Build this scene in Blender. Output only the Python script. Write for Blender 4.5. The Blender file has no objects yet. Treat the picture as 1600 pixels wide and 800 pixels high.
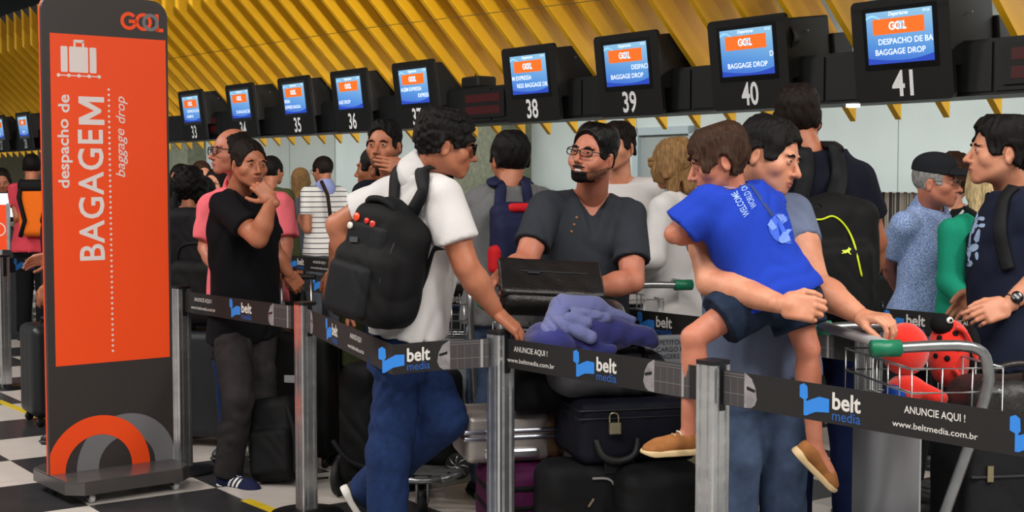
import bpy, bmesh, math, random
import numpy as np
from mathutils import Vector, Matrix
from mathutils.bvhtree import BVHTree

random.seed(7)
SC = bpy.context.scene
COL = SC.collection
# ------------------------------------------------------------------ camera
F_PX, CAM_H = 2150.0, 1.56
PITCH = math.atan(121.0 / F_PX)
cam_d = bpy.data.cameras.new('camera')
cam_d.sensor_width = 36.0
cam_d.lens = F_PX / 1600.0 * 36.0
cam_d.clip_start = 0.05
cam_d.dof.use_dof = False
cam = bpy.data.objects.new('camera', cam_d)
cam.location = (0, 0, CAM_H)
cam.rotation_euler = (math.pi / 2 - PITCH, 0, 0)
COL.objects.link(cam)
SC.camera = cam
# ------------------------------------------------------------------ world, hall lamps, exposure
world = bpy.data.worlds.new('hall_ambient')
world.use_nodes = True
bg = world.node_tree.nodes['Background']
bg.inputs[0].default_value = (0.93, 0.97, 1.0, 1)
bg.inputs[1].default_value = 0.34
SC.world = world
SC.view_settings.view_transform = 'Standard'
SC.view_settings.look = 'None'
SC.view_settings.gamma = 1.0
SC.view_settings.use_curve_mapping = False
SC.view_settings.exposure = 0.0
RX, RY = -0.585, 0.811          # direction along the check-in row (receding to the left)
NX, NY = 0.811, 0.585           # direction from the hall towards the desks
ROWANG = math.atan2(RY, RX)


def area_light(name, loc, sx, sy, power, color=(1, 1, 1), rz=0.0, tilt=(0, 0)):
    l = bpy.data.lights.new(name, 'AREA')
    l.shape = 'RECTANGLE'
    l.size, l.size_y = sx, sy
    l.energy = power
    l.color = color
    o = bpy.data.objects.new(name, l)
    o.location = loc
    o.rotation_euler = (tilt[0], tilt[1], rz)
    COL.objects.link(o)
    return o


# rows of ceiling luminaires over the hall (their housings are built with the ceiling)
HALL_LAMPS = [(-3.6, 1.2), (-0.6, 1.6), (2.6, 0.4), (-5.6, 5.0), (0.6, -2.2), (5.2, 1.6), (4.4, -1.8), (-7.6, 9.0)]  # the last lamp is added to brighten the floor at far left
for i, (lx, ly) in enumerate(HALL_LAMPS):
    area_light('hall_luminaire_light', (lx, ly, 5.55), 2.4, 0.9, (190, 170, 200, 330, 200, 330, 260, 330)[i], (1.0, 0.965, 0.90), ROWANG)
# two added fill lights without fixtures, only there to brighten the canopy slats
for (lx, ly, pw) in ((4.6, 0.2, 26), (0.4, -0.6, 22)):
    o = area_light('canopy_fill_light', (lx, ly, 5.3), 1.0, 0.6, pw, (1.0, 0.96, 0.88))
    o.data.spread = math.radians(26)
    d = Vector((-1.2, 9.5, 3.7)) - o.location
    o.rotation_euler = d.to_track_quat('-Z', 'Y').to_euler()
# luminaires behind the header beam, over the desks
for s in range(7):
    t = -1.5 + s * 3.6
    area_light('desk_luminaire_light', (2.30 + RX * t + NX * 1.45, 8.08 + RY * t + NY * 1.45, 3.0), 2.6, 0.3, 60, (0.97, 1.0, 0.98), ROWANG)


# ------------------------------------------------------------------ pixel -> place
def ray(px, py):
    a = (px - 800.0) / F_PX
    b = (400.0 - py) / F_PX
    c, s = math.cos(PITCH), math.sin(PITCH)
    return np.array([a, c + b * s, -s + b * c])


def P(px, py, Y):
    d = ray(px, py)
    return np.array([0, 0, CAM_H]) + d * (Y / d[1])


def G(px, py, z=0.0):
    d = ray(px, py)
    return np.array([0, 0, CAM_H]) + d * ((z - CAM_H) / d[2])


def vplane(px, py, p0, n):
    """pixel onto the plane through p0 with normal n"""
    d = ray(px, py)
    o = np.array([0, 0, CAM_H])
    t = np.dot(np.asarray(p0) - o, n) / np.dot(d, n)
    return o + d * t


# ------------------------------------------------------------------ materials
MATS = {}


def mat(name, color, rough=0.6, metal=0.0, noise=0.0, nscale=8.0, bump=0.0, bscale=60.0, spec=0.5,
        emit=None, estr=0.0, sub=0.0, sheen=0.0, stretch=None, col2=None, coat=0.0, alpha=1.0, trans=0.0):
    if name in MATS:
        return MATS[name]
    m = bpy.data.materials.new(name)
    m.use_nodes = True
    nt = m.node_tree
    b = nt.nodes['Principled BSDF']
    c = tuple(color) + (1.0,)
    b.inputs['Base Color'].default_value = c
    b.inputs['Roughness'].default_value = rough
    b.inputs['Metallic'].default_value = metal
    b.inputs['Specular IOR Level'].default_value = spec
    if coat:
        b.inputs['Coat Weight'].default_value = coat
    if sheen:
        b.inputs['Sheen Weight'].default_value = sheen
        b.inputs['Sheen Roughness'].default_value = 0.5
    if sub:
        b.inputs['Subsurface Weight'].default_value = sub
        b.inputs['Subsurface Radius'].default_value = (0.012, 0.005, 0.003)
        b.inputs['Subsurface Scale'].default_value = 1.0
    if trans:
        b.inputs['Transmission Weight'].default_value = trans
    if alpha < 1:
        b.inputs['Alpha'].default_value = alpha
    if emit is not None:
        b.inputs['Emission Color'].default_value = tuple(emit) + (1.0,)
        b.inputs['Emission Strength'].default_value = estr
    tc = None
    if noise or bump:
        tc = nt.nodes.new('ShaderNodeTexCoord')
        vec = tc.outputs['Object']
        if stretch:
            mp = nt.nodes.new('ShaderNodeMapping')
            mp.inputs['Scale'].default_value = stretch
            nt.links.new(vec, mp.inputs['Vector'])
            vec = mp.outputs['Vector']
    if noise:
        n = nt.nodes.new('ShaderNodeTexNoise')
        n.inputs['Scale'].default_value = nscale
        n.inputs['Detail'].default_value = 4
        nt.links.new(vec, n.inputs['Vector'])
        mx = nt.nodes.new('ShaderNodeMix')
        mx.data_type = 'RGBA'
        c2 = col2 if col2 else tuple(max(0, x * (1 - noise)) for x in color)
        hi = tuple(min(1, x * (1 + noise * 0.6)) for x in color)
        mx.inputs[6].default_value = tuple(c2) + (1,)
        mx.inputs[7].default_value = hi + (1,)
        rp = nt.nodes.new('ShaderNodeMapRange')
        rp.inputs['From Min'].default_value = 0.3
        rp.inputs['From Max'].default_value = 0.7
        nt.links.new(n.outputs['Fac'], rp.inputs['Value'])
        nt.links.new(rp.outputs['Result'], mx.inputs[0])
        nt.links.new(mx.outputs[2], b.inputs['Base Color'])
    if bump:
        n2 = nt.nodes.new('ShaderNodeTexNoise')
        n2.inputs['Scale'].default_value = bscale
        n2.inputs['Detail'].default_value = 3
        nt.links.new(vec, n2.inputs['Vector'])
        bp = nt.nodes.new('ShaderNodeBump')
        bp.inputs['Strength'].default_value = bump
        bp.inputs['Distance'].default_value = 0.01
        nt.links.new(n2.outputs['Fac'], bp.inputs['Height'])
        nt.links.new(bp.outputs['Normal'], b.inputs['Normal'])
    MATS[name] = m
    return m


def srgb(r, g, b):
    f = lambda v: (v / 255 / 12.92) if v / 255 <= 0.04045 else ((v / 255 + 0.055) / 1.055) ** 2.4
    return (f(r), f(g), f(b))


def fabric(name, rgb, noise=0.12, nscale=300, bump=0.25, bscale=500, rough=0.9, sheen=0.0, **k):
    return mat(name, srgb(*rgb), rough=rough, noise=noise, nscale=nscale, bump=bump, bscale=bscale, spec=0.2, sheen=sheen, **k)


# ------------------------------------------------------------------ object helpers
def empty(name, loc=(0, 0, 0), rz=0.0):
    o = bpy.data.objects.new(name, None)
    o.empty_display_size = 0.1
    o.location = tuple(float(v) for v in loc)
    o.rotation_euler = (0, 0, rz)
    COL.objects.link(o)
    return o


def tag(o, label, cat, group=None):
    o['label'] = label
    o['category'] = cat
    if group:
        o['group'] = group
    return o


def struct(o):
    o['kind'] = 'structure'
    return o


def mesh_obj(name, me, m, parent=None, mw=None):
    """me in local coordinates of mw (world matrix) ; parent keeps world placement"""
    o = bpy.data.objects.new(name, me)
    if m is not None:
        for mm in (m if isinstance(m, (list, tuple)) else [m]):
            me.materials.append(mm)
    COL.objects.link(o)
    if parent is not None:
        o.parent = parent
    if mw is not None:
        pm = wmat(parent) if parent is not None else Matrix()
        o.matrix_basis = pm.inverted() @ mw
    return o


def wmat(o):
    m = o.matrix_basis.copy()
    while o.parent is not None:
        o = o.parent
        m = o.matrix_basis @ m
    return m


def np_mesh(name, V, F, smooth=True):
    """V (n,3) array, F (m,k) int array all faces with k corners"""
    me = bpy.data.meshes.new(name)
    V = np.asarray(V, dtype=np.float32)
    F = np.asarray(F, dtype=np.int32)
    m, k = F.shape
    me.vertices.add(len(V))
    me.vertices.foreach_set('co', V.ravel())
    me.loops.add(m * k)
    me.loops.foreach_set('vertex_index', F.ravel())
    me.polygons.add(m)
    me.polygons.foreach_set('loop_start', np.arange(m, dtype=np.int32) * k)
    me.polygons.foreach_set('use_smooth', np.full(m, smooth))
    me.update(calc_edges=True)
    return me


class MB:
    """collects shapes into ONE mesh"""
    def __init__(s):
        s.v, s.f, s.sm = [], [], []

    def add(s, verts, faces, smooth=False):
        o = len(s.v)
        s.v += [tuple(float(c) for c in p) for p in verts]
        s.f += [tuple(i + o for i in fc) for fc in faces]
        s.sm += [smooth] * len(faces)
        return s

    def box(s, lo, hi, M=None, bev=0.0):
        x0, y0, z0 = lo
        x1, y1, z1 = hi
        if bev <= 0:
            v = [(x0, y0, z0), (x1, y0, z0), (x1, y1, z0), (x0, y1, z0), (x0, y0, z1), (x1, y0, z1), (x1, y1, z1), (x0, y1, z1)]
            f = [(3, 2, 1, 0), (4, 5, 6, 7), (0, 1, 5, 4), (1, 2, 6, 5), (2, 3, 7, 6), (3, 0, 4, 7)]
        else:
            bm = bmesh.new()
            bmesh.ops.create_cube(bm, size=1.0)
            for p in bm.verts:
                p.co = Vector(((x0 + x1) / 2 + p.co.x * (x1 - x0), (y0 + y1) / 2 + p.co.y * (y1 - y0), (z0 + z1) / 2 + p.co.z * (z1 - z0)))
            bmesh.ops.bevel(bm, geom=list(bm.edges), offset=bev, segments=2, affect='EDGES', profile=0.5)
            bm.verts.index_update()
            v = [tuple(p.co) for p in bm.verts]
            f = [tuple(q.index for q in fc.verts) for fc in bm.faces]
            bm.free()
        if M is not None:
            v = [tuple(M @ Vector(p)) for p in v]
        return s.add(v, f)

    def tube(s, pts, r, n=8, closed=False, cap=True, M=None, rfun=None):
        pts = [np.asarray(p, float) for p in pts]
        N = len(pts)
        tang = []
        for i in range(N):
            a = pts[(i - 1) % N] if (closed or i > 0) else pts[i]
            b = pts[(i + 1) % N] if (closed or i < N - 1) else pts[i]
            t = b - a
            tang.append(t / (np.linalg.norm(t) + 1e-12))
        up = np.array([0, 0, 1.0])
        if abs(np.dot(up, tang[0])) > 0.9:
            up = np.array([1.0, 0, 0])
        u = np.cross(tang[0], up)
        u /= np.linalg.norm(u)
        V = []
        for i in range(N):
            u = u - tang[i] * np.dot(u, tang[i])
            u /= np.linalg.norm(u) + 1e-12
            w = np.cross(tang[i], u)
            rr = r if rfun is None else rfun(i / (N - 1))
            if np.isscalar(rr):
                rr = (rr, rr)
            for k in range(n):
                a = 2 * math.pi * k / n
                V.append(pts[i] + u * math.cos(a) * rr[0] + w * math.sin(a) * rr[1])
        Fc = []
        for i in range(N if closed else N - 1):
            j = (i + 1) % N
            for k in range(n):
                k2 = (k + 1) % n
                Fc.append((i * n + k, i * n + k2, j * n + k2, j * n + k))
        if cap and not closed:
            Fc.append(tuple(range(n - 1, -1, -1)))
            Fc.append(tuple((N - 1) * n + k for k in range(n)))
        if M is not None:
            V = [np.array(M @ Vector(p)) for p in V]
        return s.add(V, Fc, True)

    def cyl(s, a, b, r, n=16, r2=None, M=None):
        return s.tube([a, b], r, n, M=M, rfun=(lambda t: r + ((r2 if r2 is not None else r) - r) * t))

    def lathe(s, prof, n=24, M=None, axis='z'):
        V, Fc = [], []
        for (r, z) in prof:
            for k in range(n):
                a = 2 * math.pi * k / n
                p = (r * math.cos(a), r * math.sin(a), z)
                if axis == 'x':
                    p = (z, r * math.cos(a), r * math.sin(a))
                if axis == 'y':
                    p = (r * math.sin(a), z, r * math.cos(a))
                V.append(p)
        for i in range(len(prof) - 1):
            for k in range(n):
                k2 = (k + 1) % n
                Fc.append((i * n + k, i * n + k2, (i + 1) * n + k2, (i + 1) * n + k))
        Fc.append(tuple(range(n - 1, -1, -1)))
        Fc.append(tuple((len(prof) - 1) * n + k for k in range(n)))
        if M is not None:
            V = [tuple(M @ Vector(p)) for p in V]
        return s.add(V, Fc, True)

    def poly(s, pts2, M, t=0.0):
        """flat polygon given in 2-D (x,y) of matrix M, extruded by t along local z"""
        n = len(pts2)
        v = [tuple(M @ Vector((p[0], p[1], t))) for p in pts2]
        if t == 0:
            return s.add(v, [tuple(range(n))])
        v += [tuple(M @ Vector((p[0], p[1], 0))) for p in pts2]
        f = [tuple(range(n))] + [((i + 1) % n, i, n + i, n + (i + 1) % n) for i in range(n)]
        return s.add(v, f)

    def strip(s, A, B, M, t=0.0):
        """ribbon between two 2-D polylines"""
        n = len(A)
        v = [tuple(M @ Vector((p[0], p[1], t))) for p in A] + [tuple(M @ Vector((p[0], p[1], t))) for p in B]
        return s.add(v, [(i, i + 1, n + i + 1, n + i) for i in range(n - 1)])

    def ring(s, cx, cy, r0, r1, a0, a1, M, t=0.0, n=40, sy=1.0):
        A, B = [], []
        for i in range(n + 1):
            a = math.radians(a0 + (a1 - a0) * i / n)
            A.append((cx + r1 * math.cos(a), cy + r1 * math.sin(a) * sy))
            B.append((cx + r0 * math.cos(a), cy + r0 * math.sin(a) * sy))
        return s.strip(B, A, M, t)

    def rect(s, x0, y0, x1, y1, M, t=0.0, r=0.0, n=5):
        if r <= 0:
            return s.poly([(x0, y0), (x1, y0), (x1, y1), (x0, y1)], M, t)
        pts = []
        for (cx, cy, a) in ((x1 - r, y0 + r, -90), (x1 - r, y1 - r, 0), (x0 + r, y1 - r, 90), (x0 + r, y0 + r, 180)):
            for i in range(n + 1):
                b = math.radians(a + 90 * i / n)
                pts.append((cx + r * math.cos(b), cy + r * math.sin(b)))
        return s.poly(pts, M, t)

    def text(s, txt, M, size=0.1, width=None, bold=0.0, align='LEFT', shear=0.0, sx=1.0, t=0.0, spacing=1.0):
        v, f, w = text_geo(txt, size, bold, shear, spacing)
        if width:
            sx = width / w
        off = 0.0
        if align == 'CENTER':
            off = -w * sx / 2
        if align == 'RIGHT':
            off = -w * sx
        s.add([tuple(M @ Vector((p[0] * sx + off, p[1], t))) for p in v], f)
        return w * sx

    def mesh(s, name='mesh', origin=None):
        me = bpy.data.meshes.new(name)
        v = s.v
        if origin is not None:
            v = [(p[0] - origin[0], p[1] - origin[1], p[2] - origin[2]) for p in v]
        me.from_pydata(v, [], s.f)
        me.polygons.foreach_set('use_smooth', s.sm)
        me.update()
        return me

    def build(s, name, m, parent=None, world=True):
        """vertices are world coordinates when world, else coordinates of the parent"""
        if parent is None:
            a = np.array(s.v)
            org = np.array([(a[:, 0].min() + a[:, 0].max()) / 2, (a[:, 1].min() + a[:, 1].max()) / 2, a[:, 2].min()])
            return mesh_obj(name, s.mesh(name, org), m, None, Matrix.Translation(Vector(org)))
        if world:
            pm = wmat(parent).inverted()
            s.v = [tuple(pm @ Vector(p)) for p in s.v]
        return mesh_obj(name, s.mesh(name), m, parent)


TXT = {}


def text_geo(txt, size, bold, shear, spacing):
    key = (txt, bold, shear, spacing)
    if key not in TXT:
        cu = bpy.data.curves.new('lettering', 'FONT')
        cu.body = txt
        cu.size = 1.0
        cu.resolution_u = 3
        cu.offset = bold
        cu.shear = shear
        cu.space_character = spacing
        cu.fill_mode = 'FRONT'
        ob = bpy.data.objects.new('lettering', cu)
        COL.objects.link(ob)
        dg = bpy.context.evaluated_depsgraph_get()
        me = bpy.data.meshes.new_from_object(ob.evaluated_get(dg))
        v = [tuple(p.co) for p in me.vertices]
        f = [tuple(p.vertices) for p in me.polygons]
        bpy.data.objects.remove(ob)
        bpy.data.meshes.remove(me)
        x0 = min(p[0] for p in v)
        v = [(p[0] - x0, p[1], 0) for p in v]
        TXT[key] = (v, f, max(p[0] for p in v))
    v, f, w = TXT[key]
    return [(p[0] * size, p[1] * size, 0) for p in v], f, w * size


def frame(o, x, z):
    """matrix with local x axis, local z (normal) axis; y = z cross x"""
    x = Vector(x).normalized()
    z = Vector(z)
    z = (z - x * z.dot(x)).normalized()
    y = z.cross(x)
    M = Matrix(((x.x, y.x, z.x, o[0]), (x.y, y.y, z.y, o[1]), (x.z, y.z, z.z, o[2]), (0, 0, 0, 1)))
    return M


def copy_tree(o, parent=None):
    c = o.copy()
    COL.objects.link(c)
    c.parent = parent
    for ch in o.children:
        copy_tree(ch, c)
    return c
# ================================================================== SETTING
R3 = np.array([RX, RY, 0.0])
N3 = np.array([NX, NY, 0.0])
Z3 = np.array([0, 0, 1.0])
ROW0 = np.array([2.296, 8.08, 0.0])


def row(t, n=0.0, z=0.0):
    return ROW0 + R3 * t + N3 * n + Z3 * z


def row_t(px, py, n=0.0):
    q = vplane(px, py, row(0, n), N3)
    return float(np.dot(q - ROW0, R3)), q


# ---- floor: black and white tiles
TILE = 0.65
m_grout = mat('grout', srgb(88, 84, 80), rough=0.85, noise=0.2, nscale=20)
m_tile_w = mat('tile_white', srgb(198, 190, 184), rough=0.32, noise=0.10, nscale=5, stretch=(1, 6, 1), spec=0.5)
m_tile_b = mat('tile_black', srgb(48, 47, 50), rough=0.3, noise=0.25, nscale=6, spec=0.5)
floor = MB().box((-40, -14, -0.12), (40, 46, -0.012)).build('floor', m_grout)
struct(floor)
corner = G(139, 790)
tw = MB().box((0.0015, 0.0015, -0.012), (TILE - 0.0015, TILE - 0.0015, 0.0)).mesh('tile_w')
tb = tw.copy()
tw.materials.append(m_tile_w)
tb.materials.append(m_tile_b)
v2 = np.array([NX, NY, 0.0])
cells = []
for i in range(-40, 60):
    for j in range(-24, 60):
        c = corner + v2 * TILE * (i + 0.5) + R3 * TILE * (j + 0.5)
        if c[1] < -12 or c[1] > 40 or abs(c[0]) > 30:
            continue
        dx = c[0] / max(c[1], 0.1)
        vis = c[1] > 3.0 and abs(dx) < 0.45 and c[1] < 30
        cells.append((0 if vis else 1, c[1], i, j))
cells.sort()
TM = Matrix(((v2[0], R3[0], 0, 0), (v2[1], R3[1], 0, 0), (0, 0, 1, 0), (0, 0, 0, 1)))
fpm = wmat(floor).inverted()
rest = {0: MB(), 1: MB()}
for k, (nv, y, i, j) in enumerate(cells):
    o3 = corner + v2 * TILE * i + R3 * TILE * j
    odd = (i + j) % 2
    if k < 298 and nv == 0:
        o = bpy.data.objects.new('tile', tb if odd else tw)
        COL.objects.link(o)
        o.parent = floor
        o.matrix_basis = fpm @ Matrix.Translation(Vector((o3[0], o3[1], 0.0))) @ TM
    else:
        rest[odd].box((0.0015, 0.0015, -0.012), (TILE - 0.0015, TILE - 0.0015, 0.0), Matrix.Translation(Vector((o3[0], o3[1], 0))) @ TM)
for odd in (0, 1):
    rs = rest[odd].build('tile', m_tile_b if odd else m_tile_w, floor)
    rs['kind'] = 'stuff'
# yellow floor line
m_yel = mat('floor_paint_yellow', srgb(206, 178, 30), rough=0.6, noise=0.12, nscale=15)
for (a, b) in (((-4, 626), (62, 652)), ((384, 781), (432, 800))):
    p, q = G(*a), G(*b)
    d = (q - p) / np.linalg.norm(q - p)
    q = p + d * (0.65 if a[0] > 100 else 2.2)
    w = np.cross(d, Z3) * 0.028
    yl = MB().add([p - w, q - w, q + w, p + w, p - w + Z3 * .0015, q - w + Z3 * .0015, q + w + Z3 * .0015, p + w + Z3 * .0015],
                  [(0, 1, 2, 3), (4, 5, 6, 7), (0, 1, 5, 4), (1, 2, 6, 5), (2, 3, 7, 6), (3, 0, 4, 7)]).build('floor_stripe', m_yel, floor)

# ---- walls
WALLN = 3.2
m_wall = mat('wall_paint', srgb(205, 216, 214), rough=0.75, noise=0.04, nscale=2.5, bump=0.03, bscale=40)
m_wall_d = mat('wall_panel_grey', srgb(176, 184, 178), rough=0.7, noise=0.05, nscale=3)
m_conc = mat('concrete', srgb(120, 124, 104), rough=0.9, noise=0.28, nscale=14, bump=0.2, bscale=25)
m_cream = mat('cream_paint', srgb(214, 205, 160), rough=0.8, noise=0.08, nscale=6)
m_frame = mat('door_frame_grey', srgb(170, 186, 190), rough=0.5)
m_door = mat('door_leaf', srgb(150, 158, 158), rough=0.55, noise=0.05, nscale=3)
m_dark = mat('dark_void', srgb(24, 25, 28), rough=0.9)
RM = frame(row(0), R3, Z3)     # x along row, y = z cross x, z up


def rbox(mb, t0, t1, n0, n1, z0, z1, bev=0.0):
    # local axes: x=R, y = Z x R = -N ; so n -> -y
    return mb.box((t0, -n1, z0), (t1, -n0, z1), RM, bev)


wall = rbox(MB(), -14, 32, WALLN, WALLN + 0.2, 0, 4.2).build('wall_back', m_wall)
struct(wall)
# wall panels with joints (grey panels left, bright ones right)
edges = [1600, 1405, 1228, 1088]
T = lambda px, n=WALLN: row_t(px, 230, n)[0]
pan = [(T(1700), T(1405) - .006), (T(1405) + .006, T(1085) - .006), (T(995) + .006, T(830) - .006)]
for (a, b) in pan:
    rbox(MB(), a, b, WALLN - 0.015, WALLN, 0.12, 4.1).build('wall_panel', m_wall, wall)
for (a, b) in ((T(524), T(455)), (T(453), T(385)), (T(383), T(332))):
    rbox(MB(), a, b, WALLN - 0.02, WALLN, 0.1, 4.1).build('wall_panel', m_wall_d, wall)
pil = rbox(MB(), T(832), T(752), WALLN - 0.45, WALLN, 0, 4.2, 0.01).build('wall_pillar', m_conc)
struct(pil)
pil2 = rbox(MB(), T(322), T(262), WALLN - 0.35, WALLN, 0, 4.2, 0.01).build('wall_pillar', m_conc)
struct(pil2)
rbox(MB(), T(751), T(715), WALLN - 0.12, WALLN, 0, 4.1).build('wall_cream_strip', m_cream, wall)
rbox(MB(), T(60), T(2), WALLN - 0.06, WALLN, 0, 4.1).build('wall_cream_strip', m_cream, wall)
# notice on the wall
nt_o = rbox(MB(), T(338), T(326), WALLN - 0.03, WALLN - 0.02, 1.62, 1.95).build('wall_notice', mat('paper', srgb(200, 214, 225), rough=0.8))
tag(nt_o, 'small pale paper notice on the grey back wall panel', 'notice')
# door with frame
dt0, dt1 = T(1083), T(1004)
door = empty('door_1', row((dt0 + dt1) / 2, WALLN, 0))
struct(door)
mb = MB()
rbox(mb, dt0 - .09, dt0, WALLN - 0.07, WALLN, 0, 2.10)
rbox(mb, dt1, dt1 + .09, WALLN - 0.07, WALLN, 0, 2.10)
rbox(mb, dt0 - .09, dt1 + .09, WALLN - 0.07, WALLN, 2.02, 2.10)
mb.build('door_frame', m_frame, door)
rbox(MB(), dt0, dt1, WALLN - 0.03, WALLN, 0, 2.02).build('door_leaf', m_door, door)
rbox(MB(), dt0 + .1, dt0 + .52, WALLN - 0.036, WALLN - .03, 1.1, 1.85).build('door_glass', mat('door_glass', srgb(120, 140, 142), rough=0.15), door)
rbox(MB(), dt0 + .03, dt0 + .07, WALLN - 0.08, WALLN - .03, 0.95, 1.08).build('door_handle', mat('handle_metal', (.5, .5, .5), rough=.3, metal=1), door)
# ---- header beam
m_beam = mat('beam_black', srgb(11, 12, 14), rough=0.5, noise=0.15, nscale=3)
m_blk = mat('monitor_black', srgb(9, 10, 12), rough=0.55, bump=0.05, bscale=200)
m_blk2 = mat('housing_black', srgb(9, 9, 10), rough=0.6)
beam = rbox(MB(), -9, 27, 0.0, 0.35, 2.02, 2.33).build('header_beam', m_beam)
struct(beam)
tt = -9
mb = MB()
while tt < 27:
    rbox(MB(), tt + 0.01, tt + 1.19, -0.012, 0.0, 2.04, 2.31).build('fascia_panel', m_beam, beam)
    tt += 1.2
m_led = mat('led_display_red', srgb(48, 8, 12), rough=0.4, emit=srgb(120, 10, 20), estr=0.12)
for (xa, xb) in ((1568, 1640), (726, 792), (330, 345)):
    a, b = T(xb, 0), T(xa, 0)
    d = rbox(MB(), a, b, -0.03, -0.012, 2.07, 2.29).build('led_display', m_blk, beam)
    for (z0, z1) in ((2.10, 2.165), (2.20, 2.265)):
        rbox(MB(), a + .06, b - .06, -0.033, -0.03, z0, z1).build('led_line', m_led, d)
# small lamp under the beam
tl = T(1310, 0)
lampo = rbox(MB(), tl - .03, tl + .03, 0.10, 0.16, 2.0, 2.02).build('beam_downlight', mat('lamp_white', (.9, .9, .85), emit=(1, .97, .85), estr=3.0), beam)

# ---- canopy of yellow slats
SL = 1.04
TIPN, TIPZ, PITCH_F = 0.55, 1.935, 0.366
FD = 0.45
U_END = 1.40
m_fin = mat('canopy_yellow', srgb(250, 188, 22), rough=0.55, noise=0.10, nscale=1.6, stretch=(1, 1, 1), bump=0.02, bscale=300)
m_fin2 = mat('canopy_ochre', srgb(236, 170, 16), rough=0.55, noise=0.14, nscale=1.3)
canopy = empty('ceiling_canopy', row(8, 0, 2.0))
struct(canopy)


def fin_mesh(lo, hi, th, u0=0.0):
    """board in (u forward, z) plane ; lo/hi vertical offsets at the two ends"""
    mb = MB()
    pts = []
    def q(u, off):
        return (u, SL * u + off)
    a, b = lo
    c, d = hi
    outline = [q(0, a), q(U_END, a * 1.0), q(U_END + 0.12, b), q(0, c)] if False else None
    lo0, lo1, hi0, hi1 = lo[0], lo[1], hi[0], hi[1]
    poly = [(0, lo0), (U_END, SL * U_END + lo1), (U_END, SL * U_END + hi1), (0, hi0)]
    v = []
    for s in (-th / 2, th / 2):
        v += [(s, p[0], p[1]) for p in poly]
    f = [(0, 1, 2, 3), (7, 6, 5, 4), (0, 4, 5, 1), (1, 5, 6, 2), (2, 6, 7, 3), (3, 7, 4, 0)]
    mb.add(v, f)
    return mb.mesh('slat')


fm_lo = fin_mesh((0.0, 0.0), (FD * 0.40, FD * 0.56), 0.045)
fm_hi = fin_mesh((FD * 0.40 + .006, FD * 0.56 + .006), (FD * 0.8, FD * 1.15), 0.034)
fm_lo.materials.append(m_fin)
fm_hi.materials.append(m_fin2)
t_tip, q_tip = row_t(1333, 188, TIPN)
print('TIP', t_tip, q_tip)
cpm = wmat(canopy).inverted()
n0 = int((t_tip + 4.5) / PITCH_F)
for k in range(-n0, 72):
    t = t_tip + k * PITCH_F
    if t > 25:
        break
    # local x = R, local y (u forward to the hall) = -N , z up
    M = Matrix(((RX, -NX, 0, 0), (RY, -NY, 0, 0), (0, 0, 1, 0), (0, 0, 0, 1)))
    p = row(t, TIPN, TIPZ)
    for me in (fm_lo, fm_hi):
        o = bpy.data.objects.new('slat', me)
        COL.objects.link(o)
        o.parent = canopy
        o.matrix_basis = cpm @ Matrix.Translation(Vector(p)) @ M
# wires and steel members above the slats
m_steel = mat('steel_grey', srgb(120, 122, 124), rough=0.5, metal=0.3)
mb = MB()
for (n, z) in ((0.75, 3.15), (-0.35, 4.0), (-1.7, 5.2)):
    rbox(mb, -8, 26, n, n + 0.08, z, z + 0.10)
mb.build('ceiling_purlin', m_steel, canopy)
for k in range(9):
    t = -6 + k * 1.7
    a, b = row(t, 0.3, 2.7), row(t + 0.9, 0.9, 4.2)
    MB().tube([a, b], 0.035, 6).build('ceiling_brace', m_steel, canopy)
MB().tube([row(-3, -.62, 2.62), row(5, -.62, 2.85), row(14, -.62, 2.95)], 0.003, 5).build('ceiling_cable', mat('cable_brown', srgb(110, 84, 40), rough=.7), canopy)
# dark hall ceiling with luminaires
m_ceil = mat('ceiling_dark', srgb(12, 12, 14), rough=0.95, noise=0.2, nscale=1.0)
ceil = MB().box((-40, -12, 6.0), (40, 46, 6.15)).build('ceiling', m_ceil)
struct(ceil)
for (lx, ly) in HALL_LAMPS:
    MB().box((-1.25, -0.5, 0.0), (1.25, 0.5, 0.12), Matrix.Translation((lx, ly, 5.6)) @ Matrix.Rotation(ROWANG, 4, 'Z'), 0.01).build('luminaire_housing', mat('luminaire_white', (.8, .8, .8), rough=.5), ceil)
    for sgn in (-1, 1):
        c = Matrix.Rotation(ROWANG, 4, 'Z') @ Vector((sgn * 1.0, 0, 0))
        MB().tube([(lx + c.x, ly + c.y, 5.7), (lx + c.x, ly + c.y, 6.02)], 0.01, 6).build('luminaire_rod', m_steel, ceil)
for k in range(12):
    yy = -2 + k * 2.4
    MB().box((-30, yy, 5.75), (30, yy + 0.16, 6.0)).build('ceiling_joist', m_ceil, ceil)
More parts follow.
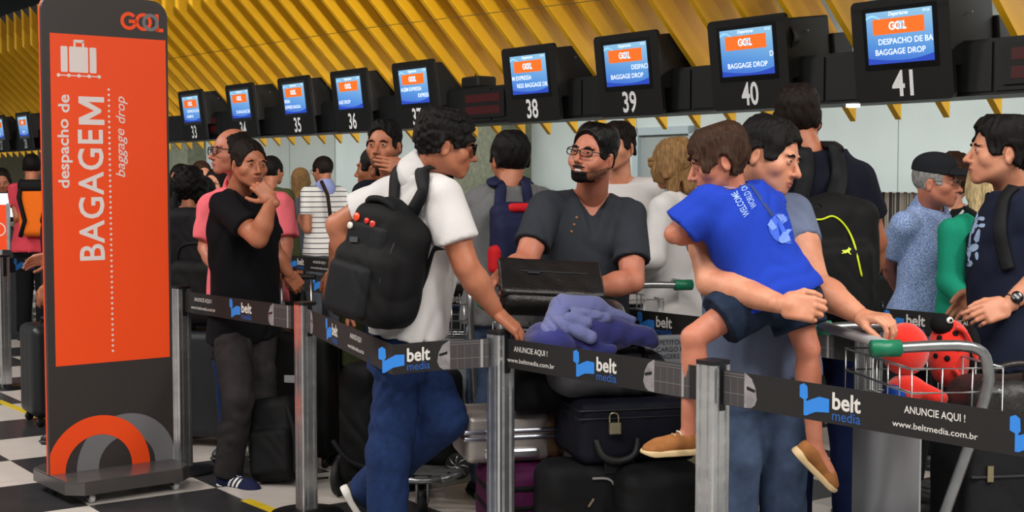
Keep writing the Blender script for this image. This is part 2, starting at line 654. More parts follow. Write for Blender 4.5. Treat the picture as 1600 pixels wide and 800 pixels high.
# ================================================================== COUNTER MONITORS
def screen_mat():
    if 'screen_blue' in MATS:
        return MATS['screen_blue']
    m = mat('screen_blue', (0.02, 0.05, 0.2), rough=0.2)
    nt = m.node_tree
    b = nt.nodes['Principled BSDF']
    tc = nt.nodes.new('ShaderNodeTexCoord')
    sp = nt.nodes.new('ShaderNodeSeparateXYZ')
    nt.links.new(tc.outputs['Generated'], sp.inputs[0])
    rp = nt.nodes.new('ShaderNodeValToRGB')
    e = rp.color_ramp.elements
    e[0].position, e[0].color = 0.0, srgb(62, 104, 212) + (1,)
    e[1].position, e[1].color = 1.0, srgb(160, 214, 238) + (1,)
    mid = rp.color_ramp.elements.new(0.35)
    mid.color = srgb(92, 156, 226) + (1,)
    # sweep: mix x and z for a diagonal glow (printed picture of the screen)
    ma = nt.nodes.new('ShaderNodeMath')
    ma.operation = 'MULTIPLY_ADD'
    nt.links.new(sp.outputs['Y'], ma.inputs[0])
    ma.inputs[1].default_value = 0.85
    mb_ = nt.nodes.new('ShaderNodeMath')
    mb_.operation = 'MULTIPLY'
    nt.links.new(sp.outputs['X'], mb_.inputs[0])
    mb_.inputs[1].default_value = 0.18
    nt.links.new(mb_.outputs[0], ma.inputs[2])
    nt.links.new(ma.outputs[0], rp.inputs['Fac'])
    nt.links.new(rp.outputs['Color'], b.inputs['Emission Color'])
    b.inputs['Emission Strength'].default_value = 0.85
    return m


m_scr = screen_mat()
m_scr_or = mat('screen_orange', srgb(200, 80, 20), emit=srgb(240, 112, 34), estr=0.85)
m_scr_wh = mat('screen_white', srgb(200, 210, 220), emit=srgb(232, 240, 250), estr=0.95)
m_scr_nav = mat('screen_wave', srgb(30, 60, 160), emit=srgb(34, 66, 176), estr=0.85)
m_scr_lt = mat('screen_wave_light', srgb(120, 190, 230), emit=srgb(150, 205, 240), estr=0.85)
m_num = mat('number_white', srgb(238, 238, 238), rough=0.6, emit=(1, 1, 1), estr=0.10)
m_bez = mat('bezel_black', srgb(6, 6, 8), rough=0.2)
m_grey = mat('logo_grey', srgb(128, 128, 130), rough=0.5)


def gol_logo(mb, M, h, t, mb2=None, M2=None):
    """airline word mark: G, two linked rings, L ; returns nothing"""
    r = h / 2
    w = h * 0.2
    mb.ring(r, r, r - w, r, 40, 335, M, t)
    mb.rect(r, r - w * .55, 2 * r, r + w * .45, M, t)
    mb.ring(r * 2.72, r, r - w, r, 0, 360, M, t)
    (mb2 or mb).ring(r * 3.55, r, r - w, r, 0, 360, M, t + (0.0004 if mb2 else 0))
    mb.rect(r * 4.15, 0, r * 4.15 + w, 2 * r, M, t)
    mb.rect(r * 4.15, 0, r * 5.1, w, M, t)


NUMW = {41: 'forty-one', 40: 'forty', 39: 'thirty-nine', 38: 'thirty-eight', 37: 'thirty-seven', 36: 'thirty-six', 35: 'thirty-five', 34: 'thirty-four', 33: 'thirty-three', 28: 'twenty-eight', 27: 'twenty-seven'}
PW, PH = 0.69, 0.59
TILT = math.radians(7)


def counter_monitor(num, px, lines):
    t, q = row_t(px, 180, -0.10)
    root = empty('counter_monitor', row(t, -0.10, 2.005))
    # facing the hall: local x = to the right seen from the hall = -R ; normal = -N tilted down
    nrm = -N3 * math.cos(TILT) - Z3 * math.sin(TILT)
    C = row(t, -0.10 - 0.03, 2.005 + PH / 2)
    M = frame(C, -R3, nrm)

    mb = MB()
    # face board with rounded corners, 3 cm thick
    mb.rect(-PW / 2, -PH / 2, PW / 2, PH / 2, M @ Matrix.Translation((0, 0, -0.03)), 0.03, r=0.035)
    face = mb.build('face_board', m_blk, root)
    MB().box((-0.21, -0.12, -0.42), (0.33, 0.26, -0.035), M, 0.01).build('housing', m_blk2, root)
    MB().box((0.10, -0.15, -0.60), (0.36, 0.14, -0.42), M, 0.01).build('cable_box', m_blk2, root)
    MB().lathe([(0.008, 0), (0.008, 0.004)], 10, M @ Matrix.Translation((0.345, 0.17, -0.2)) @ Matrix.Rotation(math.pi / 2, 4, 'Y')).build('screw', m_steel, root)
    SW, SH = 0.464, 0.30
    sy = 0.075
    MB().rect(-SW / 2 - .03, sy - SH / 2 - .035, SW / 2 + .03, sy + SH / 2 + .025, M, 0.002, r=.008).build('bezel', m_bez, root)
    # screen as its own matrix so the printed picture runs in screen coordinates
    MS = M @ Matrix.Translation((0, sy, 0.004))
    me = MB().rect(-SW / 2, -SH / 2, SW / 2, SH / 2, Matrix()).mesh('screen')
    sc = mesh_obj('screen', me, m_scr, root, MS)
    d = 0.0012
    MB().rect(-SW * .40, SH * .06, SW * .38, SH * .36, MS, d).build('banner', m_scr_or, sc)
    mb = MB()
    mbr = MB()
    gol_logo(mb, MS @ Matrix.Translation((-SW * .15, SH * .135, 0)), SH * .16, d * 2, mbr)
    mb.build('screen_logo', m_scr_wh, sc)
    mbr.build('screen_logo_ring', m_scr_lt, sc)
    def line(nm, tx, x, y, **k):
        mb = MB()
        mb.text(tx, MS @ Matrix.Translation((x, y, 0)), **k)
        mb.build(nm, m_scr_wh, sc)
    line('heading', 'Departures', 0, SH * .41, size=.03, align='CENTER', t=d, bold=.02, shear=.2)
    line('clock', '09:26', SW * .47, SH * .42, size=.022, align='RIGHT', t=d)
    for k, (tx, xo, al) in enumerate(lines):
        if tx:
            line('text_line', tx, xo * SW, -SH * .13 - k * SH * .20, size=.047, align=al, t=d, bold=.012)
    A = [(-SW / 2 + SW * i / 24, -SH / 2) for i in range(25)]
    B = [(x, -SH / 2 + SH * (.05 + .30 * ((i / 24 - .55) ** 2) * 1.6 * (1 if i > 12 else .5))) for i, (x, y) in enumerate(A)]
    MB().strip(A, B, MS, d * .6).build('screen_wave', m_scr_nav, sc)
    A = [(-SW / 2 + SW * .5 * i / 16, SH * (.36 + .05 * math.sin(i * .5))) for i in range(17)]
    B = [(x, y + SH * .05 * (1 - i / 16)) for i, (x, y) in enumerate(A)]
    MB().strip(A, B, MS, d * .6).build('screen_wave', m_scr_lt, sc)
    nb = MB()
    nb.text(str(num), M @ Matrix.Translation((0, -PH * .445, 0)), size=0.205, width=0.15, align='CENTER', t=0.0025, bold=.02)
    nb.build('number', m_num, root)
    # hanger to the beam
    tag(root, 'black counter monitor board with blue screen, numbered %s' % NUMW[num], 'monitor', 'check-in counter monitors')
    return root


MON = [
    (41, 1411, (('DESPACHO DE BA', .5, 'RIGHT'), ('BAGGAGE DROP', 0, 'CENTER'))),
    (40, 1173, (('D', .5, 'RIGHT'), ('BAGGAGE DROP', 0, 'CENTER'))),
    (39, 985, (('DESPACI', .5, 'RIGHT'), ('BAGGAGE DROP', 0, 'CENTER'))),
    (38, 833, (('M EXPRESSA', -.48, 'LEFT'), ('RESS BAGGAGE DR', .5, 'RIGHT'))),
    (37, 653, (('AGEM EXPRESSA', -.48, 'LEFT'), ('EXPRESS', .5, 'RIGHT'))),
    (36, 552, (('', 0, 'LEFT'), ('AGE DROP', -.48, 'LEFT'))),
    (35, 466, (('RESSA', -.48, 'LEFT'), ('EXPRESS BAGGA', -.48, 'LEFT'))),
    (34, 381, (('', 0, 'LEFT'), ('SS BAGGAGE DR', .5, 'RIGHT'))),
    (33, 304, (('DESPACHO DE B', .5, 'RIGHT'), ('AGEM EX', -.1, 'CENTER'))),
    (28, 40, (('', 0, 'LEFT'), ('DROP', 0, 'CENTER'))),
    (27, 2, (('', 0, 'LEFT'), ('DROP', 0, 'CENTER'))),
]
for a in MON:
    counter_monitor(*a)
# loudspeaker horn on the beam
tsp, _ = row_t(1262, 75, 0.1)
sp = empty('loudspeaker', row(tsp, 0.05, 2.33))
MB().lathe([(.02, -.05), (.03, -.04), (.04, 0), (.075, .07), (.08, .08), (.065, .08), (.02, .02)], 20, frame(row(tsp, -0.02, 2.44), R3, -N3)).build('horn', m_blk2, sp)
rbox(MB(), tsp - .02, tsp + .02, 0.0, 0.06, 2.33, 2.42).build('bracket', m_blk2, sp)
tag(sp, 'black horn loudspeaker standing on the header beam', 'loudspeaker')
tsp, _ = row_t(745, 132, 0.1)
mb = MB()
rbox(mb, tsp - .13, tsp + .13, 0.02, 0.22, 2.33, 2.43, 0.02)
tag(mb.build('loudspeaker', m_blk2), 'flat black box on the header beam beside monitor 38', 'loudspeaker')
# ================================================================== TOTEM SIGN
m_sgrey = mat('totem_grey', srgb(52, 46, 45), rough=0.45, noise=0.05, nscale=30)
m_sor = mat('totem_orange', srgb(245, 74, 10), rough=0.5, noise=0.03, nscale=200)
m_sor2 = mat('totem_orange_ring', srgb(226, 62, 14), rough=0.5)
m_swh = mat('totem_white', srgb(226, 214, 212), rough=0.55)
m_smg = mat('totem_mid_grey', srgb(112, 110, 114), rough=0.5)
m_base = mat('totem_base', srgb(74, 70, 70), rough=0.22, spec=0.6, noise=0.06, nscale=20)
m_cast = mat('caster_white', srgb(190, 190, 190), rough=0.4)
BZ = 0.115
fl, fr = G(110, 757, BZ), G(306, 729, BZ)
sx = (fr - fl) / np.linalg.norm(fr - fl)
sy_ = np.array([-sx[1], sx[0], 0])
SWD = float(np.linalg.norm(fr - fl))
SDP = 0.56
sc0 = (fl + fr) / 2 + sy_ * SDP / 2
sc0[2] = 0
sign = empty('totem_sign', sc0)
SM = Matrix(((sx[0], sy_[0], 0, sc0[0]), (sx[1], sy_[1], 0, sc0[1]), (0, 0, 1, 0), (0, 0, 0, 1)))
mb = MB()
ch = 0.07
o8 = [(-SWD / 2 + ch, -SDP / 2), (SWD / 2 - ch, -SDP / 2), (SWD / 2, -SDP / 2 + ch), (SWD / 2, SDP / 2 - ch), (SWD / 2 - ch, SDP / 2), (-SWD / 2 + ch, SDP / 2), (-SWD / 2, SDP / 2 - ch), (-SWD / 2, -SDP / 2 + ch)]
mb.poly(o8, SM @ Matrix.Translation((0, 0, 0.05)), BZ - 0.05 - 0.008)
mb.poly([(x * .985, y * .985) for x, y in o8], SM @ Matrix.Translation((0, 0, BZ - 0.008)), 0.008)
mb.poly([(x * .95, y * .95) for x, y in reversed(o8)], SM @ Matrix.Translation((0, 0, 0.05)))
mb.build('base', m_base, sign)
for (cx, cy) in ((-SWD / 2 + .12, -SDP / 2 + .05), (SWD / 2 - .09, -SDP / 2 + .05), (-SWD / 2 + .1, SDP / 2 - .06), (SWD / 2 - .1, SDP / 2 - .06)):
    CM = SM @ Matrix.Translation((cx, cy, 0.026))
    c = MB().lathe([(.006, -.013), (.024, -.012), (.026, -.006), (.026, .006), (.024, .012), (.006, .013)], 18, CM, 'x').build('caster_wheel', m_cast, sign)
    MB().box((-.018, -.012, .0), (-.0145, .02, .034), CM).box((.0145, -.012, .0), (.018, .02, .034), CM).box((-.018, -.012, .029), (.018, .02, .034), CM).build('caster_fork', m_blk2, c)
# panel
PWI = 0.645
PB, PT = BZ, 2.455
PHI = PT - PB
face_y = -0.022
FM = frame(np.array(SM @ Vector((0, face_y, PB))), sx, -sy_)   # x right, y up, z toward the camera side


def rrect_pts(x0, y0, x1, y1, r, n=8, corners=(1, 1, 1, 1)):
    pts = []
    for k, (cx, cy, a) in enumerate(((x1 - r, y0 + r, -90), (x1 - r, y1 - r, 0), (x0 + r, y1 - r, 90), (x0 + r, y0 + r, 180))):
        if not corners[k]:
            pts.append(((x1, y0), (x1, y1), (x0, y1), (x0, y0))[k])
            continue
        for i in range(n + 1):
            b = math.radians(a + 90 * i / n)
            pts.append((cx + r * math.cos(b), cy + r * math.sin(b)))
    return pts


MB().poly(rrect_pts(-PWI / 2, 0, PWI / 2, PHI, .085, corners=(0, 1, 1, 0)), FM @ Matrix.Translation((0, 0, -.044)), 0.018).build('back_panel', m_sor2, sign)
pan = MB().poly(rrect_pts(-PWI / 2, 0, PWI / 2, PHI, .085, corners=(0, 1, 1, 0)), FM @ Matrix.Translation((0, 0, -.024)), 0.024).build('front_panel', m_sgrey, sign)
# printed face (sheet a hair proud of the panel)
ox0, ox1, oy0, oy1 = -PWI / 2 + .038, PWI / 2 - .012, .530, PHI - .195
MB().rect(ox0, oy0, ox1, oy1, FM, 0.0012).build('orange_field', m_sor, pan)
def at(px, py):
    """pixel on the face -> local x,y"""
    q = vplane(px, py, FM.translation, np.array(FM.col[2][:3]))
    l = FM.inverted() @ Vector(q)
    return l.x, l.y
TF = 0.0022
mb, mb2 = MB(), MB()
x, y = at(188, 46)
x2, y2 = at(255, 52)
hh = abs(at(215, 20)[1] - at(215, 48)[1])
gol_logo(mb, FM @ Matrix.Translation((x, y, 0)) @ Matrix.Diagonal(((x2 - x) / (hh * 2.55), 1, 1, 1)), hh, TF, mb2)
mb.build('logo_letters', m_sor, pan)
mb2.build('logo_ring', m_smg, pan)
# suitcase pictogram
x0, y0 = at(95, 112)
x1, y1 = at(150, 75)
w = x1 - x0
h = y1 - y0
IM = FM @ Matrix.Translation((x0, y0, 0))
for (a, b) in ((0, .19), (.235, .765), (.81, 1.0)):
    MB().rect(a * w, 0, b * w, h, IM, TF, r=.006).build('pictogram_case', m_swh, pan)
mb = MB()
mb.rect(.36 * w, h, .42 * w, h * 1.22, IM, TF)
mb.rect(.60 * w, h, .66 * w, h * 1.22, IM, TF)
mb.rect(.36 * w, h * 1.16, .66 * w, h * 1.27, IM, TF, r=.006)
mb.build('pictogram_handle', m_swh, pan)
mb = MB()
for k in range(5):
    mb.ring(-.07 * w + k * .285 * w, -h * .13, 0.0, .05 * w, 0, 360, IM, TF, n=14)
mb.rect(-.05 * w, -h * .15, 1.05 * w, -h * .11, IM, TF * .9)
mb.build('pictogram_rollers', m_swh, pan)
# lettering turned to read upwards
def upword(txt, px, py0, py1, bold, shear=0.0, name='lettering', size_px=None, mat_=None, sp=1.0):
    xa, ya = at(px, py0)
    xb, yb = at(px, py1)
    M = FM @ Matrix.Translation((xa, ya, 0)) @ Matrix.Rotation(math.pi / 2, 4, 'Z')
    xl = at(px - size_px, (py0 + py1) / 2)[0]
    size = abs(xa - xl)
    m_ = MB()
    m_.text(txt, M, size=size, width=yb - ya, bold=bold, shear=shear, t=TF, spacing=sp)
    m_.build(name, mat_ or m_swh, pan)
upword('BAGAGE', 163, 406, 203, .014, size_px=57, name='letters_bagage', sp=1.06)
xa, ya = at(163, 195.5)
xb, yb = at(163, 152)
Mm = FM @ Matrix.Translation((xa, ya, 0)) @ Matrix.Rotation(math.pi / 2, 4, 'Z')
wm, hm = yb - ya, abs(xa - at(163 - 38.5, 280)[0])
sw_ = wm * .19
mb = MB()
mb.poly([(0, 0), (sw_, 0), (sw_, hm * .62), (wm * .5 - sw_ * .28, hm * .12), (wm * .5 + sw_ * .28, hm * .12), (wm - sw_, hm * .62), (wm - sw_, 0), (wm, 0), (wm, hm), (wm - sw_ * 1.25, hm), (wm * .5, hm * .40), (sw_ * 1.25, hm), (0, hm)], Mm, TF)
mb.build('letter_m', m_swh, pan)
upword('despacho', 108, 294, 186, .02, size_px=25, name='word_despacho')
upword('de', 108, 176, 148, .02, size_px=25, name='word_de')
upword('baggage', 195, 277, 201, .004, shear=.28, size_px=21, name='word_baggage')
upword('drop', 195, 193, 151, .004, shear=.28, size_px=21, name='word_drop')
mb = MB()
xd0, yd0 = at(169.5, 140)
xd1, yd1 = at(177, 548)
nd = 50
for k in range(nd):
    f = k / (nd - 1)
    mb.ring(xd0, yd0 + (yd1 - yd0) * f, 0.0, .0062, 0, 360, FM, TF, n=12)
dots = mb.build('dotted_line', m_swh, pan)
dots['kind'] = 'stuff'
# rings at the foot
def arc_up(mb, cx, r0, r1, M, t, lo, hi):
    n = 60
    A, B = [], []
    for i in range(n + 1):
        a = math.pi * i / n
        A.append((min(max(cx + r1 * math.cos(a), lo), hi), r1 * math.sin(a)))
        B.append((min(max(cx + r0 * math.cos(a), lo), hi), r0 * math.sin(a)))
    mb.strip(B, A, M, t)
xa = at(80, 734)[0]
xb = at(232, 716)[0]
r1 = (xb - xa) / 2
cx = (xa + xb) / 2
LO, HI = -PWI / 2, PWI / 2
mb = MB(); arc_up(mb, at(196, 722)[0], at(258, 714)[0] - at(196, 722)[0], at(274, 712)[0] - at(196, 722)[0] , FM, TF * .5, LO, HI)
def ring2(pxl, pxr, pw):
    a, b = at(pxl, 728)[0], at(pxr, 716)[0]
    return (a + b) / 2, (b - a) / 2, pw
# grey ring behind, orange ring in front
mb = MB(); arc_up(mb, at(199, 722)[0], .150, .262, FM, TF * .5, LO, HI); mb.build('grey_ring', m_smg, pan)
mb = MB(); arc_up(mb, at(155, 726)[0], .172, .268, FM, TF, LO, HI); mb.build('orange_ring', m_sor, pan)
mb = MB()
tag(sign, 'tall orange and dark grey totem sign with vertical lettering on a wheeled base', 'sign')

# ================================================================== QUEUE POSTS AND BELTS
m_alu = mat('post_aluminium', srgb(226, 228, 230), rough=0.2, metal=0.92, noise=0.12, nscale=9, stretch=(1, 1, 3.0), bump=0.03, bscale=30)
m_cap = mat('post_cap', srgb(18, 19, 22), rough=0.35)
m_belt = mat('belt_black', srgb(19, 16, 17), rough=0.75, bump=0.06, bscale=300)
m_bw = mat('belt_print_white', srgb(214, 210, 206), rough=0.7)
m_bg = mat('belt_print_grey', srgb(150, 146, 146), rough=0.7)
m_bb = mat('belt_print_blue', srgb(44, 130, 222), rough=0.7)
m_bb2 = mat('belt_print_dark_blue', srgb(28, 84, 160), rough=0.7)
m_bn = mat('belt_print_nose', srgb(140, 134, 138), rough=0.7, noise=0.35, nscale=25)
m_bd = mat('belt_print_dim', srgb(62, 58, 60), rough=0.75)
m_bl = mat('belt_print_line', srgb(104, 100, 102), rough=0.75)
HP = 0.993
TZ0, TZ1 = 0.857, 0.966


def post_mesh():
    """aluminium square extrusion with two grooves on each face"""
    a = 0.039
    g = 0.007
    prof = []
    side = [(-a + .006, -a), (-.022, -a), (-.020, -a + g), (-.013, -a + g), (-.011, -a), (.011, -a), (.013, -a + g), (.020, -a + g), (.022, -a), (a - .006, -a), (a - .0018, -a + .0018)]
    for k in range(4):
        c, s = math.cos(k * math.pi / 2), math.sin(k * math.pi / 2)
        prof += [(x * c - y * s, x * s + y * c) for x, y in side]
    n = len(prof)
    zs = [0.018, HP - 0.012]
    v = [(x, y, z) for z in zs for x, y in prof]
    f = [(i, (i + 1) % n, n + (i + 1) % n, n + i) for i in range(n)]
    mb = MB().add(v, f)
    return mb.mesh('post_extrusion')


pm_ = post_mesh(); pm_.materials.append(m_alu)
cm_ = MB().poly(rrect_pts(-.042, -.042, .042, .042, .016), Matrix.Translation((0, 0, HP - .013)), .013).mesh('cap'); cm_.materials.append(m_cap)
bm_ = MB().lathe([(.002, 0), (.17, 0), (.172, .006), (.165, .014), (.06, .022), (.05, .03), (.002, .03)], 32).mesh('foot'); bm_.materials.append(m_cap)
sm_ = MB().box((.039, -.012, TZ0 - .02), (.043, .012, HP - .014)).mesh('belt_slot'); sm_.materials.append(m_cap)


def post(x, y, ang, label):
    r = empty('queue_post', (x, y, 0), ang)
    for nm, me in (('extrusion', pm_), ('cap', cm_), ('foot', bm_), ('belt_slot', sm_)):
        o = bpy.data.objects.new(nm, me)
        COL.objects.link(o)
        o.parent = r
    tag(r, label, 'post', 'aluminium queue posts')
    return r


def tx_(txt, M, nm, m, root, **k):
    mb = MB()
    mb.text(txt, M, **k)
    mb.build(nm, m, root)


def belt(p, q, items, label, root=None, trim=(1, 1)):
    """p,q (x,y) post centres, items: (kind, pixel_x) ; printed on the hall side"""
    p = np.array([p[0], p[1], 0.0])
    q = np.array([q[0], q[1], 0.0])
    d = (q - p) / np.linalg.norm(q - p)
    p = p + d * 0.0445 * trim[0]
    q = q - d * 0.0445 * trim[1]
    L = float(np.linalg.norm(q - p))
    nrm = np.cross(d, Z3)
    if np.dot(nrm, (p + q) / 2) > 0:      # normal must look to the camera side of the line
        nrm = -nrm
    # local x should run left->right seen from the camera side:  x = Z x n
    xax = np.cross(Z3, nrm)
    if np.dot(xax, d) < 0:
        p, q, d = q, p, -d
    new = root is None
    if new:
        root = empty('queue_belt', (p + q) / 2 + Z3 * TZ0)
    M = frame(p + Z3 * TZ0, d, nrm)
    H = TZ1 - TZ0
    MB().box((0, 0, -.002), (L, H, 0.0), M).build('webbing', m_belt, root)
    for k, (kind, px) in enumerate(items):
        py = 520
        u = float(np.dot(vplane(px, py, p, nrm) - p, d))
        if kind == 'belt' and L < .5:
            u = min(max(u, .082), L - .14)
        Mu = M @ Matrix.Translation((u, 0, 0))
        t = .0008
        if kind == 'belt':      # blue flag + word mark
            s = H
            mb = MB()
            mb.poly([(-.76 * s, .58 * s), (-.56 * s, .50 * s), (-.48 * s, .60 * s), (-.50 * s, .88 * s), (-.62 * s, .96 * s), (-.76 * s, .90 * s)], Mu, t)
            A = [(-.62 * s + .86 * s * i / 12, .34 * s + .05 * s * math.sin(i * .5) + .007 * s * i) for i in range(13)]
            B = [(x, y + .32 * s) for x, y in A]
            mb.strip([(-.62 * s, .10 * s), (-.52 * s, .10 * s), (-.40 * s, .16 * s), (-.2 * s, .24 * s), (.24 * s, .28 * s)],
                     [(-.62 * s, .52 * s), (-.50 * s, .50 * s), (-.36 * s, .56 * s), (-.1 * s, .66 * s), (.24 * s, .64 * s)], Mu, t)
            mb.build('flag_mark', m_bb, root)
            tx_('belt', Mu @ Matrix.Translation((.34 * s, .40 * s, 0)), size=.62 * s, width=.92 * s, bold=.025, t=t, nm='word_belt', m=m_bw, root=root)
            tx_('media', Mu @ Matrix.Translation((.34 * s, .10 * s, 0)), size=.38 * s, width=.92 * s, bold=.008, t=t, nm='word_media', m=m_bb2, root=root)
        if kind == 'ad':
            s = H
            tx_('ANUNCIE AQUI !', Mu @ Matrix.Translation((0, .60 * s, 0)), size=.26 * s, width=1.75 * s, bold=.012, align='CENTER', t=t, nm='slogan', m=m_bw, root=root)
            tx_('www.beltmedia.com.br', Mu @ Matrix.Translation((0, .22 * s, 0)), size=.22 * s, width=2.45 * s, bold=.008, align='CENTER', t=t, nm='web_address', m=m_bw, root=root)
        if kind in ('nose', 'eson'):   # printed picture of a vehicle nose and a glazed hall, nose pointing left / right
            sg = 1 if kind == 'nose' else -1
            s = H
            prof = [(-.42, .30), (-.36, .62), (-.22, .86), (0.0, .99), (.05, 1.0), (.05, .02), (-.2, .03), (-.34, .12)]
            pts = [(sg * x * s, y * s) for x, y in prof]
            if sg > 0:
                pts = pts[::-1]
            MB().poly(pts, Mu, t).build('print_nose', m_bn, root)
            w = [(-.36, .56), (-.05, .64), (-.05, .54), (-.34, .48)]
            pts = [(sg * x * s, y * s) for x, y in w]
            MB().poly(pts if sg < 0 else pts[::-1], Mu, t * 1.6).build('print_window', m_cap, root)
            x1 = (L - u - .004) if sg > 0 else -(u - .004)
            x1 = max(min(x1, 1.5 * s), -1.5 * s)
            a, b = sorted((sg * .06 * s, x1))
            if b - a > .01:
                MB().rect(a, .01 * s, b, .99 * s, Mu, t * .5).build('print_hall', m_bd, root)
                mb = MB()
                for yy in (.92, .84, .36):
                    mb.rect(a, yy * s, b, (yy + .022) * s, Mu, t)
                kx = a + .25 * s
                while kx < b - .05 * s:
                    mb.rect(kx, .02 * s, kx + .012 * s, .8 * s, Mu, t)
                    kx += .27 * s
                mb.build('print_lattice', m_bl, root)['kind'] = 'stuff'
                if abs(x1) > .9 * s:
                    c = a + (b - a) * (.78 if sg > 0 else .22)
                    MB().rect(c, .02 * s, c + .1 * s, .98 * s, Mu, t * 1.5).build('print_column', m_bg, root)
    if new:
        tag(root, label, 'belt', 'printed queue belts')
    return root


PA = {}
def X_at_(px, Y):
    return (px - 800) / F_PX * Y
def post_at(key, px, Y, label, ang=None):
    x = (px - 800) / F_PX * Y
    PA[key] = (x, Y)
    return x, Y
post_at(1, 281.5, 7.27, ''); post_at(2, 475.5, 6.32, ''); post_at(3, 782, 5.12, ''); post_at(4, 1116, 4.29, '')
dl = np.array([PA[4][0] - PA[2][0], PA[4][1] - PA[2][1]]); dl /= np.linalg.norm(dl)
PA[0] = (PA[4][0] + dl[0] * 1.45, PA[4][1] + dl[1] * 1.45)
ang1 = math.atan2(dl[1], dl[0])
for k, lb in ((1, 'aluminium queue post beside the orange totem sign'), (2, 'aluminium queue post beside the upright black suitcase'),
              (3, 'aluminium queue post under the hand of the man in white'), (4, 'aluminium queue post in front of the man carrying a boy'),
              (0, 'aluminium queue post ending the belt past the luggage cart')):
    post(PA[k][0], PA[k][1], ang1, lb)
belt(PA[1], PA[2], (('ad', 318), ('belt', 372), ('nose', 427)), 'black printed queue belt across the man in black')
QA, QB = (X_at_(612, 4.90), 4.90), (X_at_(672, 5.0), 5.0)      # the leaning man pushes the belt out here
bq = belt(PA[2], QA, (('eson', 486), ('belt', 516), ('ad', 556)), 'black printed queue belt across the blue jeans of the backpacker', trim=(1, 0))
belt(QA, QB, (('belt', 632),), '', root=bq, trim=(0, 0))
belt(QB, PA[3], (('nose', 701),), '', root=bq, trim=(0, 1))
belt(PA[3], PA[4], (('ad', 829), ('belt', 921), ('nose', 1021)), 'black printed queue belt in front of the heaped luggage cart')
belt(PA[4], PA[0], (('eson', 1166), ('belt', 1286), ('ad', 1462), ('belt', 1628)), 'black printed queue belt in front of the boy and the green-handled cart')
# second line
l2a = np.array([0.498, 6.30]); l2b = np.array([1.225, 5.375])
d2 = (l2b - l2a) / np.linalg.norm(l2b - l2a)
def on2(t): return tuple(l2a + d2 * t)
PB_ = {5: None}
def line_at(px, base, d):
    # point of the line on the sight line px
    k = (px - 800) / F_PX
    t = (k * base[1] - base[0]) / (d[0] - k * d[1])
    return tuple(base + d * t), t
p5, _ = line_at(1360, l2a, d2)
p6, _ = line_at(905, l2a, d2)
p7, _ = line_at(640, l2a, d2)
p8, _ = line_at(428, l2a, d2)
p9, _ = line_at(180, l2a, d2)
p10 = tuple(np.array(p5) + d2 * 1.3)
ang2 = math.atan2(d2[1], d2[0])
for p, lb in ((p5, 'aluminium queue post behind the green cart handle'), (p6, 'aluminium queue post behind the smiling man'),
              (p7, 'aluminium queue post hidden behind the backpacker in white'), (p8, 'aluminium queue post behind the man in black'),
              (p10, 'aluminium queue post beyond the ladybird backpack')):
    post(p[0], p[1], ang2, lb)
belt(p6, p5, (('belt', 1016), ('esos', 0), ('nose', 1252)), 'black printed queue belt behind the boy, joining the cart post')
belt(p7, p6, (('belt', 700),), 'black printed queue belt behind the man in the grey sweater')
belt(p8, p7, (('belt', 500), ('ad', 560)), 'black printed queue belt between the man in pink and the backpacker')
belt(p9, p8, (('belt', 283), ('ad', 350)), 'black printed queue belt behind the orange totem sign')
# third line
l3a = np.array([1.70, 6.30])
q1, _ = line_at(1364, l3a, d2)
q2, _ = line_at(1660, l3a, d2)
q3, _ = line_at(1150, l3a, d2)
q4, _ = line_at(690, l3a, d2)
q5, _ = line_at(433, l3a, d2)
q6, _ = line_at(300, l3a, d2)
for p, lb in ((q1, 'aluminium queue post behind the tall man with the backpack'), (q3, 'aluminium queue post behind the blonde woman in white'),
              (q5, 'far aluminium queue post near the striped shirt man'), (q4, 'far aluminium queue post behind the grey sweater man')):
    post(p[0], p[1], ang2, lb)
belt(q1, q2, (('belt', 1405), ('ad', 1498)), 'black printed queue belt in front of the man in the cap')
belt(q5, q4, (('belt', 462), ('ad', 500)), 'far black printed queue belt below the striped polo shirt')
belt(q6, q5, (('belt', 350),), 'far black printed queue belt behind the curly-haired woman')
# post at the far left
pl = np.array([(3 - 800) / F_PX * 10.2, 10.2])
post(pl[0], pl[1], ang2, 'scuffed aluminium queue post near the pink shirt traveller')
pe = np.array([(150 - 800) / F_PX * 11.2, 11.2])
belt(tuple(pl), tuple(pe), (('belt', 36),), 'short black printed queue belt left of the orange totem')
post(pe[0], pe[1], ang2, 'aluminium queue post hidden behind the orange totem')
# ================================================================== IMPLICIT-SURFACE MODELLING
def smin(a, b, k):
    if k <= 0:
        return np.minimum(a, b)
    h = np.clip(0.5 + 0.5 * (b - a) / k, 0, 1)
    return b + (a - b) * h - k * h * (1 - h)


def smax(a, b, k):
    return -smin(-a, -b, k)


def cone(a, b, ra, rb):
    a = np.asarray(a, float); b = np.asarray(b, float)
    ab = b - a
    L2 = float(ab @ ab) + 1e-12
    def fn(X, Y, Z):
        px, py, pz = X - a[0], Y - a[1], Z - a[2]
        t = np.clip((px * ab[0] + py * ab[1] + pz * ab[2]) / L2, 0, 1)
        d2 = (px - t * ab[0]) ** 2 + (py - t * ab[1]) ** 2 + (pz - t * ab[2]) ** 2
        return np.sqrt(d2) - (ra + (rb - ra) * t)
    R = max(ra, rb)
    return fn, np.minimum(a, b) - R, np.maximum(a, b) + R


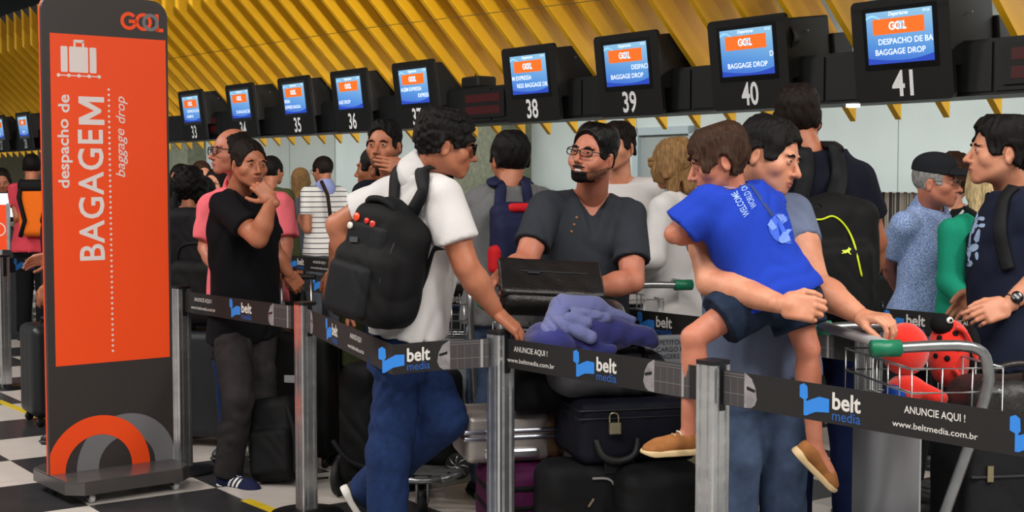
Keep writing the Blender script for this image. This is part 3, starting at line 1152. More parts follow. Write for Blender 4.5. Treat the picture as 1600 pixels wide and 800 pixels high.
def cutcone(a, b, ra, rb, hollow=0.0, round0=True):
    """tapered tube ending in a flat cut at b (a cuff); optionally hollowed at the cuff"""
    a = np.asarray(a, float); b = np.asarray(b, float)
    L = np.linalg.norm(b - a)
    w = (b - a) / L
    f0, lo, hi = cone(a, b + w * 0.001, ra, rb)
    def fn(X, Y, Z):
        px, py, pz = X - a[0], Y - a[1], Z - a[2]
        s = px * w[0] + py * w[1] + pz * w[2]
        t = np.clip(s / L, -0.2, 1.2)
        rad = np.sqrt((px - s * w[0]) ** 2 + (py - s * w[1]) ** 2 + (pz - s * w[2]) ** 2)
        side = rad - (ra + (rb - ra) * t)
        d = np.where(s < 0, f0(X, Y, Z), side)
        d = np.maximum(d, s - L)
        if False:
            inner = np.maximum(rad - (rb - 0.013), (L - hollow) - s)
            d = np.maximum(d, -inner)
        return d
    return fn, lo - 0.02, hi + 0.02


def ell(c, r, A=None):
    c = np.asarray(c, float); r = np.asarray(r, float)
    A = np.eye(3) if A is None else np.asarray(A, float)   # rows = axes
    def fn(X, Y, Z):
        px, py, pz = X - c[0], Y - c[1], Z - c[2]
        q = [(px * A[i, 0] + py * A[i, 1] + pz * A[i, 2]) / r[i] for i in range(3)]
        k0 = np.sqrt(q[0] ** 2 + q[1] ** 2 + q[2] ** 2) + 1e-9
        k1 = np.sqrt((q[0] / r[0]) ** 2 + (q[1] / r[1]) ** 2 + (q[2] / r[2]) ** 2) + 1e-9
        return k0 * (k0 - 1) / k1
    ext = np.sqrt(((A * r[:, None]) ** 2).sum(0))
    return fn, c - ext, c + ext


def rbx(c, h, rad, A=None):
    c = np.asarray(c, float); h = np.asarray(h, float)
    A = np.eye(3) if A is None else np.asarray(A, float)
    def fn(X, Y, Z):
        px, py, pz = X - c[0], Y - c[1], Z - c[2]
        q = [np.abs(px * A[i, 0] + py * A[i, 1] + pz * A[i, 2]) - (h[i] - rad) for i in range(3)]
        o = np.sqrt(np.maximum(q[0], 0) ** 2 + np.maximum(q[1], 0) ** 2 + np.maximum(q[2], 0) ** 2)
        return o + np.minimum(np.maximum(q[0], np.maximum(q[1], q[2])), 0) - rad
    ext = (np.abs(A) * h[:, None]).sum(0)
    return fn, c - ext, c + ext


def loft(secs, e=2.3, cap0=True, cap1=True):
    """secs: list of (centre, right, a, b_front, b_back) ordered bottom to top"""
    C = np.array([s[0] for s in secs], float)
    Rr = np.array([s[1] for s in secs], float)
    abc = np.array([s[2:] for s in secs], float)
    w = C[-1] - C[0]
    L = np.linalg.norm(w)
    w = w / L
    s = (C - C[0]) @ w
    n = 80
    ss = np.linspace(s[0], s[-1], n)
    # smoothed interpolation
    def smooth(v):
        q = np.interp(ss, s, v)
        for _ in range(2):
            qq = np.concatenate([[q[0]] * 4, q, [q[-1]] * 4])
            q2 = np.convolve(qq, np.ones(9) / 9, 'valid')
            q = q2
        return q
    Ct = [smooth(C[:, i]) for i in range(3)]
    Rt = [smooth(Rr[:, i]) for i in range(3)]
    At, Bf, Bb = smooth(abc[:, 0]), smooth(abc[:, 1]), smooth(abc[:, 2])
    def fn(X, Y, Z):
        S = (X - C[0][0]) * w[0] + (Y - C[0][1]) * w[1] + (Z - C[0][2]) * w[2]
        idx = np.clip((S - ss[0]) / (ss[-1] - ss[0]) * (n - 1), 0, n - 1.001)
        i0 = idx.astype(np.int32)
        fr = idx - i0
        g = lambda T_: T_[i0] * (1 - fr) + T_[i0 + 1] * fr
        dx, dy, dz = X - g(Ct[0]), Y - g(Ct[1]), Z - g(Ct[2])
        rx, ry, rz = g(Rt[0]), g(Rt[1]), g(Rt[2])
        rn = np.sqrt(rx * rx + ry * ry + rz * rz) + 1e-9
        rx, ry, rz = rx / rn, ry / rn, rz / rn
        # forward = w x right
        fx, fy, fz = w[1] * rz - w[2] * ry, w[2] * rx - w[0] * rz, w[0] * ry - w[1] * rx
        u = dx * rx + dy * ry + dz * rz
        v = dx * fx + dy * fy + dz * fz
        a = g(At)
        b = np.where(v > 0, g(Bf), g(Bb))
        q = (np.abs(u / a) ** e + np.abs(v / b) ** e) ** (1 / e)
        d = (q - 1) * np.minimum(a, b)
        if cap0:
            d = np.maximum(d, ss[0] - S)
        if cap1:
            d = np.maximum(d, S - ss[-1])
        return d
    ext = abc.max()
    return fn, C.min(0) - ext, C.max(0) + ext


class Fld:
    def __init__(s, lo, hi, h):
        s.h = h
        s.ax = [np.arange(lo[i], hi[i] + h, h, dtype=np.float64) for i in range(3)]
        s.f = np.full([len(a) for a in s.ax], 0.3, np.float32)

    def _sub(s, lo, hi, pad):
        sl = []
        for i in range(3):
            a = max(int(np.searchsorted(s.ax[i], lo[i] - pad)) - 1, 0)
            b = min(int(np.searchsorted(s.ax[i], hi[i] + pad)) + 1, len(s.ax[i]))
            if b <= a:
                return None
            sl.append(slice(a, b))
        X = s.ax[0][sl[0]][:, None, None]
        Y = s.ax[1][sl[1]][None, :, None]
        Z = s.ax[2][sl[2]][None, None, :]
        return tuple(sl), X, Y, Z

    def add(s, prim, k=0.0):
        fn, lo, hi = prim
        r = s._sub(lo, hi, k + 3 * s.h)
        if r:
            sl, X, Y, Z = r
            s.f[sl] = smin(s.f[sl], fn(X, Y, Z), k)
        return s

    def cut(s, prim, k=0.0):
        fn, lo, hi = prim
        r = s._sub(lo, hi, k + 3 * s.h)
        if r:
            sl, X, Y, Z = r
            s.f[sl] = smax(s.f[sl], -fn(X, Y, Z), k)
        return s

    def grid(s):
        return s.ax[0][:, None, None], s.ax[1][None, :, None], s.ax[2][None, None, :]

    def clip_plane(s, p, n, k=0.0):
        """remove everything on the side n points to"""
        X, Y, Z = s.grid()
        s.f = smax(s.f, ((X - p[0]) * n[0] + (Y - p[1]) * n[1] + (Z - p[2]) * n[2]).astype(np.float32), k)
        return s

    def wrinkle(s, amp, freq=22.0, seed=0.0, dirv=(0.25, 0.2, 1.0), mask=None):
        """soft cloth folds: warped ridges at two scales"""
        X, Y, Z = [q.astype(np.float32) for q in s.grid()]
        f = freq * 1.55
        a = dirv[0] * X + dirv[1] * Y + dirv[2] * Z
        wp = 1.9 * np.sin(f * .33 * (X - .7 * Z) + seed) + 1.6 * np.sin(f * .29 * (Y + .6 * Z) + 2 * seed) + 1.2 * np.sin(f * .5 * (X + Y) + seed)
        w = 1 - 1.7 * np.abs(np.sin(.5 * f * (a * .75 + .55 * X) + wp))
        w2 = 1 - 1.7 * np.abs(np.sin(.5 * f * 1.5 * (a * .5 - X * .7 + Y * .6) + wp * .8 + seed * 3))
        m = .5 + .5 * np.sin(f * .21 * (X + 1.3 * Z) + 4 * seed)
        w = w * (.25 + .75 * m) * .75 + w2 * (1 - .8 * m) * .5
        if mask is not None:
            w = w * mask(X, Y, Z)
        s.f = s.f + (amp * w).astype(np.float32)
        return s

    def rough(s, amp, freq, seed=0.0, st=(1, 1, 1)):
        X, Y, Z = s.grid()
        X, Y, Z = X * st[0] * freq, Y * st[1] * freq, Z * st[2] * freq
        w = np.sin(X + 1.9 * np.sin(Y * .7 + seed) + seed) * np.sin(Y + 1.7 * np.sin(Z * .8 + seed)) + np.sin(Z + 1.6 * np.sin(X * .9 + 2 * seed)) * .7
        s.f = s.f + (amp * w).astype(np.float32)
        return s

    def mesh(s):
        return surface_nets(s.f, s.ax)


def surface_nets(f, ax):
    f = f.copy()
    for i in range(3):
        sl = [slice(None)] * 3
        sl[i] = 0
        f[tuple(sl)] = np.maximum(f[tuple(sl)], 1e-4)
        sl[i] = -1
        f[tuple(sl)] = np.maximum(f[tuple(sl)], 1e-4)
    s = (f < 0)
    cnt = np.zeros([n - 1 for n in f.shape], np.int8)
    corners = [(i, j, k) for i in (0, 1) for j in (0, 1) for k in (0, 1)]
    nx, ny, nz = f.shape
    for (i, j, k) in corners:
        cnt += s[i:nx - 1 + i, j:ny - 1 + j, k:nz - 1 + k]
    mix = (cnt > 0) & (cnt < 8)
    I, J, K = np.nonzero(mix)
    vid = np.full(cnt.shape, -1, np.int32)
    vid[I, J, K] = np.arange(len(I))
    vals = {c: f[I + c[0], J + c[1], K + c[2]] for c in corners}
    acc = np.zeros((len(I), 3))
    num = np.zeros(len(I))
    for a in corners:
        for d in range(3):
            if a[d] == 0:
                b = list(a); b[d] = 1; b = tuple(b)
                va, vb = vals[a], vals[b]
                m = (va < 0) != (vb < 0)
                den = np.where(m, va - vb, 1.0)
                t = np.where(m, va / den, 0)
                for e in range(3):
                    acc[:, e] += np.where(m, a[e] + (t if e == d else 0), 0)
                num += m
    acc /= np.maximum(num, 1)[:, None]
    h = [a[1] - a[0] for a in ax]
    V = np.stack([ax[0][I] + acc[:, 0] * h[0], ax[1][J] + acc[:, 1] * h[1], ax[2][K] + acc[:, 2] * h[2]], 1)
    Q = []
    for d in range(3):
        e, g = (d + 1) % 3, (d + 2) % 3
        sa = [slice(None)] * 3; sb = [slice(None)] * 3
        sa[d] = slice(0, -1); sb[d] = slice(1, None)
        ch = s[tuple(sa)] != s[tuple(sb)]
        idx = np.nonzero(ch)
        idx = [np.array(q) for q in idx]
        ok = (idx[e] > 0) & (idx[g] > 0) & (idx[e] < f.shape[e] - 1) & (idx[g] < f.shape[g] - 1)
        idx = [q[ok] for q in idx]
        def cell(de, dg):
            c = [None] * 3
            c[d] = idx[d]; c[e] = idx[e] + de; c[g] = idx[g] + dg
            return vid[c[0], c[1], c[2]]
        q = np.stack([cell(-1, -1), cell(0, -1), cell(0, 0), cell(-1, 0)], 1)
        inside = s[idx[0], idx[1], idx[2]]
        q[~inside] = q[~inside][:, ::-1]
        Q.append(q)
    Q = np.concatenate(Q) if Q else np.zeros((0, 4), np.int32)
    return V, Q


def relax(V, Fq, n=1, lam=0.5):
    for _ in range(n):
        acc = np.zeros_like(V); c = np.zeros(len(V))
        for k in range(4):
            a, b = Fq[:, k], Fq[:, (k + 1) % 4]
            np.add.at(acc, a, V[b]); np.add.at(c, a, 1)
            np.add.at(acc, b, V[a]); np.add.at(c, b, 1)
        V = V * (1 - lam) + lam * acc / np.maximum(c, 1)[:, None]
    return V


NTRI = [0]


def fld_obj(name, parts, mats, parent, faces_mat=None):
    """parts: list of (V,F) in world coordinates; parent an Empty (unrotated)"""
    Vs, Fs, o = [], [], 0
    for V, Fq in parts:
        Vs.append(V); Fs.append(Fq + o); o += len(V)
    V = np.concatenate(Vs); Fq = np.concatenate(Fs)
    NTRI[0] += 2 * len(Fq)
    loc = np.array(parent.location) if parent is not None else V.mean(0)
    me = np_mesh(name, V - loc, Fq)
    ob = mesh_obj(name, me, mats, parent)
    if parent is None:
        ob.location = loc
    if faces_mat is not None:
        idx = np.concatenate(faces_mat).astype(np.int32)
        me.polygons.foreach_set('material_index', idx)
    return ob


def nrm(v):
    v = np.asarray(v, float)
    return v / (np.linalg.norm(v) + 1e-12)


# ------------------------------------------------------------------ skin and hair materials
def skin(name, rgb):
    c = srgb(*rgb)
    return mat('skin_' + name, c, rough=0.48, noise=0.14, nscale=16, bump=0.05, bscale=180, spec=0.4, sub=0.08,
               col2=(c[0] * .86, c[1] * .74, c[2] * .68))


def hairm(name, rgb, rough=0.6):
    c = srgb(*rgb)
    return mat('hair_' + name, c, rough=rough, noise=0.5, nscale=90, bump=0.30, bscale=260, spec=0.16, stretch=(1.5, 1.5, .3))


m_eyew = mat('eye_white', srgb(168, 158, 152), rough=0.25)
m_iris = mat('eye_iris', srgb(42, 28, 20), rough=0.15)
m_lip = {}


def lipm(name, rgb):
    c = srgb(*rgb)
    return mat('lip_' + name, c, rough=0.4, spec=0.4, sub=0.05)


# ------------------------------------------------------------------ head
class Head:
    """local frame: x right of the person, y forward, z up, eyes at z=0, height 0.23"""
    def __init__(s, c, fwd, up, scale=1.0, h=0.0039, fem=False, jaw=1.0, nose=1.0, fat=1.0, neck=None, neck_r=.054, mouth='closed', ears=True, brow=1.0):
        s.c = np.asarray(c, float)
        f = nrm(fwd)
        r = nrm(np.cross(f, up))
        u = np.cross(r, f)
        s.A = np.stack([r, f, u], 0)      # rows = axes
        s.s = scale
        s.h = h
        F_ = Fld((-.135, -.185, -.25), (.135, .15, .195), h)
        s.F = F_
        w = .95 if fem else 1.0
        F_.add(ell((0, -.018, .028), (.075, .095, .087)))
        F_.add(ell((0, .016, -.014), (.066 * w * fat, .074, .088)), .03)
        F_.add(ell((0, .020, -.066), (.053 * w * fat * jaw, .060, .045)), .03)
        for sg in (-1, 1):
            F_.add(cone((sg * .054 * fat * w * jaw, -.006, -.05), (sg * .018, .070, -.1), .017, .014), .025)
            F_.add(ell((sg * .048 * fat, .05, -.03), (.023, .03, .026)), .02)
        F_.add(ell((0, .071, -.1), (.022 * jaw, .018, .016)), .016)
        F_.add(ell((0, .074, -.062), (.036, .023, .032)), .022)
        for sg in (-1, 1):
            F_.cut(ell((sg * .033, .098, -.001), (.019, .015, .012)), .012)
        for sg in (-1, 1):
            F_.add(ell((sg * .032, .0815, .019), (.024, .0115, .0065 * brow)), .012)
        F_.add(cone((0, .086, .006), (0, .110 + .004 * nose, -.036), .0075, .0105 * nose), .010)
        for sg in (-1, 1):
            F_.add(ell((sg * .0125 * nose, .098, -.041), (.0078, .012, .0075)), .006)
            F_.cut(ell((sg * .006, .106, -.0475), (.0035, .005, .003)), .002)
        if mouth == 'smile':
            F_.add(ell((0, .092, -.064), (.03, .010, .0052)), .005)
            F_.add(ell((0, .089, -.083), (.024, .0105, .0062)), .005)
            F_.cut(ell((0, .102, -.0725), (.027, .016, .0052)), .003)
            for sg in (-1, 1):
                F_.add(ell((sg * .046, .066, -.045), (.018, .02, .018)), .014)
        else:
            F_.add(ell((0, .0925, -.066), (.0235, .0098, .0052)), .005)
            F_.add(ell((0, .0912, -.0765), (.0205, .0095, .006)), .005)
            F_.cut(ell((0, .106, -.0713), (.026, .012, .0014)), .0015)
        for sg in (-1, 1):
            e = (sg * .0315, .0775, -.001)
            F_.add(ell(e, (.0152, .0152, .0142)), .003)
            F_.cut(ell((sg * .0315, .0965, -.0005), (.0140, .014, .0036 if not fem else .0044)), .002)
        if ears:
            for sg in (-1, 1):
                t = .35
                A = np.array([[math.cos(t), -sg * math.sin(t), 0], [sg * math.sin(t), math.cos(t), 0], [0, 0, 1.0]])
                F_.add(ell((sg * .079, -.016, -.018), (.0075, .0195, .031), A), .007)
                F_.cut(ell((sg * .0885, -.010, -.016), (.006, .009, .017), A), .004)
        s.skull = F_.f.copy()
        nl = np.array([0, -.04, -.2]) if neck is None else s.to_local(neck)
        F_.add(cone((0, -.026, -.055), nl, neck_r, neck_r * 1.08), .02)

    def to_local(s, p):
        return (s.A @ (np.asarray(p, float) - s.c)) / s.s

    def to_world(s, V):
        return (np.asarray(V) * s.s) @ s.A + s.c

    def skin_mesh(s):
        V, Q = s.F.mesh()
        c = V[Q].mean(1)
        lip = ((c[:, 0] / .0235) ** 2 + ((c[:, 2] + .0718) / .0098) ** 2 < 1) & (c[:, 1] > .07)
        return (s.to_world(V), Q), lip.astype(np.int32)

    def hair_mesh(s, thick=.009, face=((0, .135, -.040), (0.106, 0.114, 0.138)), nape=-.075, slope=.42, cuts=(), adds=(), rough=(.0014, 260), top=.0, seed=1.0, st=(1, 1, .4), kcut=.006, ears=True, back=0.0):
        F_ = Fld((0, 0, 0), (0, 0, 0), s.h)
        big = bool(adds)
        # long hair needs a larger grid
        if big:
            F2 = Fld((-.2, -.24, -.42), (.2, .17, .2), s.h if s.h > .0034 else .004)
            for pr in adds:
                F2.add(pr[0], pr[1])
        F_.ax = s.F.ax
        F_.h = s.h
        X, Y, Z = F_.grid()
        t = thick + top * np.clip((Z - .03) / .08, 0, 1) + back * np.clip((-Y) / .1, 0, 1)
        F_.f = (s.skull - t).astype(np.float32)
        F_.f = smax(F_.f, (nape + slope * (Y + .1) - Z).astype(np.float32), .006)
        F_.cut(ell(*face), kcut)
        if ears:
            for sg in (-1, 1):
                F_.cut(ell((sg * .088, -.008, -.03), (.04, .026, .046)), .005)
                F_.cut(ell((sg * .088, .02, -.065), (.05, .04, .05)), .006)
        for pr in cuts:
            F_.cut(pr[0], pr[1])
        if rough:
            F_.rough(rough[0], rough[1], seed, st)
        out = [F_.mesh()]
        if big:
            for pr in cuts:
                F2.cut(pr[0], pr[1])
            if rough:
                F2.rough(rough[0], rough[1], seed, st)
            out.append(F2.mesh())
        return [(s.to_world(V), Q) for V, Q in out]

    def field_from_skull(s, t):
        F_ = Fld((0, 0, 0), (0, 0, 0), s.h)
        F_.ax = s.F.ax
        F_.h = s.h
        F_.f = s.skull - t
        return F_

    def to_world_fld(s, F_):
        V, Q = F_.mesh()
        return (s.to_world(V), Q)


def eye_parts(hd, root, look=(0, 1, 0)):
    for sg in (-1, 1):
        c = hd.to_world(np.array([sg * .0315, .0775, -.001]))
        r = .0133 * hd.s
        n, m_ = 14, 10
        V, Fc = [], []
        lk = nrm(np.array(look) @ hd.A)
        a = nrm(np.cross(lk, [0, 0, 1.0])); b = np.cross(a, lk)
        V.append(c + lk * r)
        for i in range(1, m_):
            th = math.pi * i / m_
            for k in range(n):
                ph = 2 * math.pi * k / n
                V.append(c + r * (lk * math.cos(th) + math.sin(th) * (a * math.cos(ph) + b * math.sin(ph))))
        V.append(c - lk * r)
        for k in range(n):
            Fc.append((0, 1 + k, 1 + (k + 1) % n))
        for i in range(m_ - 2):
            for k in range(n):
                Fc.append((1 + i * n + k, 1 + (i + 1) * n + k, 1 + (i + 1) * n + (k + 1) % n, 1 + i * n + (k + 1) % n))
        base = 1 + (m_ - 2) * n
        for k in range(n):
            Fc.append((base + k, len(V) - 1, base + (k + 1) % n))
        mb = MB().add(V, Fc, True)
        o = mb.build('eye', [m_eyew, m_iris], root)
        ids = [1 if i < n + n else 0 for i in range(len(Fc))]
        o.data.polygons.foreach_set('material_index', ids)


def brow_parts(hd, root, m, thick=.0028, raise_=0.0):
    for sg in (-1, 1):
        F_ = hd.field_from_skull(.0026)
        G_ = Fld((0, 0, 0), (0, 0, 0), hd.h)
        G_.ax = F_.ax; G_.h = hd.h
        G_.f = np.full(F_.f.shape, .3, np.float32)
        pts = [(sg * .012, .098, .016 + raise_), (sg * .03, .096, .0205 + raise_), (sg * .05, .082, .015 + raise_)]
        G_.add(cone(pts[0], pts[1], thick * 1.2, thick * 1.3)).add(cone(pts[1], pts[2], thick * 1.3, thick * .6))
        # shape: band hugging the brow
        F_.f = np.maximum(F_.f, G_.f - .0022)
        F_.f = np.where(G_.ax[0][:, None, None] * sg > 0, F_.f, .3).astype(np.float32)
        V, Q = F_.mesh()
        if len(Q):
            fld_obj('eyebrow', [(hd.to_world(V), Q)], m, root)


def glasses(hd, root, frame_m, lens_m, w=.026, h=.017, r=.0022, round_=.5, y=.108, z=-.003, name='glasses'):
    """rectangular or round frame : rims, bridge, temples"""
    g = MB()
    def L(p):
        return hd.to_world(np.array(p))
    for sg in (-1, 1):
        pts = []
        n = 20
        for k in range(n):
            a = 2 * math.pi * k / n
            ca, sa = math.cos(a), math.sin(a)
            e = 1.0 - round_ * .75
            x = w * math.copysign(abs(ca) ** e, ca)
            zz = h * math.copysign(abs(sa) ** e, sa)
            pts.append(L((sg * .0335 + x, y - abs(sg * .0335 + x) * .12 - .0, z + zz)))
        g.tube(pts, r * hd.s, 6, closed=True)
        if lens_m is not None:
            lb = MB()
            ctr = np.mean(pts, 0)
            lb.add(list(pts) + [ctr], [(k, (k + 1) % n, n) for k in range(n)], True)
            lb.build('lens', lens_m, root)
        xo = .0335 + w
        g.tube([L((sg * xo, y - xo * .12, z + h * .45)), L((sg * .074, .06, z + h * .5)), L((sg * .081, -.005, z + .006)), L((sg * .08, -.03, z - .012))], r * hd.s * .9, 6)
    g.tube([L((-.0335 + w, y - .001, z + h * .35)), L((0, y + .004, z + h * .5)), L((.0335 - w, y - .001, z + h * .35))], r * hd.s, 6)
    g.build(name, frame_m, root)


# ------------------------------------------------------------------ hand
def hand_mesh(wr, ydir, back, side, scale=1.0, curl=(.3, .35, .4, .45), curl2=None, spread=.0, thumb=(.6, .2), h=.0035, fore=None):
    """wr wrist, ydir wrist->knuckles, back = back-of-hand normal ; side 'L'/'R' ; curl in radians per joint"""
    y = nrm(ydir)
    z = np.asarray(back, float)
    z = nrm(z - y * (z @ y))
    x = np.cross(y, z)
    A = np.stack([x, y, z], 0)
    sg = -1 if side == 'R' else 1
    F_ = Fld((-.11, -.07, -.12), (.11, .22, .07), h)
    F_.add(rbx((0, .052, 0), (.040, .046, .0135), .0125), 0)
    F_.add(ell((sg * .022, .03, -.010), (.019, .032, .013)), .012)
    F_.add(cone((0, -.022, 0), (0, .012, 0), .0245, .0235), .02)
    bx = [.030, .0105, -.0095, -.0285]
    by = [.090, .095, .091, .082]
    ln = [.072, .080, .074, .058]
    rd = [.0092, .0096, .0090, .0080]
    for i in range(4):
        p = np.array([sg * bx[i], by[i], 0.002])
        c1 = curl[i]
        c2 = (curl2[i] if curl2 is not None else curl[i] * 1.1)
        sp = spread * (1.5 - i) * sg
        ang = 0.0
        r = rd[i]
        for j, fr in enumerate((.47, .29, .24)):
            ang += (c1 if j == 0 else (c2 if j == 1 else c2 * .75))
            d = np.array([math.sin(sp) * math.cos(ang), math.cos(sp) * math.cos(ang), -math.sin(ang)])
            q = p + d * ln[i] * fr
            F_.add(cone(p, q, r, r * .92), .005 if j == 0 else .002)
            p, r = q, r * .92
    ab, tc = thumb
    p = np.array([sg * .026, .022, -.006])
    d = np.array([sg * math.sin(ab), math.cos(ab), -.25 - tc * .3]); d = nrm(d)
    q = p + d * .043
    F_.add(cone(p, q, .0155, .0115), .012)
    d2 = nrm(np.array([sg * math.sin(ab - .35 - tc * .5), math.cos(ab - .35), -.25 - tc]))
    q2 = q + d2 * .032
    F_.add(cone(q, q2, .0112, .0102), .004)
    q3 = q2 + nrm(d2 + np.array([-sg * .2, .1, -tc * .3])) * .024
    F_.add(cone(q2, q3, .0102, .0088), .003)
    V, Q = F_.mesh()
    return ((V * scale) @ A + np.asarray(wr, float), Q)
# ================================================================== PERSON BUILDER
class Person:
    def __init__(s, x, y, H, yaw, label, group=None, g=1.0, belly=1.0, J=None, sw=1.0, bend=0.0):
        s.H, s.g, s.belly = H, g, belly
        s.root = empty('person', (x, y, 0.0))
        tag(s.root, label, 'person', group)
        a = math.radians(yaw)
        s.fw = np.array([math.cos(a), math.sin(a), 0])
        s.rt = np.array([math.sin(a), -math.cos(a), 0])
        s.base = np.array([x, y, 0.0])
        D = dict(hipL=(-.052, 0, .515), hipR=(.052, 0, .515), knL=(-.058, .012, .285), knR=(.058, .012, .285), anL=(-.06, -.01, .045), anR=(.06, -.01, .045),
                 neck=(0, -.008, .832), shL=(-.100 * sw, -.004, .806), shR=(.100 * sw, -.004, .806), elL=(-.130 * sw, -.012, .632), elR=(.130 * sw, -.012, .632),
                 wrL=(-.135 * sw, .03, .49), wrR=(.135 * sw, .03, .49), head=(0, .012, .932))
        s.J = {k: s.loc(*v) for k, v in D.items()}
        s.toe = {'L': s.fw.copy(), 'R': s.fw.copy()}
        if J:
            for k, v in J.items():
                s.J[k] = np.asarray(v, float)
        s.hd = None
        s.arm = 1.0

    def loc(s, u, v, z):
        return s.base + s.rt * u * s.H + s.fw * v * s.H + np.array([0, 0, z * s.H])

    # torso stations
    def secs(s, infl, f0=-.2, f1=1.05, g=None, flare=0.0):
        J, H = s.J, s.H
        g = g or s.g
        c0 = (J['hipL'] + J['hipR']) / 2
        c1 = J['neck']
        rh = nrm(J['hipR'] - J['hipL'])
        rs = nrm(J['shR'] - J['shL'])
        tab = [(-.35, .084, .058, .066), (-.16, .094, .060, .072), (0, .097, .064, .070), (.28, .087, .066 * s.belly, .056), (.45, .093, .069 * s.belly ** .5, .060),
               (.62, .100, .069, .064), (.80, .104, .061, .061), (.92, .088, .046, .048), (1.0, .056, .036, .038), (1.08, .034, .030, .032)]
        fr = np.array([t[0] for t in tab]); av = np.array([t[1] for t in tab]); bf = np.array([t[2] for t in tab]); bb = np.array([t[3] for t in tab])
        out = []
        w = nrm(c1 - c0)
        fwd0 = np.cross(w, rs)
        for f in np.linspace(f0, f1, 14):
            k = min(max((f - .1) / .7, 0), 1)
            r = nrm(rh * (1 - k) + rs * k)
            c = c0 + (c1 - c0) * f
            fwd = np.cross(w, r)
            bowv = .012 * math.sin(min(max(f, 0), 1) * math.pi) * H
            c = c + fwd * bowv
            fl = flare * max(0.0, .35 - f)
            out.append((c, r, np.interp(f, fr, av) * H * g + infl + fl, np.interp(f, fr, bf) * H * g + infl + fl, np.interp(f, fr, bb) * H * g + infl + fl))
        return out

    def bounds(s, names, pad):
        P_ = np.array([s.J[n] for n in names])
        return P_.min(0) - pad, P_.max(0) + pad

    # ---- skin
    def body(s, skin_m, lip_m, head, hands=(), h=.014, legs=False, arms=('L', 'R'), extra=()):
        J, H = s.J, s.H
        names = ['neck', 'shL', 'shR', 'hipL', 'hipR'] + [n + a for a in arms for n in ('el', 'wr')]
        if legs:
            names += ['knL', 'knR', 'anL', 'anR']
        lo, hi = s.bounds(names, .17)
        F_ = Fld(lo, hi, h)
        F_.add(loft(s.secs(-.024, -.1, 1.0)))
        for a in 'LR':
            F_.add(cone(J['neck'] + np.array([0, 0, .01 * H]), J['sh' + a], .022 * H, .020 * H), .02)
        for a in arms:
            sh, el, wr = J['sh' + a], J['el' + a], J['wr' + a]
            ar = s.arm
            F_.add(cone(sh, sh + (el - sh) * .45, .022 * H * s.g ** .5, .0285 * H * ar), .02)
            F_.add(cone(sh + (el - sh) * .4, el, .0285 * H * s.g ** .5 * ar, .0240 * H * ar), .02)
            d = wr - el
            F_.add(cone(el, el + d * .35, .0238 * H * ar, .0255 * H * ar), .012)
            F_.add(cone(el + d * .3, wr, .0255 * H * ar, .0155 * H * ar ** .5), .012)
        if legs:
            for a in 'LR':
                F_.add(cone(J['hip' + a], J['kn' + a], .046 * H, .032 * H), .02)
                d = J['an' + a] - J['kn' + a]
                F_.add(cone(J['kn' + a], J['an' + a], .030 * H, .020 * H), .012)
                F_.add(ell(J['kn' + a] + d * .3 - s.toe[a] * .012 * H, (.032 * H, .032 * H, .065 * H)), .02)
                F_.add(cone(J['an' + a], J['an' + a] + s.toe[a] * .06 * H - np.array([0, 0, .015 * H]), .021 * H, .018 * H), .01)
        for pr in extra:
            F_.add(pr[0], pr[1])
        parts = [F_.mesh()]
        fm = [np.zeros(len(parts[0][1]), np.int32)]
        if head is not None:
            s.hd = head
            hm, lip = head.skin_mesh()
            parts.append(hm); fm.append(lip)
        for hn in hands:
            parts.append(hn); fm.append(np.zeros(len(hn[1]), np.int32))
        return fld_obj('body', parts, [skin_m, lip_m], s.root, fm)

    # ---- shirt
    def shirt(s, m, name='shirt', sleeve=.62, hem=-.12, infl=.014, neck_r=.040, wr=.0035, freq=24, h=.0115, flare=.06, vneck=None, arms=('L', 'R'), sl_r=(.036, .0385), top=1.0, seed=0.0, g=None, extra=(), cuts=(), cuff=.032, fore_r=None):
        J, H = s.J, s.H
        names = ['neck', 'shL', 'shR', 'hipL', 'hipR'] + ['el' + a for a in arms]
        if sleeve > 1:
            names += ['wr' + a for a in arms]
        lo, hi = s.bounds(names, .2)
        F_ = Fld(lo, hi, h)
        F_.add(loft(s.secs(infl, hem, top, g, flare)))
        for a in 'LR':
            F_.add(cone(J['neck'] + np.array([0, 0, -.004 * H]), J['sh' + a], .031 * H + infl * .3, .029 * H + infl * .4), .03)
        for a in arms:
            sh, el, wrp = J['sh' + a], J['el' + a], J['wr' + a]
            if sleeve <= 1:
                F_.add(cutcone(sh, sh + (el - sh) * sleeve, sl_r[0] * H, sl_r[1] * H, .03), .025)
            else:
                F_.add(cone(sh, el, sl_r[0] * H, sl_r[1] * H * .86), .025)
                e2 = el + (wrp - el) * (sleeve - 1)
                fr = fore_r or (.033 * H, .024 * H)
                F_.add(cutcone(el, e2, fr[0], fr[1], .02), .02)
        for pr in extra:
            F_.add(pr[0], pr[1])
        if wr:
            F_.wrinkle(wr, freq, seed)
        nk = J['neck']
        up = nrm(J['head'] - nk)
        if neck_r:
            F_.cut(cone(nk + up * .012 * H, nk + up * .12 * H, neck_r * H, neck_r * 1.15 * H), .008)
        if vneck:
            fwd = np.cross(nrm(nk - (J['hipL'] + J['hipR']) / 2), nrm(J['shR'] - J['shL']))
            p0 = nk + fwd * .05 * H + np.array([0, 0, .02 * H])
            p1 = nk + fwd * .078 * H - np.array([0, 0, vneck * H])
            F_.cut(cone(p0, p1, .038 * H, .001), .003)
            F_.cut(cone(p0 + fwd * .03 * H, p1 + fwd * .012 * H, .044 * H, .008), .003)
        for pr in cuts:
            F_.cut(pr[0], pr[1])
        s.shirt_mesh = F_.mesh()
        ob = fld_obj(name, [s.shirt_mesh], m, s.root)
        return ob

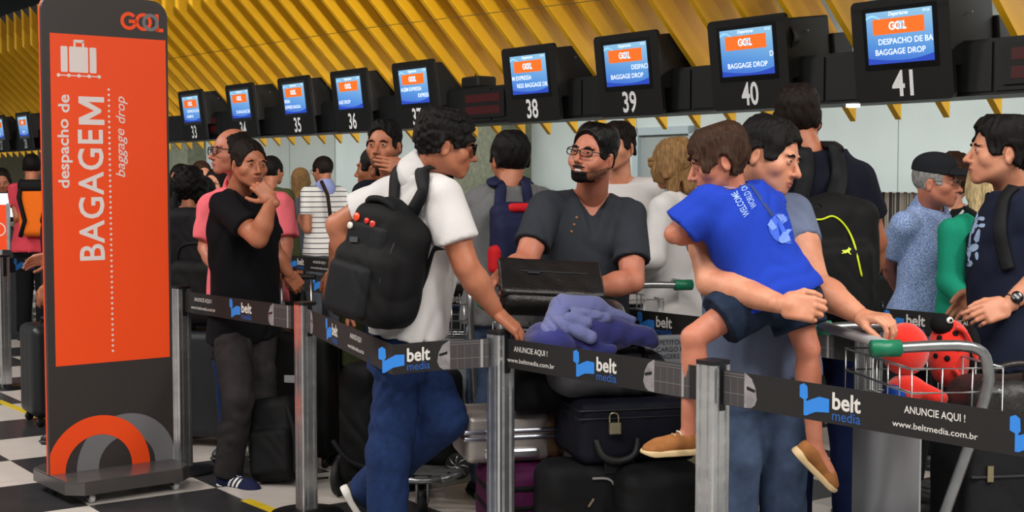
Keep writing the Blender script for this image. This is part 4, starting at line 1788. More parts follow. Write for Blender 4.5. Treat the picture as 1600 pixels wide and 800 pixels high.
    # ---- trousers
    def trousers(s, m, name='trousers', infl=.006, top=.12, h=.017, thigh=.056, knee=.044, ankle=.036, length=1.0, wr=.004, freq=26, seed=0.0, shorts=False, k=.02, legs=('L', 'R')):
        J, H = s.J, s.H
        names = ['hipL', 'hipR'] + [n + a for a in legs for n in (('kn',) if shorts else ('kn', 'an'))]
        lo, hi = s.bounds(names, .19)
        F_ = Fld(lo, hi, h)
        F_.add(loft(s.secs(infl, -.2, top)))
        for a in legs:
            hp, kn, an = J['hip' + a], J['kn' + a], J['an' + a]
            if shorts:
                F_.add(cutcone(hp, hp + (kn - hp) * length, thigh * H * s.g ** .5, knee * H * 1.1, .03), .03)
            else:
                F_.add(cone(hp, kn, thigh * H * s.g ** .5, knee * H), .03)
                e = kn + (an - kn) * length
                F_.add(cutcone(kn, e, knee * H, ankle * H, .02), k)
        if wr:
            an_z = min(J['anL'][2], J['anR'][2])
            F_.wrinkle(wr, freq, seed, (.15, .1, 1.0))
        return fld_obj(name, [F_.mesh()], m, s.root)

    def collar(s, m, open_=.5, r=.043, h=.006, hgt=.034, name='collar'):
        J, H = s.J, s.H
        nk = J['neck']
        up = nrm(J['head'] - nk)
        rs = nrm(J['shR'] - J['shL'])
        fwd = nrm(np.cross(up, rs))
        F_ = Fld(nk - .12, nk + .15, h)
        a, b = nk + up * .004 * H, nk + up * (hgt + .012) * H
        F_.add(cutcone(a - up * .01, b, (r + .018) * H, (r + .002) * H, 0), 0)
        F_.cut(cone(a - up * .05 * H, b + up * .05 * H, (r - .003) * H, (r - .003) * H), .002)
        # tilt: front lower
        F_.clip_plane(nk + up * hgt * .85 * H, nrm(up * 1.0 + fwd * .55), .004)
        F_.cut(cone(nk + fwd * .03 * H + up * .05 * H, nk + fwd * .075 * H - up * .03 * H, .03 * H * open_ * 2, .004), .004)
        return fld_obj(name, [F_.mesh()], m, s.root)

    def belt_line(s):
        pass


def shoe(root, an, toe, m_up, m_sole, H=1.75, up=(0, 0, 1), laces=None, stripes=None, h=.006, name='shoe', lift=.0, side=1):
    """an = ankle joint; toe = horizontal direction; the sole lies .045H below the ankle along up"""
    u = nrm(up)
    y = nrm(np.asarray(toe, float) - u * (np.asarray(toe, float) @ u))
    x = np.cross(y, u)
    A = np.stack([x, y, u], 0)
    sc = H / 1.75
    o = np.asarray(an, float) - u * .079 * sc
    F_ = Fld((-.08, -.1, -.01), (.08, .25, .14), h)
    F_.add(ell((0, -.022, .05), (.036, .045, .05)))
    F_.add(cone((0, 0, .06), (0, .13, .038), .041, .037), .03)
    F_.add(ell((0, .155, .028), (.043, .052, .030)), .03)
    F_.cut(cone((0, -.012, .085), (0, -.012, .16), .03, .036), .006)
    X, Y, Z = F_.grid()
    F_.f = np.maximum(F_.f, (.018 - Z)).astype(np.float32)
    V, Q = F_.mesh()
    sh = fld_obj(name, [((V * sc) @ A + o, Q)], m_up, root)
    S_ = Fld((-.08, -.1, -.01), (.08, .25, .06), h)
    S_.add(cone((0, -.026, .012), (0, .165, .012), .043, .050))
    X, Y, Z = S_.grid()
    zt = .026 + .014 * np.clip((-Y - .0) / .06, 0, 1)
    zb = .012 * np.clip((Y - .15) / .06, 0, 1) ** 2
    S_.f = np.maximum(S_.f, np.maximum(Z - zt, zb - Z)).astype(np.float32)
    V, Q = S_.mesh()
    def tw(V_):
        return (np.asarray(V_) * sc) @ A + o
    def sub(nm, parts, mm):
        loc = np.array(root.location)
        V2 = np.concatenate([p[0] for p in parts]); off = 0; Fs = []
        for p in parts:
            Fs.append(p[1] + off); off += len(p[0])
        me = np_mesh(nm, V2 - loc, np.concatenate(Fs))
        return mesh_obj(nm, me, mm, sh)
    sub('sole', [(tw(V), Q)], m_sole)
    if laces is not None:
        for k in range(4):
            yy = .045 + k * .022
            zz = .098 - k * .012
            pts = [(-.026, yy - .006, zz - .020), (-.012, yy, zz - .001), (.012, yy + .004, zz - .001), (.026, yy - .004, zz - .020)]
            mb = MB().tube([tw(np.array(p)) for p in pts], .0035 * sc, 6)
            mb.v = [tuple(np.array(p) - np.array(root.location)) for p in mb.v]
            mesh_obj('lace', mb.mesh('lace'), laces, sh)
    if stripes is not None:
        bv = BVHTree.FromPolygons([tuple(p) for p in sh.data_verts] , []) if False else None
        me = sh.data
        verts = np.empty(len(me.vertices) * 3, np.float32); me.vertices.foreach_get('co', verts)
        verts = verts.reshape(-1, 3) + np.array(root.location)
        bv = BVHTree.FromPolygons([tuple(p) for p in verts], [tuple(p.vertices) for p in me.polygons])
        for k in range(3):
            y0 = .028 + k * .027
            A_, B_ = [], []
            for i in range(7):
                f = i / 6
                z = .032 + .05 * f
                yy = y0 + .028 * f
                for wv, lst in ((0, A_), (.014, B_)):
                    p = tw(np.array([side * .1, yy + wv, z]))
                    hit = bv.ray_cast(Vector(p), Vector(-side * x))
                    q = np.array(hit[0]) + np.array(hit[1]) * .0015 if hit[0] is not None else tw(np.array([side * .04, yy + wv, z]))
                    lst.append(q - np.array(root.location))
            n = 7
            me2 = bpy.data.meshes.new('stripe')
            me2.from_pydata([tuple(p) for p in A_ + B_], [], [(i, i + 1, n + i + 1, n + i) for i in range(n - 1)])
            mesh_obj('stripe', me2, stripes, sh)
    return sh


def decal(target_parts, geo, M, root, name, m, off=.002, sub=0, parent=None, persp=False):
    """lay a flat drawing (verts2d, faces) of plane M on a surface by projecting along -z of M"""
    V, Q = target_parts
    bv = BVHTree.FromPolygons([tuple(p) for p in V], [tuple(int(i) for i in q) for q in Q])
    v, f = geo
    bm = bmesh.new()
    vs = [bm.verts.new((p[0], p[1], 0)) for p in v]
    for fc in f:
        try:
            bm.faces.new([vs[i] for i in fc])
        except ValueError:
            pass
    if sub:
        for _ in range(sub):
            bmesh.ops.subdivide_edges(bm, edges=[e for e in bm.edges if e.calc_length() > .012], cuts=1, use_grid_fill=True)
    dz = -(M.to_3x3() @ Vector((0, 0, 1)))
    loc = Vector(root.location)
    for p in bm.verts:
        w = M @ Vector((p.co.x, p.co.y, 0))
        if persp:
            dz = (w - Vector((0, 0, CAM_H))).normalized()
        hit = bv.ray_cast(w, dz)
        if hit[0] is not None:
            w = hit[0] - dz * off
        else:
            nr = bv.find_nearest(w + dz * .45)
            w = nr[0] + nr[1] * off
        p.co = w - loc
    me = bpy.data.meshes.new(name)
    bm.to_mesh(me)
    bm.free()
    return mesh_obj(name, me, m, parent or root)


def txt_geo2(txt, size, width=None, bold=.0, align='LEFT', shear=0):
    v, f, w = text_geo(txt, size, bold, shear, 1.0)
    sx = width / w if width else 1
    off = {'LEFT': 0, 'CENTER': -w * sx / 2, 'RIGHT': -w * sx}[align]
    return [(p[0] * sx + off, p[1]) for p in v], f
# ================================================================== PEOPLE
SK = {'tan': skin('tan', (172, 110, 82)), 'fair': skin('fair', (200, 140, 112)), 'olive': skin('olive', (156, 97, 68)), 'rosy': skin('rosy', (186, 120, 97)), 'brown': skin('brown', (134, 80, 54))}
LP = {'tan': lipm('tan', (144, 82, 68)), 'fair': lipm('fair', (168, 98, 86)), 'olive': lipm('olive', (132, 74, 60)), 'rosy': lipm('rosy', (154, 86, 76)), 'brown': lipm('brown', (122, 72, 60))}
HR = {'black': hairm('black', (15, 12, 12)), 'brown': hairm('brown', (56, 36, 25)), 'dark': hairm('dark', (26, 18, 15)), 'blonde': hairm('blonde', (176, 140, 92)),
      'dblonde': hairm('dark_blonde', (138, 104, 66)), 'grey': hairm('grey', (142, 140, 138)), 'sandy': hairm('sandy', (196, 172, 128)), 'stubble': hairm('stubble', (112, 78, 62))}
m_gl = mat('glasses_black', srgb(14, 14, 16), rough=.25)
m_glm = mat('glasses_metal', srgb(120, 116, 110), rough=.3, metal=.8)
m_sung = mat('sunglass_lens', srgb(12, 16, 16), rough=.08)
m_white_sole = mat('sole_white', srgb(214, 210, 204), rough=.6)
m_dark_shoe = mat('shoe_dark', srgb(26, 26, 30), rough=.5)
m_teeth = mat('teeth', srgb(220, 214, 204), rough=.3)
C_black = fabric('cotton_black', (13, 13, 18))
C_char = fabric('cotton_charcoal', (48, 51, 58), noise=.22)
C_white = fabric('cotton_white', (208, 204, 204), noise=.05)
C_pink = fabric('cotton_pink', (246, 116, 128))
C_greyT = fabric('cotton_slate', (102, 112, 138), noise=.10)
C_swt = fabric('wool_grey', (104, 104, 106), noise=.25)
C_navy = fabric('cotton_navy', (14, 17, 30))
C_boy = fabric('cotton_blue', (30, 62, 178))
C_green = fabric('knit_green', (24, 142, 112))
C_denim = fabric('denim_blue', (26, 45, 86), noise=.25, nscale=40)
C_denim2 = fabric('denim_faded', (70, 86, 114), noise=.30, nscale=18)
C_denimd = fabric('denim_dark', (28, 40, 60), noise=.3, nscale=22)
C_dk = fabric('denim_black', (44, 41, 42), noise=.35, nscale=12)
C_blk_tr = fabric('cloth_black', (14, 14, 17))
C_redT = fabric('cotton_red', (206, 66, 82))
C_or = fabric('cotton_orange', (236, 120, 60))
C_khaki = fabric('cotton_olive', (64, 70, 42))
C_dgrey = fabric('cotton_dark_grey', (84, 88, 96), noise=.15)


def stripes_mat(name, c1, c2, period, frac, axis=2, rot=0.0):
    m = mat(name, srgb(*c1), rough=.9, spec=.2, bump=.2, bscale=400)
    nt = m.node_tree
    b = nt.nodes['Principled BSDF']
    tc = nt.nodes.new('ShaderNodeTexCoord')
    mp = nt.nodes.new('ShaderNodeMapping')
    mp.inputs['Rotation'].default_value = (0, rot, 0)
    nt.links.new(tc.outputs['Object'], mp.inputs[0])
    sp = nt.nodes.new('ShaderNodeSeparateXYZ')
    nt.links.new(mp.outputs[0], sp.inputs[0])
    md = nt.nodes.new('ShaderNodeMath'); md.operation = 'PINGPONG'
    md.inputs[1].default_value = period / 2
    nt.links.new(sp.outputs[axis], md.inputs[0])
    lt = nt.nodes.new('ShaderNodeMath'); lt.operation = 'LESS_THAN'
    lt.inputs[1].default_value = period * frac / 2
    nt.links.new(md.outputs[0], lt.inputs[0])
    mx = nt.nodes.new('ShaderNodeMix'); mx.data_type = 'RGBA'
    mx.inputs[6].default_value = srgb(*c1) + (1,); mx.inputs[7].default_value = srgb(*c2) + (1,)
    nt.links.new(lt.outputs[0], mx.inputs[0])
    nt.links.new(mx.outputs[2], b.inputs['Base Color'])
    return m


def speckle_mat(name, c1, c2, scale=120, th=.52):
    m = mat(name, srgb(*c1), rough=.9, spec=.2)
    nt = m.node_tree
    b = nt.nodes['Principled BSDF']
    tc = nt.nodes.new('ShaderNodeTexCoord')
    n = nt.nodes.new('ShaderNodeTexNoise'); n.inputs['Scale'].default_value = scale; n.inputs['Detail'].default_value = 1
    nt.links.new(tc.outputs['Object'], n.inputs['Vector'])
    rp = nt.nodes.new('ShaderNodeValToRGB')
    rp.color_ramp.elements[0].position = th - .03; rp.color_ramp.elements[0].color = srgb(*c1) + (1,)
    rp.color_ramp.elements[1].position = th + .03; rp.color_ramp.elements[1].color = srgb(*c2) + (1,)
    nt.links.new(n.outputs['Fac'], rp.inputs[0])
    nt.links.new(rp.outputs[0], b.inputs['Base Color'])
    return m


def X_at(px, Y):
    return (px - 800) / F_PX * Y


def beard(hd, p, m, full=True, t=.0035, name='beard', z0=-.018, sl=.55):
    F_ = hd.field_from_skull(t)
    X, Y, Z = F_.grid()
    # keep only the jaw: below the line from the sideburn to the mouth corner
    line = z0 - sl * np.clip(Y, -.1, .2) + 0 * X
    F_.f = smax(F_.f, (Z - line).astype(np.float32), .004)
    F_.f = smax(F_.f, (-.015 - Y).astype(np.float32), .004)
    if not full:
        F_.f = smax(F_.f, (np.abs(X) - .037).astype(np.float32), .004)
    F_.cut(ell((0, .1, -.0715), (.023, .03, .0085)), .003)
    G_ = hd.field_from_skull(t)
    X, Y, Z = G_.grid()
    mo = np.sqrt(((np.abs(X) - .0) / .031) ** 2 + ((Z + .0595) / .0055) ** 2) - 1
    G_.f = np.maximum(G_.f, (mo * .006)).astype(np.float32)
    G_.f = np.maximum(G_.f, (.07 - Y)).astype(np.float32)
    F_.f = np.minimum(F_.f, G_.f)
    F_.rough(.0008, 300)
    fld_obj(name, [hd.to_world_fld(F_)], m, p.root)


def arm_from(p, side, el=None, wr=None, sh=None):
    if sh is not None:
        p.J['sh' + side] = np.asarray(sh)
    if el is not None:
        p.J['el' + side] = np.asarray(el)
    if wr is not None:
        p.J['wr' + side] = np.asarray(wr)


def relaxed_hand(p, a, h=.005, **k):
    J = p.J
    d = J['wr' + a] - J['el' + a]
    bk = p.rt * (1 if a == 'R' else -1)
    return hand_mesh(J['wr' + a], d, bk, a, p.H / 1.78, h=h, **k)


# ------------------------------------------------------------------ man in black T-shirt, hand on chin
Y = 7.03
p = Person(X_at(378, Y), Y, 1.76, -35, 'man in black T-shirt and dark jeans resting his hand on his chin', g=1.06, belly=1.18,
           J=dict(neck=P(371, 303, 7.05), head=P(389, 255, 6.98), shR=P(349, 321, 6.90), shL=P(405, 320, 7.17), elR=P(404, 373, 6.76), wrR=P(425, 312, 6.74),
                  elL=P(428, 395, 7.28), wrL=P(452, 428, 7.28), hipR=P(362, 512, 7.14), hipL=P(398, 512, 7.28), knR=P(372, 625, 6.94), anR=P(356, 742, 6.94), knL=P(408, 625, 7.12), anL=P(412, 735, 7.16)))
p.toe['R'] = nrm([.86, -.5, 0]); p.toe['L'] = nrm([.7, -.7, 0])
p.arm = 1.12
hd = Head(p.J['head'], (.62, -.78, -.08), (.03, 0, 1), 1.0, fat=1.08, neck=p.J['neck'], neck_r=.058)
hr_ = hand_mesh(p.J['wrR'], P(402, 288, 6.74) - p.J['wrR'], P(440, 290, 6.40) - p.J['wrR'], 'R', .98, curl=(.75, .85, .9, .95), curl2=(.9, 1.0, 1.0, 1.0), thumb=(.9, .1))
hl_ = hand_mesh(p.J['wrL'], P(470, 452, 7.32) - p.J['wrL'], P(462, 420, 7.0) - p.J['wrL'], 'L', .98, curl=(.7, .75, .8, .85), thumb=(.5, .6))
p.body(SK['tan'], LP['tan'], hd, [hr_, hl_])
fld_obj('hair', hd.hair_mesh(thick=.006, top=.005, face=((0, .135, -.038), (0.106, 0.111, 0.132)), seed=2), HR['dark'], p.root)
eye_parts(hd, p.root, (.25, 1, 0)); brow_parts(hd, p.root, HR['dark'])
p.shirt(C_black, sleeve=.66, hem=-.06, infl=.016, flare=.02, wr=.006, seed=1, h=.0095, sl_r=(.040, .043))
p.trousers(C_dk, thigh=.058, knee=.046, ankle=.040, wr=.007, freq=34, length=1.03, h=.011)
shoe(p.root, p.J['anR'], p.toe['R'], fabric('suede_navy', (28, 34, 66)), m_white_sole, laces=mat('lace_white', srgb(222, 220, 216), rough=.8), stripes=mat('stripe_white', srgb(226, 224, 220), rough=.6), side=1, h=.004)
shoe(p.root, p.J['anL'], p.toe['L'], fabric('suede_navy', (28, 34, 66)), m_white_sole)

# ------------------------------------------------------------------ bald man, pink polo
Y = 7.64
p = Person(X_at(385, Y), Y, 1.85, 255, 'balding man with black glasses in a salmon pink polo shirt', g=1.06, belly=1.1,
           J=dict(head=P(361, 236, 7.54), neck=P(378, 296, 7.68), shR=P(330, 322, 7.64), shL=P(438, 320, 7.60), elR=P(322, 388, 7.62), elL=P(446, 385, 7.54), wrR=P(345, 430, 7.42), wrL=P(432, 440, 7.37)))
hd = Head(p.J['head'], (-.80, -.58, .02), (0, 0, 1), 1.06, h=.004, neck=p.J['neck'], neck_r=.056, nose=1.1)
p.body(SK['rosy'], LP['rosy'], hd, [relaxed_hand(p, 'L'), relaxed_hand(p, 'R')])
fld_obj('hair', hd.hair_mesh(thick=.006, cuts=((ell((0, .03, .13), (.062, .11, .095)), .006),), face=((0, .11, -.03), (.09, .105, .15))), HR['dark'], p.root)
eye_parts(hd, p.root); brow_parts(hd, p.root, HR['dark'])
glasses(hd, p.root, m_gl, None, w=.025, h=.020, r=.0032, round_=.15)
p.shirt(C_pink, sleeve=.80, hem=-.16, infl=.016, wr=.006, seed=4, sl_r=(.040, .044))
p.collar(C_pink)
p.trousers(C_denim)
for a in 'LR':
    shoe(p.root, p.J['an' + a], p.toe[a], m_dark_shoe, m_dark_shoe, h=.013)

# ------------------------------------------------------------------ man covering his mouth
Y = 7.10
p = Person(X_at(625, Y), Y, 1.84, 262, 'bearded man with spiky dark hair covering his mouth with one hand', g=1.0,
           J=dict(head=P(600, 226, 7.05), neck=P(618, 292, 7.17), elL=P(668, 345, 6.91), wrL=P(636, 264, 6.91)))
hd = Head(p.J['head'], (-.28, -.94, -.02), (.03, 0, 1), 1.02, neck=p.J['neck'])
p.body(SK['tan'], LP['tan'], hd, [hand_mesh(p.J['wrL'], P(582, 252, 6.87) - p.J['wrL'], np.array([-.1, -1, .15]), 'L', .98, curl=(.12, .1, .12, .16), curl2=(.2, .2, .2, .25), thumb=(.35, .2)), relaxed_hand(p, 'R')])
fld_obj('hair', hd.hair_mesh(thick=.005, top=.016, rough=(.0035, 210), seed=5, face=((0, .135, -.036), (0.106, 0.114, 0.138))), HR['black'], p.root)
beard(hd, p, HR['stubble'], t=.0014, z0=-.03, sl=.45)
eye_parts(hd, p.root, (.1, 1, 0)); brow_parts(hd, p.root, HR['black'], .0034)
p.shirt(C_navy, sleeve=.7, seed=3)
p.trousers(C_denimd)
for a in 'LR':
    shoe(p.root, p.J['an' + a], p.toe[a], m_dark_shoe, m_dark_shoe, h=.013)

# ------------------------------------------------------------------ grey T-shirt man with shorts behind
Y = 7.55
p = Person(X_at(566, Y), Y, 1.73, 178, 'dark-haired man in a grey T-shirt and shorts, seen from behind the backpacker', g=1.02,
           J=dict(head=P(586, 262, 7.54), neck=P(582, 302, 7.60), elL=P(530, 366, 7.35), wrL=P(520, 425, 7.30)))
hd = Head(p.J['head'], (-.95, .25, -.05), (0, 0, 1), 1.0, h=.005, neck=p.J['neck'])
p.body(SK['olive'], LP['olive'], hd, [relaxed_hand(p, 'L'), relaxed_hand(p, 'R')], legs=True)
fld_obj('hair', hd.hair_mesh(thick=.007), HR['black'], p.root)
eye_parts(hd, p.root)
p.shirt(C_dgrey, sleeve=.7, h=.011)
p.trousers(C_khaki, 'shorts', shorts=True, length=.9, h=.012)
for a in 'LR':
    shoe(p.root, p.J['an' + a], p.toe[a], m_dark_shoe, m_dark_shoe, h=.013)

# ------------------------------------------------------------------ white polo man with big backpack
Y = 5.3
PD = p = Person(X_at(622, Y), Y, 1.82, 12, 'curly-haired man in white polo shirt and blue jeans leaning on a queue post', g=1.0,
           J=dict(head=P(698, 224, 5.18), neck=P(664, 274, 5.26), shR=P(692, 308, 5.08), shL=P(624, 298, 5.42), elR=P(728, 416, 5.04), wrR=P(776, 488, 5.10),
                  elL=P(528, 352, 5.50), wrL=P(560, 440, 5.55), hipR=P(632, 530, 5.24), hipL=P(638, 530, 5.38), knR=P(606, 712, 5.22), anR=P(606, 886, 5.24),
                  knL=P(696, 655, 5.26), anL=P(570, 768, 5.55)))
p.root.location = (float(p.J['anR'][0]), float(p.J['anR'][1]), 0)
p.toe['R'] = nrm([.92, .35, 0]); p.toe['L'] = nrm([.9, .2, -.75])
p.arm = 1.12
hd = Head(p.J['head'], (.95, .22, -.20), (.16, 0, 1), 1.02, neck=p.J['neck'], neck_r=.056, nose=1.15)
p.body(SK['tan'], LP['tan'], hd, [hand_mesh(p.J['wrR'], P(799, 508, 5.10) - p.J['wrR'], np.array([.25, -.25, .95]), 'R', 1.08, curl=(.38, .36, .36, .4), curl2=(.35, .35, .35, .35), spread=.06, thumb=(.5, .3)),
                                 hand_mesh(p.J['wrL'], np.array([.5, .1, -.8]), np.array([-.8, -.2, -.4]), 'L', 1.05)])
fld_obj('hair', hd.hair_mesh(thick=.016, top=.012, back=.004, rough=(.0034, 170), seed=7, st=(1, 1, 1), face=((0, .140, -.04), (0.106, 0.115, 0.134)), nape=-.066), HR['black'], p.root)
eye_parts(hd, p.root); brow_parts(hd, p.root, HR['black'], .0034)
glasses(hd, p.root, m_gl, m_sung, w=.029, h=.021, r=.002, round_=.45, name='sunglasses')
SHIRT_D = p.shirt(C_white, sleeve=.66, hem=.05, infl=.018, wr=.006, freq=24, seed=2, h=.0095, sl_r=(.040, .047), flare=.05)
SHIRT_D_M = p.shirt_mesh
p.collar(C_white, open_=.3)
p.trousers(C_denim, thigh=.054, knee=.046, ankle=.040, wr=.007, freq=30, h=.011)
shoe(p.root, p.J['anR'], p.toe['R'], fabric('mesh_charcoal', (44, 46, 52)), m_white_sole)
shoe(p.root, p.J['anL'] , nrm([.50, .08, -.86]), fabric('mesh_charcoal', (44, 46, 52)), m_white_sole, up=nrm([.86, .10, .50]), laces=mat('lace_grey', srgb(90, 90, 94), rough=.8))

# ------------------------------------------------------------------ grey sweater man with navy and red backpack
Y = 6.67
PE = p = Person(X_at(788, Y), Y, 1.80, 108, 'dark-haired man in grey sweater with folded arms, seen from behind', g=1.03,
           J=dict(head=P(796, 247, 6.71), neck=P(795, 292, 6.67), shL=P(745, 316, 6.67), shR=P(846, 314, 6.77), elL=P(740, 385, 6.77), wrL=P(772, 372, 6.91), elR=P(855, 385, 6.85), wrR=P(812, 372, 6.99)))
hd = Head(p.J['head'], (-.42, .9, -.02), (0, 0, 1), 1.04, h=.005, neck=p.J['neck'])
p.body(SK['tan'], LP['tan'], hd, [relaxed_hand(p, 'L')])
fld_obj('hair', hd.hair_mesh(thick=.011, top=.010, back=.003, nape=-.066, slope=.34, rough=(.002, 190)), HR['black'], p.root)
eye_parts(hd, p.root)
p.shirt(C_swt, name='sweater', sleeve=1.92, hem=-.12, infl=.017, wr=.006, freq=26, seed=6, h=.010)
SHIRT_E_M = p.shirt_mesh
p.trousers(C_denim2)
for a in 'LR':
    shoe(p.root, p.J['an' + a], p.toe[a], m_dark_shoe, m_dark_shoe, h=.013)

# ------------------------------------------------------------------ smiling man in charcoal henley
Y = 6.12
PF = p = Person(X_at(912, Y), Y, 1.80, 258, 'smiling bearded man with glasses in a charcoal buttoned T-shirt', g=1.10, belly=1.12,
           J=dict(head=P(927, 241, 5.88), neck=P(924, 308, 6.02), shR=P(852, 325, 5.96), shL=P(984, 338, 5.98), elR=P(822, 408, 5.80), wrR=P(776, 437, 5.60), elL=P(988, 440, 5.80), wrL=P(916, 452, 5.62),
                  hipL=P(935, 520, 6.16), hipR=P(880, 520, 6.12)))
p.arm = 1.18
hd = Head(p.J['head'], (-.58, -.80, .10), (.20, .05, .97), 1.06, fat=1.06, neck=p.J['neck'], neck_r=.062, mouth='smile')
p.body(SK['rosy'], LP['rosy'], hd, [hand_mesh(p.J['wrR'], P(760, 446, 5.5) - p.J['wrR'], np.array([-.3, -.3, .9]), 'R', 1.0), hand_mesh(p.J['wrL'], P(890, 456, 5.52) - p.J['wrL'], np.array([0, -.5, .85]), 'L', 1.0)])
fld_obj('hair', hd.hair_mesh(thick=.006, top=.020, face=((0, .140, -.030), (0.106, 0.115, 0.134)), rough=(.0010, 240), seed=3), hairm('black_slick', (14, 11, 11), .34), p.root)
beard(hd, p, HR['black'], t=.0030, z0=-.048, sl=.30, full=False)
beard(hd, p, hairm('beard_thin', (112, 74, 58)), t=.0008, z0=-.040, sl=.38, name='stubble')
eye_parts(hd, p.root, (-.1, 1, .1)); brow_parts(hd, p.root, HR['black'], .0036)
glasses(hd, p.root, m_gl, None, w=.027, h=.015, r=.0024, round_=.4)
tb_ = MB()
L_ = lambda q: hd.to_world(np.array(q))
tb_.add([L_((-.021, .086, -.069)), L_((.021, .086, -.069)), L_((.010, .096, -.069)), L_((-.010, .096, -.069)), L_((-.021, .086, -.0755)), L_((.021, .086, -.0755)), L_((.010, .096, -.0762)), L_((-.010, .096, -.0762))],
        [(4, 7, 3, 0), (7, 6, 2, 3), (6, 5, 1, 2), (0, 3, 2, 1)], False).build('teeth', m_teeth, p.root)
p.shirt(C_char, sleeve=.70, hem=-.1, infl=.014, wr=.006, freq=24, seed=9, h=.0095, vneck=.105, sl_r=(.042, .044), neck_r=.043)
bt = mat('button_wood', srgb(120, 76, 40), rough=.4)
for k, (bx_, by_) in enumerate(((901, 340), (897, 351), (893, 362))):
    q = P(bx_, by_, 5.0); dv = nrm(q - np.array([0, 0, CAM_H]))
    V_, Q_ = p.shirt_mesh
    bv = BVHTree.FromPolygons([tuple(v) for v in V_], [tuple(int(i) for i in f_) for f_ in Q_])
    hit = bv.ray_cast(Vector(q), Vector(dv))
    if hit[0] is not None:
        MB().lathe([(.0005, 0), (.0062, 0), (.0066, .0015), (.0060, .003), (.0005, .0025)], 14, frame(hit[0], hit[1].orthogonal(), hit[1])).build('button', bt, p.root)
p.trousers(C_denimd)
for a in 'LR':
    shoe(p.root, p.J['an' + a], p.toe[a], m_dark_shoe, m_dark_shoe, h=.013)

# ------------------------------------------------------------------ white T-shirt man behind him
Y = 7.5
p = Person(X_at(968, Y), Y, 1.86, 250, 'young man in white T-shirt with arm akimbo behind the smiling man', sw=.96,
           J=dict(head=P(964, 228, 7.45), neck=P(970, 288, 7.5), elL=P(1026, 338, 7.55), wrL=P(998, 385, 7.42)))
hd = Head(p.J['head'], (-.5, -.85, 0), (0, 0, 1), 1.05, h=.005, neck=p.J['neck'])
p.body(SK['fair'], LP['fair'], hd, [relaxed_hand(p, 'R'), hand_mesh(p.J['wrL'], np.array([-.6, -.3, -.5]), np.array([.6, -.3, .3]), 'L', 1.0, h=.005)])
fld_obj('hair', hd.hair_mesh(thick=.012, top=.01, rough=(.004, 150)), HR['dark'], p.root)
eye_parts(hd, p.root); brow_parts(hd, p.root, HR['dark'])
p.shirt(C_white, sleeve=.6, h=.011, seed=4)
p.trousers(C_dgrey)
for a in 'LR':
    shoe(p.root, p.J['an' + a], p.toe[a], m_dark_shoe, m_dark_shoe, h=.013)

# ------------------------------------------------------------------ blonde woman in white shirt
Y = 6.95
p = Person(X_at(1056, Y), Y, 1.72, 140, 'woman with shoulder-length blonde hair in a white long-sleeved shirt', g=.92, sw=.92,
           J=dict(head=P(1052, 256, 6.92), neck=P(1062, 305, 6.94), elL=P(1022, 402, 6.70), wrL=P(1005, 432, 6.95), shL=P(1034, 325, 6.76)))
hd = Head(p.J['head'], (-.75, .6, -.12), (0, 0, 1), 1.0, fem=True, h=.005, neck=p.J['neck'], neck_r=.044)
p.body(SK['fair'], LP['fair'], hd, [relaxed_hand(p, 'L'), relaxed_hand(p, 'R')])
fld_obj('hair', hd.hair_mesh(thick=.020, top=.006, nape=-.12, slope=.2, ears=False, face=((0, .15, -.06), (.075, .10, .15)), rough=(.0035, 90), st=(1.4, 1.4, .25),
                             adds=((cone((-.05, -.03, .02), (-.062, -.02, -.13), .045, .028), .02), (cone((.05, -.03, .02), (.062, -.02, -.13), .045, .028), .02), (cone((0, -.075, .02), (0, -.075, -.13), .05, .035), .03))), HR['dblonde'], p.root)
p.shirt(C_white, name='blouse', sleeve=1.95, infl=.016, wr=.006, seed=8, h=.010, fore_r=(.034 * 1.72, .028 * 1.72))
p.trousers(fabric('trousers_khaki', (132, 120, 98)))
for a in 'LR':
    shoe(p.root, p.J['an' + a], p.toe[a], m_dark_shoe, m_dark_shoe, h=.013)

# ------------------------------------------------------------------ man carrying the boy
Y = 4.78
PI_ = p = Person(X_at(1180, Y), Y, 1.78, 275, 'dark-haired man in slate grey T-shirt and faded jeans carrying a boy', g=1.10, belly=1.1,
           J=dict(head=P(1203, 243, 4.70), neck=P(1174, 308, 4.80), shR=P(1102, 345, 4.74), shL=P(1236, 335, 4.80), elR=P(1112, 440, 4.50), wrR=P(1222, 476, 4.27),
                  elL=P(1272, 446, 4.62), wrL=P(1345, 494, 4.42), hipR=P(1154, 575, 4.76), hipL=P(1214, 575, 4.80), knR=P(1150, 720, 4.72), knL=P(1222, 720, 4.78), anR=P(1146, 965, 4.74), anL=P(1226, 960, 4.80)))
p.arm = 1.22
hd = Head(p.J['head'], (.80, -.54, -.27), (.22, .0, .97), 1.04, neck=p.J['neck'], neck_r=.058, nose=1.1)
p.body(SK['fair'], LP['fair'], hd, [hand_mesh(p.J['wrR'], P(1262, 482, 4.24) - p.J['wrR'], np.array([.1, -.95, .2]), 'R', 1.06, curl=(.75, .85, .9, .95), curl2=(1.0, 1.05, 1.1, 1.1), thumb=(.7, .5)),
                                  hand_mesh(p.J['wrL'], P(1392, 500, 4.32) - p.J['wrL'], np.array([.1, -.3, .9]), 'L', 1.02, curl=(.45, .5, .5, .5), curl2=(.8, .8, .8, .8), thumb=(.5, .4))])
fld_obj('hair', hd.hair_mesh(thick=.009, top=.013, face=((0, .142, -.042), (0.106, 0.117, 0.132)), rough=(.0022, 190), seed=4), HR['black'], p.root)
eye_parts(hd, p.root, (0, 1, -.2)); brow_parts(hd, p.root, HR['black'], .0036)
p.shirt(C_greyT, sleeve=.42, hem=-.05, infl=.018, wr=.006, freq=26, seed=5, h=.0095, sl_r=(.040, .042), flare=.05)
SHIRT_I_M = p.shirt_mesh
